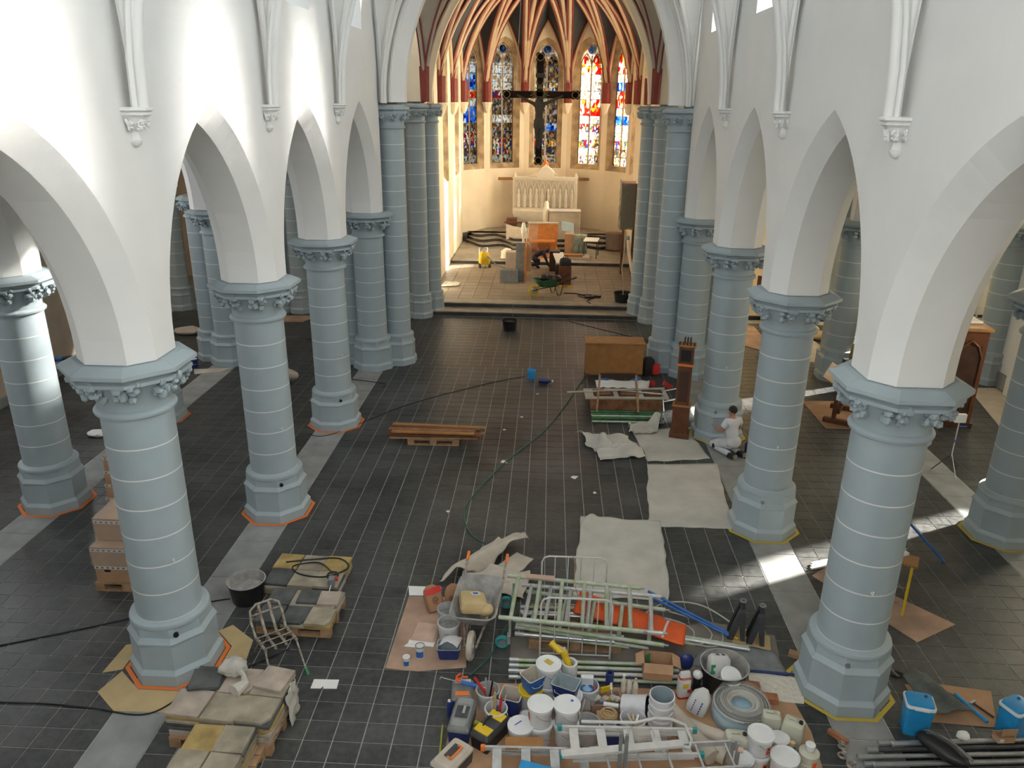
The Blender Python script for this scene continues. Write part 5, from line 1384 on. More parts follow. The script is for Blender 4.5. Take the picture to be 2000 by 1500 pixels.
P0 = (-4.3, 8.1)
for nm, poly in (('tan masking paper in front of the nearest left column', [(-5.02, 7.42), (-4.65, 7.12), (-3.95, 7.14), (-3.78, 7.42), (-4.06, 7.49), (-4.54, 7.49), (-4.91, 7.80)]),
                 ('tan masking paper right of the nearest left column', [(-3.76, 7.46), (-3.38, 8.0), (-3.45, 8.5), (-3.85, 8.80), (-4.0, 8.66), (-3.69, 8.36), (-3.69, 7.84), (-3.98, 7.52)]),
                 ('tan masking paper left of the nearest left column', [(-5.15, 7.75), (-4.92, 7.83), (-4.92, 8.35), (-5.12, 8.3)])):
    board('masking_paper', nm, 'paper', poly, .0015, .0018, 'paper', 'masking paper round a column')

# ================================================================== NAVE, NEAR LEFT
SLM = ['slab', 'slabgrey', 'slabpink', 'slab', 'slabyellow']
flagstones((-3.1, 9.93, 0.0), R(-2), 3, 2, 4, .37, .40, .045, SLM, ['slabgrey', 'slab', 'slab', 'slabyellow', 'slab', 'slabyellow'], ('far stack', 'flagstones in the far stack'),
           ['%s flagstone on top of the far tile stack' % w for w in ('front left ochre', 'back left dark grey', 'front middle', 'back middle', 'front right', 'back right yellow')], 5)
pallet('wooden pallet under the middle stack of flagstones', (-2.92, 9.0, 0), 1.05, .75, R(-2))
flagstones((-2.92, 8.98, .145), R(-3), 3, 2, 2, .345, .37, .045, SLM, ['slabgrey', 'slabgrey', 'slab', 'slabgrey', 'slab', 'slabpink'], ('middle stack', 'flagstones in the middle stack'),
           ['%s flagstone on top of the middle stack' % w for w in ('front left', 'back left', 'front middle dark', 'back middle pale rimmed', 'front right broken', 'back right pinkish')], 8)
for i, (x, y, m) in enumerate(((-2.85, 9.16, 'slabgrey'), (-2.55, 9.14, 'slabpink'))):
    o = MB().box(0, 0, .02, .30, .30, .04).build('flagstone', m, loc=(x, y, .2385), rz=.04 * i, bevel=.004)
    tag(o, ['dark pale edged flagstone laid on the back of the middle stack', 'pinkish flagstone laid on the back right of the middle stack'][i], 'flagstone', 'flagstones in the middle stack')
pallet('wooden pallet under the tall stack of flagstones', (-3.1, 7.02, 0), 1.2, .85, R(-3))
flagstones((-3.1, 7.02, .145), R(-4), 3, 2, 7, .40, .40, .043, SLM, ['slabpink', 'slab', 'slab', 'slabgrey', 'slabpink', 'slab'], ('tall stack', 'flagstones in the tall stack'),
           ['%s flagstone on top of the tall stack' % w for w in ('front left pale', 'back left dark', 'front middle', 'back middle', 'front right', 'back right')], 13)
tag(MB().box(0, 0, .02, .36, .36, .04).build('flagstone', 'slabpink', loc=(-2.68, 7.25, .4575), rz=-.2, bevel=.005), 'loose pale pink flagstone lying crooked on the tall stack', 'flagstone', 'flagstones in the tall stack')
tag(MB().box(0, 0, .02, .36, .34, .04).build('flagstone', 'slabgrey', loc=(-3.48, 7.2, .4575), rz=.15, bevel=.005), 'loose dark flagstone on the left of the tall stack', 'flagstone', 'flagstones in the tall stack')
pallet('wooden pallet under the nearest stack of flagstones', (-3.02, 6.2, 0), .85, .75, R(-1))
flagstones((-3.02, 6.2, .145), R(-2), 2, 2, 6, .34, .37, .045, SLM, ['slab', 'slab', 'slabyellow', 'slab'], ('nearest stack', 'flagstones in the nearest stack'),
           ['%s flagstone on top of the nearest stack' % w for w in ('front left', 'back left yellowish', 'front right grey', 'back right')], 17)
t = thing('plastic_bag', 'twisted translucent plastic bag draped over the tall flagstone stack', 'bag', (-3.2, 7.28, .46))
k = MB().ico((0, .05, .10), (.17, .13, .16), 3); k.v = [(lambda q: (x * q, .05 + (y - .05) * q, max(.045, (z - .045) * (.75 + .3 * nz(x * 9, y * 9)) + .045)))(1 + .16 * math.sin(9 * math.atan2(y - .05, x)) + .3 * nz(x * 6, y * 6, z * 6)) for x, y, z in k.v]
k.build('bag_body', 'cloth', t, smooth=True, angle=80)
MB().tube([(.05, .02, .12), (.16, -.05, .07), (.22, -.16, .055), (.14, -.3, .05)], [.05, .028, .055, .085], 10).build('bag_neck', 'cloth', t, smooth=True)
k = MB().grid(lambda u, v: (-2.46 + .05 * nz(u * 4, v * 4) + .03 * v, 7.3 - .30 * u + .03 * nz(v * 6, u * 4), .46 - .45 * v), 8, 14)
tag(k.build('hanging_sheet', 'cloth', smooth=True, solid=.006, angle=80), 'pale plastic strip hanging down the right side of the tall stack', 'plastic sheet')
# power mixer and cable on the far stacks
t = thing('paint_mixer', 'hand mixer with long whisk lying on the flagstones', 'mixer', (-2.62, 9.52, .23), 0, None, (R(4), 0, R(8)))
MB().ring([rring(.09, .14, 0, .03), rring(.11, .16, .06, .04), rring(.08, .12, .12, .03)]).build('motor', 'grey', t, smooth=True)
MB().torus((0, .12, .07), .08, .014, 16, 6).build('handle_ring', 'black', t)
MB().box(.06, .05, .06, .05, .06, .05).build('switch', 'redp', t, bevel=.01)
MB().cyl((0, -.06, .05), (-.02, -.36, .04), .009, 8).build('shaft', 'steel', t)
MB().torus((-.025, -.39, .04), .045, .008, 14, 6).build('whisk', 'steel', t)
cable('black mixer cable looped over the far flagstone stack', [(-3.5, 10.1, .2), (-3.1, 10.2, .2), (-2.7, 10.25, .2), (-2.5, 10.0, .2), (-2.8, 9.75, .2), (-3.2, 9.8, .2), (-3.35, 10.0, .2), (-3.0, 10.1, .21), (-2.75, 9.9, .21), (-2.62, 9.65, .27)], .011, 'black')
tub('large black mortar tub with dried cement beside the second left strip', (-3.86, 9.42, 0), .27, .33, 'black', 'cement', .55, 'cement')
# broken folding chair frame
t = thing('folding_chair_frame', 'rusty tubular chair frame without seat, green rubber feet', 'chair', (-3.0, 8.15, 0), R(38))
MB().tube([(-.2, .14, .34), (-.21, .26, .52), (-.19, .32, .64), (-.10, .35, .69), (.10, .35, .69), (.19, .32, .64), (.21, .26, .52), (.2, .14, .34)], .017, 8).build('back_frame', 'rust', t, smooth=True)
for x in (-.07, .07): MB().tube([(x, .35, .68), (x, .25, .5), (x, .12, .34), (x, -.27, .39)], .02, 8).build('slat_tube', 'rust', t, smooth=True)
for s in (-1, 1):
    MB().tube([(s * .2, .14, .34), (s * .2, -.28, .41)], .02, 8).build('seat_tube', 'rust', t, smooth=True)
    l = MB().tube([(s * .2, -.24, .42), (s * .22, -.42, .12), (s * .23, -.50, .02)], .013, 8).build('leg', 'rust', t, smooth=True)
    MB().cyl((s * .225, -.46, .07), (s * .232, -.515, .0), .02, 8).build('rubber_foot', 'greenp', l)
    MB().tube([(s * .19, .0, .38), (s * .2, .22, .1), (s * .2, .30, .012)], .012, 8).build('leg', 'rust', t, smooth=True)
for y, z in ((-.24, .415), (-.08, .40), (.06, .385)): MB().cyl((-.21, y, z), (.21, y, z), .008, 6).build('cross_wire', 'rust', t)
MB().cyl((-.19, .29, .58), (.19, .29, .58), .012, 6).build('back_rail', 'rust', t)
board('white_tile', 'small notched white board lying alone on the slate floor', 'board', [(-2.40, 7.64), (-2.27, 7.645), (-2.25, 7.69), (-2.235, 7.645), (-2.07, 7.655), (-2.08, 7.81), (-2.40, 7.80)], .002, .008, 'foamboard')

# ------------------------------------------------------------------ hardboard with plaster gear
board('hardboard_sheet', 'pinkish hardboard sheet dusted with plaster left of the ladders', 'board', [(-1.54, 8.06), (-1.1, 8.03), (-.49, 8.14), (-.58, 9.64), (-1.5, 9.62)], .0015, .005, 'boardpink')
board('white_strip', 'white board strip at the far edge of the pinkish hardboard', 'board', [(-1.5, 9.64), (-1.02, 9.66), (-1.05, 9.88), (-1.55, 9.87)], .0015, .008, 'foamboard')
def spiral(par, m, c, rad, turns, mat_, thick=.005):
    pts = [m @ Vector((c[0] + rad * i / 30 * math.cos(turns * 2 * PI * i / 30), c[1] + rad * i / 30 * math.sin(turns * 2 * PI * i / 30), c[2])) for i in range(3, 31)]
    return MB().tube(pts, thick, 5).build('spiral_print', mat_, par)
for i, (x, y, rz, tl, lb) in enumerate(((-1.03, 9.30, R(35), -55, 'left brown paper plaster sack with spiral print, leaning back'), (-.80, 9.36, R(-5), -12, 'right brown paper plaster sack standing upright with red band'))):
    t = thing('plaster_sack', lb, 'sack', (x, y, .007), 0, 'plaster sacks', (R(tl) if i else R(-40), 0, rz))
    k = MB().ring([rring(.24, .11, .0, .03), rring(.26, .15, .08, .05), rring(.26, .15, .25, .05), rring(.22, .08, .33, .03), rring(.10, .035, .38, .012)])
    k.v = [(a * (1 + .06 * nz(a * 9, c * 9 + i)), b * (1 + .1 * nz(b * 9, c * 8)), c) for a, b, c in k.v]
    k.build('sack_body', 'cutbag', t, smooth=True)
    MB().grid(lambda u, v: (-.13 + .26 * u, -.082 + .01 * abs(u - .5), (.03 if i else .24) + .09 * v), 6, 2).build('red_band', 'redp', t)
    spiral(t, Matrix.Translation((0, -.082, .19 if i else .15)) @ Matrix.Rotation(PI / 2, 4, 'X'), (0, 0, 0), .055, 1.8, 'printdark')
wheelbarrow('old grey wheelbarrow with orange grips, wheel towards the camera', (-.40, 8.95, 0), R(-4), 'cement', 'rust', 'canvas', 'orangetape')
t = thing('paper_sack', 'torn tan paper sack lying in the grey wheelbarrow', 'sack', (-.46, 8.75, .50), 0, None, (R(-12), R(6), R(8)))
k = MB().ring([rring(.34, .44, 0, .05), rring(.38, .48, .06, .06), rring(.34, .44, .14, .06), rring(.2, .3, .17, .05)])
k.v = [(a * (1 + .08 * nz(a * 8, b * 8)), b, c + .03 * nz(a * 9, b * 9, 3)) for a, b, c in k.v]
k.build('sack_body', 'paper', t, smooth=True)
MB().box(.03, .06, .172, .12, .10, .004, rz=.3).build('label', 'patch', t)
MB().box(.03, .06, .176, .07, .05, .003, rz=.3).build('label_print', 'printblue', t)
k = MB().ico((0, 0, 0), (.13, .10, .09), 2); k.v = [(x * (1 + .3 * nz(x * 9, z * 9)), y * (1 + .3 * nz(y * 9, z * 9)), z) for x, y, z in k.v]
tag(k.build('crumpled_paper', 'paper', smooth=True, loc=(-.28, 8.62, .56)), 'crumpled tan paper at the front of the grey wheelbarrow', 'paper')
pail('navy blue mixing trough spattered with plaster on the hardboard', (-.74, 8.36, .007), .30, .22, .17, 'navy', R(3), 'bluetranslucent', False)
k = MB().grid(lambda u, v: (-.14 + .26 * u + .05 * v, -.08 + .2 * v, .16 + .09 * math.sin(u * PI) * (1 - .5 * v) + .02 * nz(u * 7, v * 7)), 12, 10)
tag(k.build('white_plastic', 'foamboard', smooth=True, solid=.004, loc=(-.74, 8.38, .02), angle=80), 'crumpled white plastic stuffed in the navy trough', 'plastic')
bucket('white bucket with murky water beside the grey wheelbarrow', (-.78, 8.70, .007), .15, .28, 'bucketw', False, True, None, 'cement', .75, inner='bucketg')
bucket('dusty grey bucket behind the white bucket on the hardboard', (-.83, 9.03, .007), .15, .26, 'bucketg', False, False, None, 'cement', .6)
t = thing('paper_bag', 'flat pink paper bag lying on the hardboard', 'bag', (-1.12, 8.78, .008), R(-6))
k = MB().ring([rring(.34, .36, 0, .02), rring(.36, .38, .02, .03), rring(.30, .34, .05, .04)]); k.v = [(a, b, c + .012 * nz(a * 9, b * 9)) if c > .01 else (a, b, c) for a, b, c in k.v]
k.build('bag_body', 'pinkcloth', t, smooth=True)
MB().box(.0, -.22, .012, .36, .10, .012).build('white_flap', 'foamboard', t)
k = MB().ico((.2, .12, .07), (.07, .06, .07), 2); k.v = [(x * (1 + .2 * nz(x * 20, z * 20)), y, max(.01, z)) for x, y, z in k.v]
k.build('twisted_top', 'cloth', t, smooth=True)
tag(MB().prism([(-.15, -.03), (.12, -.05), (.16, .02), (-.08, .07)], 0, .012).build('torn_paper', 'foamboard', loc=(-1.22, 8.52, .008)), 'torn white paper flap on the hardboard in front of the pink bag', 'paper')
can('small blue and white paint tin at the near edge of the hardboard', (-1.27, 8.14, .007), .045, .13, 'patch')
can('larger blue and white paint tin on the hardboard', (-1.12, 8.32, .007), .062, .17, 'patch', 'grey')

# crumpled canvas behind the wheelbarrow
cloth('canvas_sheet', 'beige canvas sheet spread behind the grey wheelbarrow', 'cloth', [(-.78, 9.86), (.24, 9.58), (.30, 10.30), (-.70, 10.42)], 'canvas',
      lambda u, v, x, y: .03 + .16 * abs(nz(x * 2.2, y * 2.2)) + ridge(x, y, -.6, 9.95, .15, 10.1, .16, .08) + .05 * abs(nz(x * 6, y * 6)) + .05 * math.sin(u * PI) * math.sin(v * PI), 30, 26, .008, .10, 3.0)
cloth('canvas_sheet', 'folded beige canvas ridge running up towards the middle of the nave', 'cloth', [(-1.12, 9.95), (-.50, 10.22), (.24, 11.12), (-.30, 11.30)], 'canvas',
      lambda u, v, x, y: .03 + .06 * abs(nz(x * 3, y * 3)) + ridge(x, y, -.85, 10.1, .1, 11.2, .20, .20) + ridge(x, y, -.62, 10.2, .2, 11.1, .09, .1), 30, 40, .008, .08, 6.0)
cloth('canvas_sheet', 'flat pointed canvas corner beside the folded ridge', 'cloth', [(-.40, 10.28), (.10, 10.3), (.34, 10.72), (.05, 10.92)], 'canvas',
      lambda u, v, x, y: .008 + .02 * abs(nz(x * 3, y * 3)), 16, 16, .006, .03, 8.0)

# ================================================================== LADDERS AND SCAFFOLD PARTS ON THE PALLET
board('protective_sheet', 'grey hardboard under the ladders and jack stands', 'board', [(.06, 8.78), (.10, 7.98), (3.60, 8.02), (3.66, 8.45), (3.74, 9.05), (2.9, 9.30), (2.05, 9.05)], .0015, .004, 'boarddark')
cloth('plastic_sheet', 'crumpled grey plastic sheet right of the orange tarpaulin', 'plastic sheet', [(2.45, 8.35), (3.70, 8.22), (3.62, 8.72), (2.75, 8.80)], 'grey', lambda u, v, x, y: .012 + .03 * abs(nz(x * 4, y * 4)), 24, 16, .003, .05, 4.4)
board('dust_board', 'brown cardboard sheet under the buckets and tool boxes', 'cardboard', [(-.60, 6.20), (-.58, 6.95), (-.30, 7.88), (3.62, 7.92), (3.70, 7.30), (3.62, 6.20)], .0015, .004, 'card')
tag(MB().prism([(-.35, -.2), (.3, -.25), (.42, .2), (-.25, .3)], 0, .003).build('clear_sheet', 'filmwhite', loc=(3.45, 8.0, .0065)), 'clear plastic scrap beside the orange brick', 'plastic sheet')
pallet('wooden pallet carrying the scaffold frames', (.95, 8.95, .0065), 1.25, .8, R(-1))
def scaffold_frame(label, loc, rot, L, w, n, m):
    t = ladder(label, loc, rot, L, w, n, m, (.030, .030), .028, 'scaffold frames on the pallet', 'scaffold_section', True, None, 'scaffold')
    for s in (-1, 1):
        for i in range(2): MB().cyl((L * .97 - .02, s * w / 2, 0), (L * 1.03, s * w / 2, 0), .015, 8).build('spigot', 'steel', t)
    return t
scaffold_frame('green stained aluminium scaffold frame on top of the pallet load', (-.05, 8.90, .60), (0, R(1), R(-4)), 1.88, .95, 6, 'mossalu')
scaffold_frame('second scaffold frame under the green stained one', (.15, 8.93, .49), (0, R(-1), R(-6)), 1.95, .80, 7, 'alu')
scaffold_frame('lowest scaffold frame lying on the pallet', (.20, 8.93, .40), (0, 0, R(-9)), 1.95, .75, 5, 'mossalu')
for i, (p, q, m) in enumerate((((.15, 8.62, .19), (1.65, 8.45, .19), 'mossalu'), ((.15, 8.70, .24), (1.9, 8.40, .22), 'mossalu'), ((.15, 8.76, .19), (1.6, 8.66, .19), 'steel'), ((.15, 8.55, .25), (1.45, 8.46, .25), 'steel'),
                               ((.2, 9.1, .2), (1.5, 9.1, .2), 'steel'), ((.2, 9.2, .2), (1.6, 9.25, .2), 'mossalu'), ((.22, 8.98, .26), (1.45, 8.95, .26), 'steel'))):
    pipe('%s scaffold brace tube stacked under the frames' % ['first', 'second', 'third', 'fourth', 'fifth', 'sixth', 'seventh'][i], p, q, .024, m, 'brace tubes on the pallet', 'tube', 'brace_tube', True)
for i, (x, y) in enumerate(((-.03, 9.42), (-.04, 8.55))):
    t = thing('castor', ['far', 'near'][i] + ' teal castor wheel at the left end of the scaffold frames', 'castor', (x, y, .11), 0, 'castor wheels')
    MB().torus((0, 0, 0), .075, .03, 20, 8, Matrix.Rotation(PI / 2, 4, 'X')).build('tyre', 'teal', t, smooth=True)
    MB().cyl((0, -.03, 0), (0, .03, 0), .05, 14).build('hub', 'grey', t)
    MB().box(.09, 0, .06, .05, .09, .14).build('fork', 'steel', t, bevel=.008)
    MB().cyl((.10, 0, .1), (.10, 0, .34), .018, 10).build('stem', 'mossalu', t)
tag(MB().box(0, 0, .012, .40, .09, .024).build('pink_label_board', 'pinkcloth', loc=(.45, 9.30, .632), rz=R(-4)), 'pale pink board lying across the far rail of the frames', 'board')
def wire_rack(label, loc, rx, W0, H):
    t = thing('wire_rack', label, 'rack', loc, 0, 'white wire racks', (rx, 0, 0))
    MB().tube([(0, 0, 0), (0, 0, H - .1), (.03, 0, H - .03), (.1, 0, H), (W0 - .1, 0, H), (W0 - .03, 0, H - .03), (W0, 0, H - .1), (W0, 0, 0)], .013, 8).build('outer_frame', 'whitemetal', t, smooth=True)
    for i in range(1, 5): MB().cyl((W0 * i / 5, 0, .05), (W0 * i / 5, 0, H), .008, 6).build('upright_wire', 'whitemetal', t)
    MB().cyl((0, 0, .05), (W0, 0, .05), .009, 6).build('bottom_wire', 'whitemetal', t)
    return t
wire_rack('white wire rack standing in front of the scaffold frames', (.47, 8.42, .0065), R(-3), .93, .90)
wire_rack('white wire rack standing behind the scaffold frames', (.47, 9.50, .0065), R(2), .93, .88)
cable('dirty string tied over the two wire racks', [(.90, 9.5, .9), (.93, 9.3, .88), (.92, 9.0, .8), (.95, 8.75, .78), (.96, 8.45, .88)], .006, 'palletwood', 'string', 'string')
t = thing('orange_tarpaulin', 'folded orange tarpaulin with straps lying across the pallet', 'tarpaulin', (0, 0, 0))
c4 = [Vector(p) for p in ((.92, 8.95), (2.36, 8.42), (2.46, 8.82), (1.03, 9.42))]
def tarp(u, v):
    p = c4[0].lerp(c4[1], u).lerp(c4[3].lerp(c4[2], u), v)
    return (p.x, p.y, .34 - .06 * u + .02 * nz(p.x * 5, p.y * 5) + .015 * math.sin(v * PI))
MB().grid(tarp, 40, 14).build('sheet', 'orange', t, smooth=True, solid=.035, angle=80)
for u0 in (.30, .80):
    s_ = MB().grid(lambda u, v: (lambda q: (q[0], q[1], q[2] + .022))(tarp(u0 + .02 * u + .03 * v, v)), 2, 14).build('strap', 'patch', t, smooth=True)
    q = tarp(u0 + .03, .96); MB().box(q[0], q[1], q[2] + .03, .09, .04, .02, rz=R(-20)).build('buckle', 'steel', s_)
for i in range(2):
    pipe(['upper', 'lower'][i] + ' bright blue plastic conduit beside the orange tarpaulin', (2.02, 9.56 - .05 * i, .30 - .05 * i), (3.12, 8.98 - .05 * i, .045), .020, 'blue', 'blue conduits', 'conduit', 'conduit')
tag(MB().cyl((0, 0, 0), (.07, -.035, -.012), .019, 10).build('yellow_plug', 'yellow', loc=(3.13, 8.95, .045)), 'small yellow plug at the end of the blue conduits', 'plug')
for i, pts in enumerate(([(1.9, 9.25, .1), (2.3, 9.55, .12), (2.8, 9.55, .1), (3.2, 9.2, .05), (3.3, 9.05, .03)], [(2.1, 8.75, .12), (2.6, 8.72, .06), (2.85, 8.95, .04), (2.7, 9.25, .05), (2.3, 9.35, .12)], [(2.2, 8.8, .1), (2.8, 8.7, .05), (3.0, 8.95, .03), (2.85, 9.25, .04), (2.4, 9.4, .1)], [(2.0, 9.1, .2), (2.4, 9.15, .1), (2.6, 9.0, .06), (2.5, 8.8, .05), (2.2, 8.82, .1)])):
    cable('%s loop of pale flexible tubing right of the scaffold frames' % ['longest', 'second', 'third', 'smallest'][i], pts, .011, 'jerry', 'tubing', 'flexible_tubing', 10)
for i in range(2):
    pipe(['green stained', 'bare metal'][i] + ' pole lying on the grey sheet before the jack stands', (2.05, 8.98 - .06 * i, .045), (3.30, 8.72 - .04 * i, .045), .026, 'mossalu' if i == 0 else 'alu', 'poles by the jack stands', 'pole', 'scaffold_pole')
for i, (x, y) in enumerate(((3.20, 8.95), (3.44, 8.86))):
    t = thing('jack_stand', ['left', 'right'][i] + ' tall black steel jack stand on the grey hardboard', 'jack stand', (x, y, .0065), R(-12), 'jack stands')
    MB().prism([(-.14, 0), (-.02, .46), (.06, .46), (.10, 0), (.04, 0), (.0, .25), (-.06, 0)], -.05, .05, m=Matrix.Rotation(PI / 2, 4, 'X')).build('side_plate', 'darkgrey', t)
    MB().prism([(-.14, 0), (-.02, .46), (.06, .46), (.10, 0), (.04, 0), (.0, .25), (-.06, 0)], -.05, .05, m=Matrix.Translation((0, .16, 0)) @ Matrix.Rotation(PI / 2, 4, 'X')).build('side_plate', 'black', t)
    MB().cyl((.02, .07, .44), (.02, .07, .56), .03, 12).build('post', 'darkgrey', t)
    MB().torus((.02, .07, .58), .035, .014, 14, 6).build('saddle', 'grey', t)
    MB().box(0, .07, .2, .05, .16, .03).build('cross_bar', 'rust', t)
board('folded_card', 'tan folded cardboard piece under the jack stands', 'cardboard', [(3.08, 8.70), (3.58, 8.62), (3.66, 9.02), (3.20, 9.25)], .0075, .004, 'paper')
tag(MB().box(0, 0, .03, .24, .10, .06).build('wood_block', 'palletwood', loc=(3.93, 8.62, .002), rz=R(-25), bevel=.004), 'pale wood offcut beside the nearest right column', 'wood block')
for i in range(7):
    z = .034 + (.052 if i % 2 else 0); y = 7.97 + .052 * i
    pipe('%s long green stained scaffold tube behind the buckets' % ['first', 'second', 'third', 'fourth', 'fifth', 'sixth', 'seventh'][i], (.10 + .05 * nz(i * 2.7), y, z), (2.28 + .04 * nz(i * 5.1), y + .03, z), .025, 'mossalu' if i % 3 != 1 else 'whitemetal', 'tubes behind the buckets', 'tube', 'scaffold_tube', True)
pipe('navy painted pole lying at the right of the mortar tub', (2.9, 8.30, .03), (3.85, 8.24, .03), .018, 'navy', None, 'pole', 'painted_pole')
for i, (x, y, z) in enumerate(((3.13, 7.98, .006), (3.30, 7.78, .006))):
    tag(MB().box(0, 0, .04, .26, .12, .08).build('brick', 'brick', loc=(x, y, z), rz=R(-6), bevel=.006), ['brown brick right of the mortar tub', 'orange brick between the tub and the cable coil'][i], 'brick', 'bricks by the tub')

# ================================================================== BUCKETS AND PAINT GEAR
Z0 = .0065
bucket('lower white bucket under the one with the yellow patch', (.58, 7.63, Z0), .145, .27, 'bucketw', True)
t = bucket('white lidded bucket with a yellow patch on its lid', (.58, 7.63, Z0 + .282), .145, .27, 'bucketw', True)
MB().box(.0, .02, .276, .10, .07, .003, rz=-.7).build('yellow_patch', 'yellowtape', t)
t = thing('tape_roll_tower', 'stack of white printed tape with a yellow film roll stuck in it', 'tape roll', (.84, 7.80, Z0))
MB().lathe([(.10, 0), (.10, .44), (.07, .44), (.07, .30)], 22).build('paper_tube', 'patch', t, smooth=True)
for i in range(7):
    a = i * 1.1
    MB().grid(lambda u, v: (.102 * math.cos(a - 2.5 + .5 * u), .102 * math.sin(a - 2.5 + .5 * u), .12 + .04 * (i % 6) + .10 * u + .014 * v), 4, 1).build('printed_stripe', 'printblue' if i % 2 else 'yellow', t)
MB().cyl((0, 0, .36), (-.08, .06, .56), .045, 14).build('yellow_roll', 'yellow', t, smooth=True)
MB().cyl((-.11, .08, .52), (-.24, .16, .60), .04, 14).build('yellow_roll_end', 'yellow', t, smooth=True)
MB().grid(lambda u, v: (-.05 - .10 * u, .05 + .05 * u + .05 * v, .56 - .02 * math.sin(u * PI) + .03 * v), 6, 4).build('loose_film', 'canvas', t, smooth=True, solid=.004)
bucket('white bucket with a yellow lid under the mid blue pail', (.37, 7.50, Z0), .14, .27, 'bucketw', True, lidm='yellow')
pail('mid blue square paint pail standing on the yellow lid', (.39, 7.51, Z0 + .282), .24, .22, .20, 'blue', R(38), 'canvas', True)
bucket('wide white bucket with red labels under the navy pail', (.82, 7.43, Z0), .165, .27, 'bucketw', True, hazard=-2.5)
pail('dark navy rectangular pail on the wide white bucket', (.79, 7.42, Z0 + .282), .30, .23, .19, 'navy', R(-22), 'bluetranslucent', True)
bucket('open translucent bucket between the white buckets', (.59, 7.34, Z0), .115, .25, 'bucketg', False, False, None, 'cement', .2)
bucket('lower bucket of the plain white stack', (.49, 6.97, Z0), .14, .27, 'bucketw', True)
bucket('top bucket of the plain white stack with blank lid', (.49, 6.97, Z0 + .282), .14, .26, 'bucketw', True, hazard=-2.9)
bucket('lower bucket under the dirty lid with a blue spot', (.79, 6.98, Z0), .14, .27, 'bucketw', True)
t = bucket('top white bucket with a small blue spot on its lid', (.79, 6.98, Z0 + .282), .145, .26, 'bucketw', True, hazard=-3.0)
MB().lathe([(.018, .268), (.014, .272)], 12, 0, .06, .05).build('blue_spot', 'printblue', t)
t = bucket('single white bucket with a blue pen stroke on its lid', (.27, 6.91, Z0), .14, .28, 'bucketw', True, hazard=-2.4)
MB().box(-.03, .02, .287, .10, .012, .003, rz=.75).build('blue_stroke', 'printblue', t)
can('metal paint tin with blue label left of the plain white stack', (.32, 7.22, Z0), .065, .15, 'patch', 'steel')
pail('navy square pail standing open behind the yellow topped box', (.14, 7.42, Z0), .25, .24, .26, 'navy', R(-14), 'canvas', False)
t = bucket('open bucket holding a red handled tool and scrapers', (-.15, 7.48, Z0), .14, .26, 'bucketg', False, True, None, 'cement', .35)
def stick(par, nm, p, q, r, m): return MB().cyl(p, q, r, 8).build(nm, m, par, smooth=True)
stick(t, 'red_handle', (.0, .02, .12), (-.17, .07, .36), .018, 'redp'); stick(t, 'scraper_handle', (.0, -.02, .1), (-.03, .05, .38), .012, 'steel'); stick(t, 'dark_tool', (.02, .03, .1), (.05, .09, .30), .012, 'black'); stick(t, 'brush_handle', (.03, -.05, .1), (.08, -.02, .30), .011, 'oak')
t = bucket('open bucket crammed with brushes and a red knife', (-.03, 7.19, Z0), .13, .25, 'bucketw', False, True, None, 'brick', .4)
stick(t, 'red_knife', (.03, 0, .1), (.06, .05, .36), .017, 'redp'); stick(t, 'brush_handle', (-.04, .02, .1), (-.06, .06, .34), .013, 'canvas'); stick(t, 'brush_handle', (-.01, .05, .1), (-.02, .10, .38), .015, 'paper'); stick(t, 'roller_stem', (.07, .03, .1), (.11, .06, .38), .007, 'whitemetal'); stick(t, 'dark_handle', (.0, -.03, .1), (.02, -.04, .31), .013, 'navy')
tag(MB().cyl((0, 0, 0), (.17, -.14, .02), .04, 14).build('foam_roller', 'olive', smooth=True, loc=(-.27, 7.15, .05)), 'olive yellow foam roller beside the bucket of brushes', 'roller')
t = thing('paint_roller', 'white fleece paint roller sleeve leaning right of the brush bucket', 'roller', (.12, 7.10, Z0), 0, None, (R(10), R(12), 0))
MB().lathe([(.03, 0), (.034, .01), (.034, .2), (.03, .21)], 14).build('sleeve', 'cloth', t, smooth=True)

# tool boxes
def toolbox(label, loc, rz, L, Wd, H, body, top, patches=()):
    t = thing('tool_box', label, 'tool box', loc, rz)
    MB().ring([rring(Wd * .92, L * .95, 0, .02), rring(Wd, L, H * .7, .025)]).build('body', body, t, smooth=True)
    MB().ring([rring(Wd * 1.03, L * 1.02, H * .7, .025), rring(Wd * 1.03, L * 1.02, H * .82, .03), rring(Wd * .8, L * .9, H, .04)]).build('lid', top, t, smooth=True)
    for (y, w, l, m) in patches: MB().box(0, y, H + .004, w, l, .010).build('lid_patch', m, t, bevel=.003)
    return t
t = toolbox('black tool box with two yellow lid panels', (-.08, 6.97, Z0), R(-33), .46, .25, .23, 'black', 'darkgrey', ((.13, .20, .12, 'yellow'), (-.13, .20, .12, 'yellow')))
MB().tube([(-.04, -.09, .23), (-.04, -.05, .27), (-.04, .05, .27), (-.04, .09, .23)], .012, 6).build('handle', 'black', t)
t = toolbox('long dark tool box with grey clear organiser lid', (-.42, 7.10, Z0), R(-6), .50, .25, .25, 'navy', 'grey')
MB().box(0, 0, .248, .15, .18, .02).build('lid_window', 'darkgrey', t, bevel=.004)
MB().box(.02, .02, .262, .03, .12, .02).build('catch', 'steel', t)
MB().box(0, -.17, .25, .16, .10, .012).build('organiser', 'film', t); MB().box(0, .17, .25, .16, .10, .012).build('organiser', 'film', t)
t = toolbox('beige topped tool box with an orange and grey handle', (-.47, 6.52, Z0), R(-32), .44, .27, .22, 'darkgrey', 'canvas')
MB().box(0, .02, .226, .10, .20, .012).build('handle_recess', 'darkgrey', t)
MB().tube([(.0, .11, .232), (.055, .11, .24), (.055, -.08, .24), (.0, -.08, .232)], .014, 6).build('handle', 'orangetape', t)
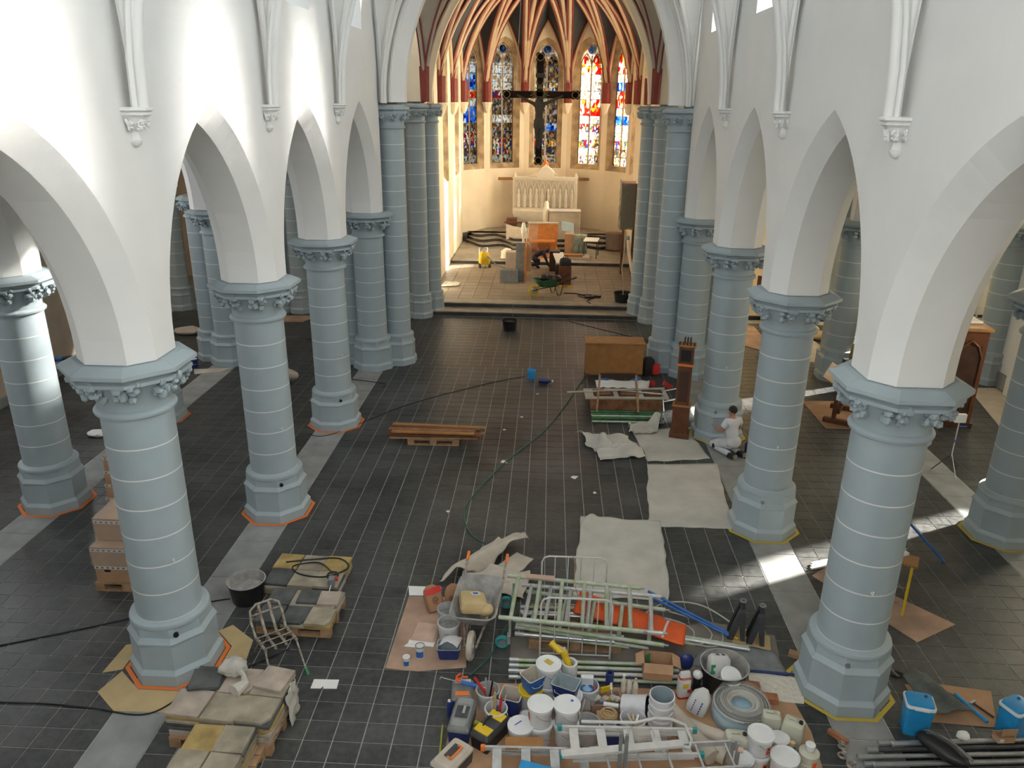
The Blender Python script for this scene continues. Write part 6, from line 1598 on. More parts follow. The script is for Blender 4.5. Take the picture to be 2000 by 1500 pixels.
MB().box(.14, -.1, .13, .02, .06, .06).build('side_catch', 'orangetape', t)
t = toolbox('cluttered tool tray with an orange sealant gun on it', (-.47, 7.58, Z0), R(4), .34, .26, .16, 'navy', 'grey', ((-.09, .17, .07, 'orangetape'), (.12, .2, .07, 'bucketg')))
t = thing('sealant_gun', 'orange sealant gun with blue cartridge lying on the tool tray', 'sealant gun', (-.47, 7.60, .205), R(-14))
MB().cyl((-.02, 0, .03), (.20, 0, .03), .026, 14).build('cartridge', 'blue', t, smooth=True)
MB().cyl((.20, 0, .03), (.30, 0, .03), .012, 8, .004).build('nozzle', 'lid', t)
MB().tube([(-.03, 0, .03), (-.08, 0, .05), (-.10, .06, .05), (-.07, .12, .05)], .016, 8).build('grip', 'orange', t, smooth=True)
MB().tube([(-.08, 0, .05), (-.02, .06, .06), (.04, .08, .06)], .012, 6).build('trigger', 'orange', t, smooth=True)
MB().tube([(-.05, 0, .03), (-.25, 0, .035), (-.29, .01, .035), (-.29, -.03, .035)], .006, 6).build('push_rod', 'steel', t)
t = thing('spray_can', 'dark spray can standing left of the long tool box', 'spray can', (-.60, 7.30, Z0))
MB().lathe([(.032, 0), (.032, .16), (.025, .18), (.025, .21)], 14).build('body', 'navy', t, smooth=True); MB().lathe([(.02, .21), (.015, .23)], 10).build('cap', 'lid', t)
pipe('long olive wooden stick lying along the left of the tool boxes', (-.62, 6.45, .02), (-.66, 7.12, .02), .012, 'olive', None, 'stick', 'wooden_stick')
t = thing('small_box', 'orange and black small tool case at the near left edge', 'case', (-.62, 6.30, Z0), R(-20))
MB().box(0, 0, .06, .18, .16, .12).build('body', 'orangetape', t, bevel=.01); MB().box(0, 0, .125, .16, .14, .02).build('lid', 'black', t, bevel=.006)

# middle clutter
t = bucket('open white bucket with a blue lid and milk carton inside', (1.06, 7.60, Z0), .135, .28, 'bucketw', False, True, None, 'paleblue', .7, inner='bluetranslucent')
MB().torus((.0, .0, .22), .07, .014, 16, 6).build('blue_ring', 'blue', t)
MB().box(.0, .09, .26, .16, .07, .16).build('white_carton', 'lid', t, bevel=.015)
tag(MB().lathe([(.05, 0), (.05, .36), (.035, .36), (.035, .30)], 20).build('navy_film_roll', 'navy', smooth=True, loc=(1.34, 7.74, Z0)), 'upright navy film roll behind the clutter', 'roll')
bucket('white bucket lying on its side showing its dark inside', (1.48, 7.42, .16), .15, .30, 'bucketw', False, False, None, None, .1, rot=(0, R(80), R(-16)), inner='black')
t = bucket('tall open white bucket with folded rags', (1.56, 7.06, Z0), .145, .32, 'bucketw', False, True, None, 'canvas', .6)
for i in range(3): MB().box(-.04 + .045 * i, .01, .25, .03, .12, .12, rz=.3 - .3 * i).build('folded_rag', ['cloth', 'paper', 'foamboard'][i], t, bevel=.008)
MB().box(.0, -.04, .26, .012, .01, .12).build('red_pencil', 'redp', t)
for i in range(5):
    bucket('%s bucket in the tall nested stack of empty white buckets' % ['lowest', 'second', 'middle', 'fourth', 'topmost open'][i], (1.87, 7.08, Z0 + .095 * i), .138, .27, 'bucketw', False, True, None, None, .1, inner='bluetranslucent', group='nested empty buckets', hang=-1.9 + .4 * i)
t = bucket('grey open bucket with a cut open bag folded over its rim', (1.04, 7.02, Z0), .14, .27, 'bucketg', False, True, None, 'cement', .3)
MB().grid(lambda u, v: (-.11 + .03 * u + .05 * v, .04 + .16 * u, .22 + .20 * v), 6, 6).build('folded_bag', 'cloth', t, smooth=True, solid=.006)
t = jerrycan('grey blue jerrycan between the bucket of rags and the grey bucket', (1.32, 7.02, Z0), .22, .16, .26, 'bluetranslucent', 'black', R(4))
MB().ring([rring(.224, .164, .01), rring(.224, .164, .14)], True, False, False).build('dark_liquid', 'navy', t)
t = thing('roller_frame', 'wire paint roller frame with white sleeve lying on the clutter', 'roller', (1.34, 7.42, .16), R(-8))
MB().cyl((-.09, 0, 0), (.09, 0, 0), .028, 14).build('sleeve', 'lid', t, smooth=True)
MB().tube([(.10, 0, 0), (.12, .0, 0), (.12, .10, .02), (.0, .13, .03), (-.01, .2, .05)], .006, 6).build('wire', 'whitemetal', t)
MB().cyl((-.01, .2, .05), (-.03, .32, .10), .015, 10).build('handle', 'lid', t)
t = thing('rope_coil', 'yellowish rope coil on a small carton', 'rope', (1.28, 7.23, .17))
for i in range(4): MB().torus((.01 * i, .012 * i, .012 + .016 * (i % 2)), .075 + .012 * (i % 3), .007, 20, 6).build('rope_loop', 'paper', t)
t = thing('small_carton', 'small brown carton with red tape under the rope coil', 'carton', (1.28, 7.23, Z0))
MB().box(0, 0, .08, .24, .18, .16).build('body', 'card', t, bevel=.006); MB().box(.06, -.091, .08, .03, .004, .14).build('red_tape', 'redp', t)
t = thing('trowel_box', 'low box of rags, trowels and an orange handled brush', 'box', (1.28, 7.55, Z0), R(6))
MB().ring([rring(.36, .22, 0, .01), rring(.38, .24, .14, .012), rring(.36, .22, .14, .01), rring(.35, .21, .02, .01)], True, True, True).build('box_shell', 'boardpink', t)
for i in range(7):
    k = MB().ico((0, 0, 0), (.05, .045, .035), 1); k.build('rag', ['canvas', 'cloth', 'tread', 'pinkcloth', 'olive'][i % 5], t, smooth=True, loc=(-.14 + .048 * i, .05 * nz(i * 2.2), .12 + .02 * (i % 2)))
MB().cyl((-.1, .02, .14), (-.13, .08, .26), .012, 8).build('orange_handle', 'orange', t); MB().box(.02, .08, .2, .14, .02, .09, rz=.3).build('yellow_float', 'yellow', t, bevel=.01)
for i in range(3):
    t = thing('clear_bottle', ['left', 'middle', 'right'][i] + ' clear plastic bottle in the row behind the fallen bucket', 'bottle', (1.53 + .07 * i, 7.84 - .03 * i, Z0), 0, 'clear bottles')
    MB().lathe([(.035, 0), (.037, .03), (.035, .16), (.015, .21), (.015, .23)], 14).build('body', 'filmwhite', t, smooth=True); MB().lathe([(.018, .225), (.018, .25)], 10).build('cap', ['lid', 'navy', 'pinkcloth'][i], t)
# open cardboard box
t = thing('cardboard_box', 'open brown cardboard box standing on the scaffold tubes', 'box', (1.97, 8.05, .115), R(-4))
w, d, h = .36, .24, .25
for nm, a in (('wall_panel', (0, -d / 2, h / 2, w, .006, h)), ('wall_panel', (0, d / 2, h / 2, w, .006, h)), ('wall_panel', (-w / 2, 0, h / 2, .006, d, h)), ('wall_panel', (w / 2, 0, h / 2, .006, d, h)), ('bottom_panel', (0, 0, .004, w, d, .006))): MB().box(*a).build(nm, 'card', t)
MB().add([(-w / 2, -d / 2, h), (w / 2, -d / 2, h), (w / 2, -d / 2 - .06, h - .10), (-w / 2, -d / 2 - .06, h - .10)], [(0, 1, 2, 3)]).build('flap', 'card', t, solid=.005)
MB().add([(-w / 2, -d / 2, h), (-w / 2, d / 2, h), (-w / 2 - .10, d / 2 - .03, h - .04), (-w / 2 - .10, -d / 2 + .01, h - .05)], [(0, 1, 2, 3)]).build('flap', 'card', t, solid=.005)
MB().add([(w / 2, -d / 2, h), (w / 2, d / 2, h), (w / 2 + .10, d / 2 - .03, h - .04), (w / 2 + .10, -d / 2 + .01, h - .05)], [(0, 1, 2, 3)]).build('flap', 'card', t, solid=.005)
MB().add([(-.13, .05, .03), (-.09, .09, .03), (-.10, .09, .24), (-.14, .06, .24)], [(0, 1, 2, 3)]).build('green_packet', 'greenp', t, solid=.01)
# mortar tub with packages
tub('large grey rimmed mortar tub holding packages', (2.80, 8.02, Z0), .30, .33, 'black', 'cement', .3, 'cement')
t = thing('packet', 'white and green plaster packet standing in the mortar tub', 'packet', (2.74, 8.06, .13), 0, None, (R(-18), R(8), R(10)))
MB().ring([rring(.26, .16, 0, .03), rring(.28, .18, .1, .04), rring(.26, .16, .22, .03), rring(.2, .10, .26, .02)]).build('bag', 'patch', t, smooth=True)
MB().grid(lambda u, v: (-.14 + .06 * u, -.088, .04 + .12 * v), 2, 2).build('green_print', 'greenp', t); MB().grid(lambda u, v: (-.02 + .14 * u, -.093, .05 + .012 * v), 2, 1).build('blue_line', 'printblue', t)
for i in range(2): MB().torus((-.03 + .08 * i, .0, .262), .02, .005, 10, 5).build('tie', 'black', t)
bucket('small white lidded bucket tipped inside the mortar tub', (2.82, 7.92, .14), .12, .18, 'bucketw', True, False, None, None, .1, rot=(R(25), R(10), 0))
# packages near the box
t = thing('paper_packet', 'red and white printed powder packet left of the mortar tub', 'packet', (2.27, 7.80, Z0), R(12))
MB().ring([rring(.15, .11, 0, .02), rring(.16, .12, .05, .03), rring(.15, .11, .30, .03), rring(.12, .04, .37, .01)]).build('bag', 'patch', t, smooth=True)
MB().ring([rring(.163, .123, .0, .03), rring(.163, .123, .03, .03)], True, False, False).build('red_band', 'redp', t); MB().ring([rring(.155, .115, .29, .03), rring(.15, .1, .315, .03)], True, False, False).build('red_band', 'redp', t)
MB().box(0, -.064, .2, .07, .004, .06).build('yellow_print', 'yellow', t); MB().box(.05, -.064, .12, .05, .004, .05).build('red_print', 'redp', t)
t = thing('paper_packet', 'white sack with blue lettering slumped right of the red packet', 'sack', (2.38, 7.55, Z0), 0, None, (R(-8), R(14), R(-25)))
k = MB().ring([rring(.22, .16, 0, .03), rring(.26, .20, .08, .05), rring(.22, .15, .24, .05), rring(.08, .05, .34, .02)]); k.v = [(a * (1 + .15 * nz(a * 9, c * 9)), b * (1 + .15 * nz(b * 9, c * 9)), c) for a, b, c in k.v]
k.build('sack_body', 'patch', t, smooth=True)
for i in range(5): MB().box(-.05 + .0 * i, -.105 + .004 * i, .06 + .034 * i, .012, .006, .022).build('blue_letter', 'printblue', t)
for i in range(5): MB().box(.035, -.104 + .004 * i, .05 + .036 * i, .016, .006, .026).build('blue_letter', 'printblue', t)
t = thing('navy_bag', 'crumpled navy plastic bag behind the red and white packet', 'bag', (2.36, 8.22, .08))
k = MB().ico((0, 0, .1), (.11, .06, .13), 2); k.v = [(x * (1 + .4 * nz(x * 12, z * 12)), y, max(0, z + .03 * nz(x * 15, 3))) for x, y, z in k.v]; k.build('bag_body', 'navy', t, smooth=True)
t = thing('foam_bottle', 'short can with white foam top beside the tub', 'can', (2.45, 7.90, Z0))
MB().lathe([(.05, 0), (.05, .20), (.045, .21)], 16).build('body', 'black', t, smooth=True); MB().ico((0, 0, .25), (.065, .065, .055), 2).build('white_top', 'lid', t, smooth=True)
# cable coil on a pale blue drum
t = thing('cable_coil', 'big coil of cables wrapped in clear film on a pale blue drum', 'cable coil', (2.90, 7.47, Z0))
MB().lathe([(.33, 0), (.34, .02), (.34, .14), (.33, .16)], 36).build('pale_blue_drum', 'paleblue', t, smooth=True)
rnd = random.Random(21)
for i in range(22):
    rr = rnd.uniform(.15, .31); MB().torus((rnd.uniform(-.02, .02), rnd.uniform(-.02, .02), .18 + rnd.uniform(0, .10) * (1 - abs(rr - .23) * 5)), rr, .013, 30, 6).build('cable_turn', ['canvas', 'grey', 'darkgrey', 'bucketg', 'jerry'][rnd.randrange(5)], t, smooth=True)
k = MB().lathe([(.36, .10), (.36, .2), (.30, .31), (.22, .325), (.13, .28), (.10, .2)], 40, cap0=False, cap1=False); k.v = [(x * (1 + .04 * nz(x * 9, y * 9)), y * (1 + .04 * nz(y * 9, z * 9)), z + .02 * nz(x * 8, y * 8)) for x, y, z in k.v]
k.build('film_wrap', 'film', t, smooth=True, angle=80)
# rolled felt
def felt(label, p, q, r, m='pinkcloth', flat=.8):
    k = MB().tube([Vector(p).lerp(Vector(q), i / 8) + Vector((0, 0, .01 * nz(i * 1.3))) for i in range(9)], [r * (1 + .08 * nz(i * 2.1)) for i in range(9)], 14)
    return tag(k.build('felt_roll', m, smooth=True, angle=70), label, 'roll', 'felt rolls')
felt('long pale felt roll slanting down towards the camera', (2.02, 7.42, .17), (2.42, 6.72, .13), .10, 'canvas')
felt('pale felt roll lying across towards the pale blue drum', (2.05, 7.30, .11), (2.62, 7.02, .10), .085, 'canvas')
felt('short thick felt roll under the other two', (2.25, 6.98, .10), (2.58, 6.78, .10), .095, 'canvas')
# containers at the right end
jerrycan('large olive jerrycan in front of the pale blue drum', (2.70, 6.86, Z0), .26, .20, .36, 'jerry', 'black', R(-4))
bucket('lower tub of the stack with orange red hazard labels', (2.92, 6.75, Z0), .13, .22, 'bucketw', True, False, -1.15)
bucket('top tub of the stack with orange red hazard label, white lid', (2.92, 6.75, Z0 + .236), .135, .24, 'bucketw', True, True, -1.05)
bucket('plain white lidded tub at the bottom edge', (3.15, 6.58, Z0), .145, .34, 'bucketw', True, False)
bucket('pale lidded tub half hidden left of the hazard stack', (2.72, 6.62, Z0), .11, .24, 'jerry', True, False, -1.2)
jerrycan('milky jerrycan with black cap beside the floor edge', (3.40, 7.10, Z0), .24, .20, .36, 'jerry', 'black', R(-30))
jerrycan('milky jerrycan behind the one with black cap', (3.18, 7.22, Z0), .22, .18, .34, 'jerry', 'jerry', R(-10))
bucket('squat pale tub with hazard label in front of the jerrycans', (3.22, 6.98, Z0), .10, .20, 'jerry', True, False, -1.2)
def bottle(label, loc, r, h):
    t = thing('chemical_bottle', label, 'bottle', loc)
    MB().lathe([(r * .95, 0), (r, .02), (r, h * .42), (r * .9, h * .46), (r, h * .5), (r, h * .72), (r * .45, h * .8), (r * .45, h * .86)], 20).build('body', 'jerry', t, smooth=True)
    MB().lathe([(r * .5, h * .84), (r * .48, h), (r * .3, h * 1.01)], 16).build('cap', 'lid', t, smooth=True)
    MB().grid(lambda u, v: ((r + .003) * math.cos(-1.5 + .5 * u), (r + .003) * math.sin(-1.5 + .5 * u), h * (.30 + .28 * v)), 4, 1).build('label', 'hazard', t)
    return t
bottle('big pale bottle with white cap and red label at the bottom right', (3.46, 6.72, Z0), .11, .38)
t = thing('dark_spray_bottle', 'dark bottle with yellowish cap between the white tubs', 'bottle', (3.32, 6.86, Z0))
MB().lathe([(.05, 0), (.05, .16), (.02, .2), (.02, .22)], 14).build('body', 'navy', t, smooth=True); MB().lathe([(.03, .21), (.03, .26)], 12).build('cap', 'paper', t)

# ================================================================== STEP LADDERS ALONG THE BOTTOM EDGE
def stepladder(label, loc, rot, L, w0, w1, n, m='alu', ends='orangetape', treads=True):
    t = thing('step_ladder', label, 'ladder', loc, 0, 'step ladders at the bottom edge', rot)
    for s in (-1, 1):
        MB().beam((0, s * w0 / 2, 0), (L, s * w1 / 2, 0), .028, .055).build('rail', m, t, bevel=.004)
        MB().beam((L * .08, s * w0 / 2 * .95, -.07), (L * .95, s * w1 / 2 * .95, -.05), .022, .03).build('rear_leg', m, t)
        for x, ww in ((0, w0), (L, w1)):
            e = MB().box(x, s * ww / 2, 0, .05, .045, .07).build('end_cap', ends, t, bevel=.006)
    for i in range(n):
        f = (i + .5) / n; w = w0 + (w1 - w0) * f
        if treads: MB().box(L * f, 0, 0, .10, w - .03, .025).build('tread', m, t, bevel=.003)
        else: MB().cyl((L * f, -w / 2, 0), (L * f, w / 2, 0), .014, 8).build('rung', m, t)
    return t
stepladder('aluminium step ladder with orange corner brackets lying at the bottom left', (-.12, 6.33, .30), (0, 0, R(3)), 1.25, .42, .36, 4, 'alu', 'orangetape')
stepladder('paint spattered step ladder with wide treads in the middle', (.72, 6.56, .42), (0, 0, R(3)), 1.50, .40, .34, 5, 'whitemetal', 'teal')
t = thing('tubular_frame', 'white bent tube handrail lying over the step ladders', 'handrail', (0, 0, 0))
MB().tube([(.95, 6.80, .48), (1.55, 6.83, .47), (1.78, 6.90, .48), (1.95, 6.90, .48), (2.10, 6.82, .48), (2.14, 6.62, .47), (2.10, 6.52, .46), (1.92, 6.55, .46), (1.80, 6.45, .45)], .018, 8).build('bent_tube', 'whitemetal', t, smooth=True)
tag(MB().beam((.72, 6.28, .53), (2.02, 6.50, .53), .09, .03).build('white_plank', 'whitemetal'), 'long white painted plank lying over the ladders', 'plank')
ladder('grey aluminium ladder at the bottom right', (1.05, 6.28, .44), (0, 0, R(7)), 1.65, .34, 5, 'alu', (.025, .06), .014)
for i in range(2): tag(MB().box(0, 0, .16, .035, .035, .46).build('steel_upright', 'grey', loc=(1.34 + .06 * i, 6.36 - .02 * i, .38)), ['left', 'right'][i] + ' grey steel upright of the bottom trestle', 'upright')
for i in range(2): tag(MB().box(0, 0, .17, .04, .04, .50).build('end_upright', 'steel', loc=(2.55 + .06 * i, 6.52 - .02 * i, .16)), ['left', 'right'][i] + ' galvanised upright at the right end of the ladders', 'upright')
tag(MB().cyl((0, 0, 0), (.05, -.02, 0), .03, 12).build('red_end_cap', 'pinkcloth', loc=(2.60, 6.47, .52)), 'reddish round cap on the galvanised uprights', 'cap')
board('blue_board', 'light blue board sticking up at the bottom edge', 'board', [(.24, 6.05), (.62, 6.0), (.70, 6.20), (.30, 6.30)], .40, .008, 'skyblue')
tag(MB().box(0, 0, .01, .42, .16, .02).build('tan_board', 'oak', loc=(.32, 6.62, .30), rz=.05), 'tan board lying between the lone bucket and the ladder', 'board')
k = MB().ico((0, 0, .0), (.16, .12, .07), 2); k.v = [(x * (1 + .3 * nz(x * 9, y * 9)), y * (1 + .3 * nz(y * 9, z * 9)), z) for x, y, z in k.v]
tag(k.build('plastic_wad', 'film', smooth=True, loc=(1.62, 6.68, .46)), 'clear plastic wad caught in the white step ladder', 'plastic')

# ================================================================== RIGHT SIDE
def cooler(label, loc, rz):
    t = thing('cool_box', label, 'cool box', loc, rz, 'blue cool boxes')
    MB().ring([rring(.27, .22, 0, .03), rring(.31, .26, .40, .04)]).build('body', 'skyblue', t, smooth=True)
    MB().ring([rring(.325, .275, .395, .045), rring(.325, .275, .425, .045), rring(.29, .24, .43, .04)]).build('white_rim', 'lid', t, smooth=True)
    MB().ring([rring(.295, .245, .425, .04), rring(.28, .23, .455, .05), rring(.2, .15, .46, .04)]).build('lid', 'skyblue', t, smooth=True)
    MB().lathe([(.02, .455), (.018, .47)], 12, 0, .07, .05).build('plug', 'navy', t)
    MB().box(0, -.145, .41, .16, .02, .03).build('carry_handle', 'lid', t, bevel=.006)
    return t
cooler('blue cool box with white rim beside the nearest right column', (4.93, 7.42, .001), R(-12))
cooler('blue cool box cut off by the right picture edge', (6.05, 7.42, .001), R(25))
board('cardboard_sheet', 'flattened brown cardboard under the grey jacket', 'cardboard', [(5.15, 8.18), (5.55, 8.22), (6.20, 8.12), (5.95, 7.50), (5.12, 7.55)], .002, .006, 'card')
cloth('work_jacket', 'grey green work jacket thrown on the flattened cardboard', 'jacket', [(5.30, 7.66), (5.78, 7.68), (5.50, 8.34), (5.18, 8.30)], 'denim',
      lambda u, v, x, y: .02 + .09 * abs(nz(x * 5, y * 5)) + .05 * math.sin(u * PI) + ridge(x, y, 5.35, 8.2, 5.6, 7.75, .08, .07), 26, 30, .01, .10, 2.2)
cloth('black_cloth', 'black cloth strip trailing from the grey jacket to the column', 'cloth', [(4.86, 8.42), (5.10, 8.30), (5.24, 8.34), (5.0, 8.52)], 'black', lambda u, v, x, y: .012 + .04 * abs(nz(x * 8, y * 8)), 14, 10, .006, .04)
pipe('light blue plastic bar on the flattened cardboard', (5.70, 8.02, .03), (5.86, 7.56, .03), .022, 'skyblue', None, 'bar', 'blue_bar')
t = thing('hammer', 'hammer with dark handle lying beside the blue bar', 'hammer', (5.92, 7.75, .012), R(30))
MB().cyl((0, -.12, .015), (0, .14, .015), .014, 8).build('handle', 'darkwood', t); MB().box(0, .15, .02, .10, .03, .03).build('head', 'steel', t, bevel=.004)
rnd = random.Random(31)
for i in range(11):
    row = i % 6; lay = i // 6
    x0 = 4.05 + rnd.uniform(0, .25) + (.35 if row > 3 else 0); y = 6.62 + .105 * row + .05 * lay; z = .03 + .05 * lay
    pipe('%s steel scaffold tube in the bundle at the lower right' % (['first', 'second', 'third', 'fourth', 'fifth', 'sixth', 'seventh', 'eighth', 'ninth', 'tenth', 'eleventh'][i]), (x0, y, z), (6.9, y + .24, z), .025, 'steel' if i % 3 else 'darkgrey', 'steel tubes at the lower right', 'tube', 'steel_tube', True)
for i in range(4):
    t = thing('tube_clamp', ['first', 'second', 'third', 'fourth'][i] + ' rusty clamp at the left end of the steel tubes', 'clamp', (3.92 + .05 * (i % 2), 6.66 + .13 * i, .0), .4 * i, 'tube clamps')
    MB().torus((0, 0, .05), .04, .014, 14, 6, Matrix.Translation((0, 0, 0))).build('ring', 'rust', t); MB().box(.05, 0, .05, .03, .04, .05).build('bolt', 'steel', t)
tag(MB().box(0, 0, .03, .24, .05, .06).build('wood_batten', 'brick', loc=(3.98, 7.22, .001), rz=R(-48)), 'short orange wood batten near the ends of the steel tubes', 'batten')
t = thing('black_bag', 'black holdall lying over the steel tubes', 'bag', (5.02, 6.95, .115), R(-52))
k = MB().ico((0, 0, .07), (.30, .12, .09), 3); k.v = [(x, y * (1 + .2 * nz(x * 6, z * 8)), max(0.0, z + .02 * nz(x * 9, y * 9))) for x, y, z in k.v]
k.build('bag_body', 'black', t, smooth=True)
MB().grid(lambda u, v: (-.28 + .56 * u, .10 + .05 * v, .05 + .06 * math.sin(u * PI) + .02 * nz(u * 9, v * 5)), 16, 4).build('grey_lining', 'grey', t, smooth=True, solid=.006)
MB().tube([(-.2, .0, .14), (-.1, .02, .18), (.1, .02, .18), (.2, 0, .14)], .012, 6).build('strap', 'darkgrey', t)
t = thing('small_carton', 'opened small brown carton resting on the steel tubes', 'carton', (5.83, 7.20, .12), R(6))
MB().ring([rring(.20, .12, 0, .004), rring(.20, .12, .08, .004), rring(.19, .11, .08, .004), rring(.19, .11, .01, .004)], True, True, True).build('tray', 'card', t)
MB().box(.04, -.02, .10, .18, .006, .13).build('raised_flap', 'card', t); MB().box(-.06, -.062, .04, .05, .004, .04).build('label', 'patch', t)
t = thing('crumpled_wrapper', 'crumpled white wrapper on the steel tubes beside the black bag', 'wrapper', (5.38, 7.2, .115))
k = MB().ico((0, 0, .04), (.08, .06, .05), 2); k.v = [(x * (1 + .4 * nz(x * 20, z * 20)), y * (1 + .4 * nz(y * 20, z * 20)), max(0, z)) for x, y, z in k.v]; k.build('wrapper', 'foamboard', t, smooth=True)
tag(MB().box(0, 0, 0, 3.2, .06, .05).build('aluminium_profile', 'alu', loc=(5.4, 6.42, .03), rz=R(4)), 'long pale profile at the bottom right corner', 'profile')

# right aisle: plywood, yellow trestle, blue pole
board('plywood_sheet', 'pinkish plywood sheet on the floor behind the nearest right column', 'plywood', [(4.72, 10.56), (5.09, 10.87), (6.40, 9.46), (5.68, 9.03)], .002, .010, 'boardpink')
t = thing('trestle', 'yellow steel trestle half hidden by the nearest right column', 'trestle', (5.52, 10.02, .012), R(-28))
for y in (-.2, .2):
    for x in (-.36, .36): MB().cyl((x, y * 1.3, 0), (x, y * .6, .74), .018, 8).build('leg', 'yellow', t)
    MB().cyl((-.36, y * 1.1, .16), (.36, y * 1.1, .16), .013, 8).build('stretcher', 'rust', t)
MB().box(0, 0, .76, .85, .30, .03).build('top_board', 'oak', t)
t = thing('tool_heap', 'white plastic bits and tools on the yellow trestle', 'tools', (5.72, 10.0, .79))
MB().box(0, 0, .02, .2, .1, .04, rz=.4).build('white_box', 'foamboard', t); MB().cyl((-.1, .05, .02), (.12, .12, .03), .015, 8).build('bar', 'steel', t); MB().torus((.02, .12, .05), .06, .01, 14, 6).build('cable_ring', 'lid', t)
pipe('blue painted pole leaning over the sunlit floor', (6.30, 11.30, .72), (7.0, 11.08, .015), .022, 'blue', None, 'pole', 'blue_pole')
for i in range(3):
    tag(MB().beam((0, 0, 0), (.95, .38, 0), .05, .03).build('white_batten', 'whitemetal', loc=(4.75 + .03 * i, 10.72 + .07 * i, .03)), ['front', 'middle', 'back'][i] + ' white batten on the floor in the sun streak', 'batten', 'white battens')
# kneeling desk on a tan mat
board('floor_mat', 'tan mat under the old reading desk in the right aisle', 'mat', [(6.85, 18.2), (6.88, 16.52), (8.0, 16.52), (8.0, 18.3)], .002, .012, 'card')
t = thing('reading_desk', 'dark wooden reading desk with sloping top in the right aisle', 'desk', (7.45, 17.25, .014), R(62))
for x in (-.5, .5):
    MB().box(x, 0, .06, .12, .62, .12).build('foot', 'redwood', t, bevel=.02); MB().box(x, .08, .48, .09, .09, .8).build('post', 'redwood', t)
    MB().beam((x, .08, .35), (x, -.25, .75), .06, .06).build('brace', 'redwood', t)
for i in range(3): MB().add([(-.62, -.38 + .28 * i, .66 + .15 * i), (.62, -.38 + .28 * i, .66 + .15 * i), (.62, -.12 + .28 * i, .80 + .15 * i), (-.62, -.12 + .28 * i, .80 + .15 * i)], [(0, 1, 2, 3)]).build('sloping_board', 'redwood' if i < 2 else 'oak', t, solid=.03)
MB().box(0, .0, .30, 1.0, .06, .12).build('stretcher', 'redwood', t)
t = thing('white_canister', 'white canister trolley beside the old reading desk', 'canister', (7.95, 16.72, .014))
MB().lathe([(.13, .05), (.14, .1), (.14, .42), (.08, .5)], 16).build('canister', 'jerry', t, smooth=True)
for s in (-1, 1): MB().cyl((s * .1, -.12, .07), (s * .15, -.12, .07), .07, 14).build('wheel', 'jerry', t)
MB().tube([(-.1, .1, .05), (-.1, .14, .8), (.1, .14, .8), (.1, .1, .05)], .014, 8).build('handle', 'black', t)
t = thing('gilded_figure', 'small gilded figure standing at the right transept pier', 'figure', (8.15, 18.9, .0))
MB().box(0, 0, .45, .3, .3, .9).build('dark_stand', 'black', t); MB().lathe([(.05, .9), (.06, 1.0), (.04, 1.2), (.05, 1.28), (.02, 1.34)], 10).build('figure', 'gilt', t, smooth=True)
# tall dark cabinet
t = thing('organ_cabinet', 'tall dark carved wooden cabinet behind the nearest right arch', 'cabinet', (9.95, 17.6, 0), R(-6))
MB().box(0, 0, 1.15, .7, 1.5, 2.3).build('body', 'redwood', t, bevel=.01)
MB().box(0, 0, 2.33, .8, 1.6, .08).build('cornice', 'oak', t, bevel=.012)
MB().box(0, -.76, 1.1, .5, .03, 1.7).build('dark_panel', 'darkwood', t)
MB().tube([(-.26, -.78, .3), (-.26, -.78, 1.7), (-.16, -.78, 1.95), (0, -.78, 2.08), (.16, -.78, 1.95), (.26, -.78, 1.7), (.26, -.78, .3)], .025, 8).build('arched_moulding', 'redwood', t, smooth=True)
MB().box(0, 0, .06, .78, 1.58, .12).build('plinth', 'darkwood', t)
tag(MB().prism([(-.25, -.5), (.3, -.45), (.25, .5), (-.3, .5)], 0, .04).build('dust_cover', 'foamboard', loc=(9.95, 17.7, 2.375)), 'pale papers lying on top of the tall dark cabinet', 'papers')
# work lamp on a stand
t = thing('work_lamp', 'small white work lamp on a thin tripod stand in the right aisle', 'lamp', (8.62, 14.42, 0))
for i in range(3):
    a = -1.5 + i * 2 * PI / 3; MB().cyl((0, 0, .42), (.30 * math.cos(a), .30 * math.sin(a), .01), .010, 6).build('leg', 'whitemetal' if i == 0 else 'black', t)
MB().cyl((0, 0, .38), (0, 0, 1.10), .012, 8).build('pole', 'whitemetal', t); MB().cyl((0, 0, .68), (0, 0, .74), .02, 8).build('clamp', 'blue', t)
MB().box(0, 0, 1.20, .22, .08, .18).build('lamp_head', 'foamboard', t, bevel=.01); MB().box(.10, 0, 1.02, .14, .02, .02).build('bracket', 'blue', t)
board('white_sheet', 'pale dirty sheet on the floor along the far right wall', 'cloth', [(11.55, 19.55), (12.3, 19.6), (12.28, 15.6), (10.9, 16.6)], .002, .006, 'canvas')
# screen and floor strip in the right transept
t = thing('glass_screen', 'white framed glass screen in the right transept catching coloured light', 'screen', (14.6, 26.3, .165))
for i in range(4): MB().box(-1.5 + i * 1.0, 0, 1.5, .07, .07, 3.0).build('post', 'whitemetal', t)
for z in (.05, 1.3, 2.97): MB().box(0, 0, z, 3.05, .06, .09).build('rail', 'darkgrey' if z < .1 else 'whitemetal', t)
for i in range(3):
    for j in range(2): MB().box(-1.0 + i * 1.0, 0, .68 + 1.45 * j, .92, .012, 1.18).build('pane', 'filmwhite', t)
for i, (x, y) in enumerate(((14.0, 25.3), (15.0, 24.4))):
    tag(MB().beam((0, 0, 0), (.8, -.35, 0), .07, .07).build('orange_beam', 'orangetape', loc=(x, y, .04)), ['far', 'near'][i] + ' orange beam on the right transept floor', 'beam', 'orange beams')
tag(MB().box(0, 0, .01, 4.4, .5, .02).build('blue_strip', 'tread', loc=(14.2, 25.0, 0)), 'grey blue floor strip before the glass screen', 'floor strip')
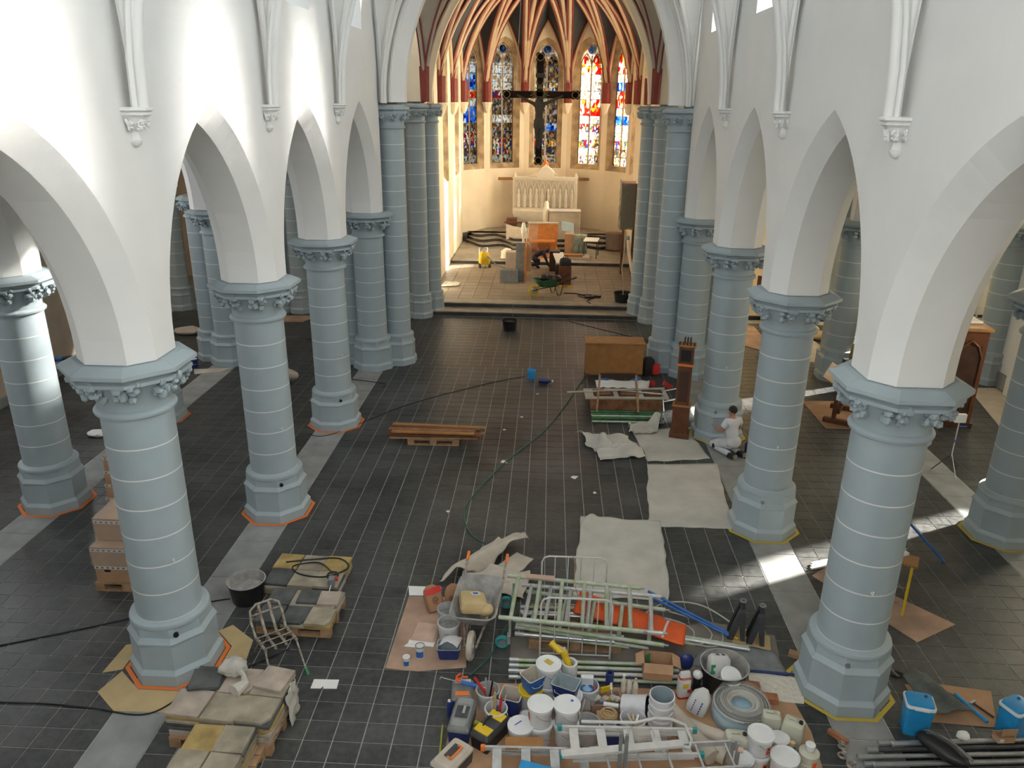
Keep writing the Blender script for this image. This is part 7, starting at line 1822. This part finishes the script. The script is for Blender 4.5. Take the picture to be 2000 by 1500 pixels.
# right chapel furniture seen between the columns
t = thing('side_altar', 'orange wooden side altar with green cloth in the right chapel', 'altar', (10.35, 28.9, .165))
MB().box(0, .3, 2.0, 2.2, .2, 1.3).build('orange_panel', 'orangewood', t); MB().box(0, 0, .95, 2.4, .7, .1).build('white_top', 'foamboard', t); MB().box(0, 0, .70, 2.3, .66, .38).build('green_cloth', 'filmgreen', t); MB().box(0, 0, .25, 2.5, .8, .5).build('pale_base', 'marble', t)
MB().lathe([(.6, 0), (.55, .5), (.3, .9), (.05, 1.1)], 16, 0, 0, .3).build('carved_top', 'marble', t, smooth=True, loc=(0, 0, 2.65))
board('brown_board', 'brown board lying on the transept floor between the right columns', 'board', [(6.0, 23.2), (7.3, 22.0), (7.3, 25.0), (6.4, 25.4)], .002, .02, 'boardpink')
for i in range(2):
    k = MB().ico((0, 0, .12), (.42, .3, .14), 2); k.v = [(x * (1 + .2 * nz(x * 4, y * 4 + i)), y, max(0, z)) for x, y, z in k.v]
    tag(k.build('sand_sack', 'paper', smooth=True, loc=(8.9 + .15 * i, 24.5 - .75 * i, 0)), ['far', 'near'][i] + ' tan sack on the right transept floor', 'sack', 'tan sacks')
board('pale_sheet', 'pale sheet beside the sacks on the right transept floor', 'sheet', [(8.0, 21.4), (9.0, 21.2), (8.8, 23.6), (8.0, 23.8)], .002, .006, 'canvas')
for i in range(3):
    t = thing('stored_chair', ['left', 'middle', 'right'][i] + ' dark chair stored behind the right columns', 'chair', (6.6 + .75 * i, 27.2 + .2 * i, .165), R(20 - 25 * i), 'stored chairs')
    MB().box(0, 0, .45, .42, .42, .04).build('seat', 'redwood', t); MB().box(0, .19, .75, .40, .03, .4).build('backrest', 'redwood', t)
    for x in (-.18, .18):
        for y in (-.18, .18): MB().box(x, y, .22, .04, .04, .44).build('leg', 'darkwood', t)

# ================================================================== LEFT SIDE
pallet('orange brown pallet under the film wrapped cartons', (-5.72, 9.86, 0), .95, .8, R(1))
def carton(label, loc, sx, sy, sz, rz=0.0, film_=False):
    t = thing('carton', label, 'carton', loc, rz, 'cartons behind the left column')
    MB().box(0, 0, sz / 2, sx, sy, sz).build('box', 'card', t, bevel=.006)
    MB().box(0, -sy / 2 - .002, sz * .84, sx, .004, .05).build('printed_tape', 'patch', t); MB().box(-sx / 2 - .002, 0, sz * .84, .004, sy, .05).build('printed_tape', 'patch', t)
    n = int(sx / .08)
    for i in range(n): MB().box(-sx / 2 + (i + .5) * sx / n, -sy / 2 - .005, sz * .84, .03, .003, .02).build('print_mark', 'printdark', t)
    if film_: MB().box(0, 0, sz / 2, sx + .02, sy + .02, sz + .02).build('film_wrap', 'film', t)
    return t
t = carton('lowest carton on the pallet with a hand hole, behind the nearest left column', (-5.72, 9.86, .145), .88, .76, .30)
MB().box(-.25, -.384, .2, .09, .006, .035).build('hand_hole', 'black', t)
carton('second carton on the pallet with printed tape band', (-5.72, 9.86, .447), .90, .78, .30, 0, True)
carton('top carton on the pallet wrapped in clear film', (-5.76, 9.95, .762), .80, .60, .36, 0, True)
for i in range(4): carton('%s carton of the far stack behind the nearest left column' % ['lowest', 'second', 'third', 'topmost'][i], (-6.93 + .02 * i, 12.1, .002 + .272 * i), .75, .6, .27, .05 * i)
t = thing('plastic_bag', 'crumpled white plastic bag on the left aisle floor', 'bag', (-9.25, 14.9, 0))
k = MB().ico((0, 0, .06), (.24, .12, .08), 2); k.v = [(x * (1 + .4 * nz(x * 9, y * 9)), y * (1 + .4 * nz(y * 9, x * 9)), max(0, z + .03 * nz(x * 12, y * 9))) for x, y, z in k.v]; k.build('bag', 'foamboard', t, smooth=True)
t = thing('cloth_heap', 'heap of beige dust cloth behind the second left column', 'cloth', (-6.75, 18.55, 0))
k = MB().ico((0, 0, .2), (.75, .32, .3), 3); k.v = [(x * (1 + .3 * nz(x * 3, y * 4)), y * (1 + .3 * nz(y * 4, z * 4)), max(0, z + .12 * nz(x * 4, y * 5, z * 3))) for x, y, z in k.v]; k.build('heap', 'canvas', t, smooth=True)
board('white_paper', 'white paper sheet on the floor by the dark left pier', 'paper', [(-9.1, 19.35), (-8.1, 19.55), (-8.3, 19.2), (-8.9, 18.95)], .002, .004, 'canvas')
bucket('dark bucket beside the dark left pier', (-9.2, 19.55, 0), .15, .24, 'navy', False, True, None, 'lid', .9)
t = thing('wall_bracket', 'dark horizontal pipe end sticking out by the left outer wall', 'pipe', (-11.9, 17.0, .9), R(12))
MB().cyl((0, 0, 0), (.9, 0, .1), .05, 12).build('pipe_body', 'black', t, smooth=True); MB().cyl((.55, 0, .06), (.7, 0, .08), .055, 12).build('blue_band', 'blue', t)
for i in range(2):
    k = MB().ico((0, 0, .1), (.45, .3, .12), 2); k.v = [(x * (1 + .3 * nz(x * 4, y * 4 + i)), y, max(0, z + .05 * nz(x * 8, y * 8))) for x, y, z in k.v]
    tag(k.build('pale_rags', 'canvas', smooth=True, loc=(-10.7 + 1.2 * i, 22.6 - .7 * i, 0)), ['far', 'near'][i] + ' pale rag pile on the left transept floor', 'rags', 'rag piles')
cable('black cable on the left transept floor between the columns', [(-6.9, 22.4), (-6.2, 22.0), (-5.6, 21.9), (-5.2, 21.2), (-4.9, 20.9)], .012, 'black')
board('brown_step_board', 'tan board at the foot of the left chapel pier', 'board', [(-8.9, 24.2), (-7.6, 24.2), (-7.3, 25.0), (-8.8, 24.9)], .002, .02, 'boardpink')
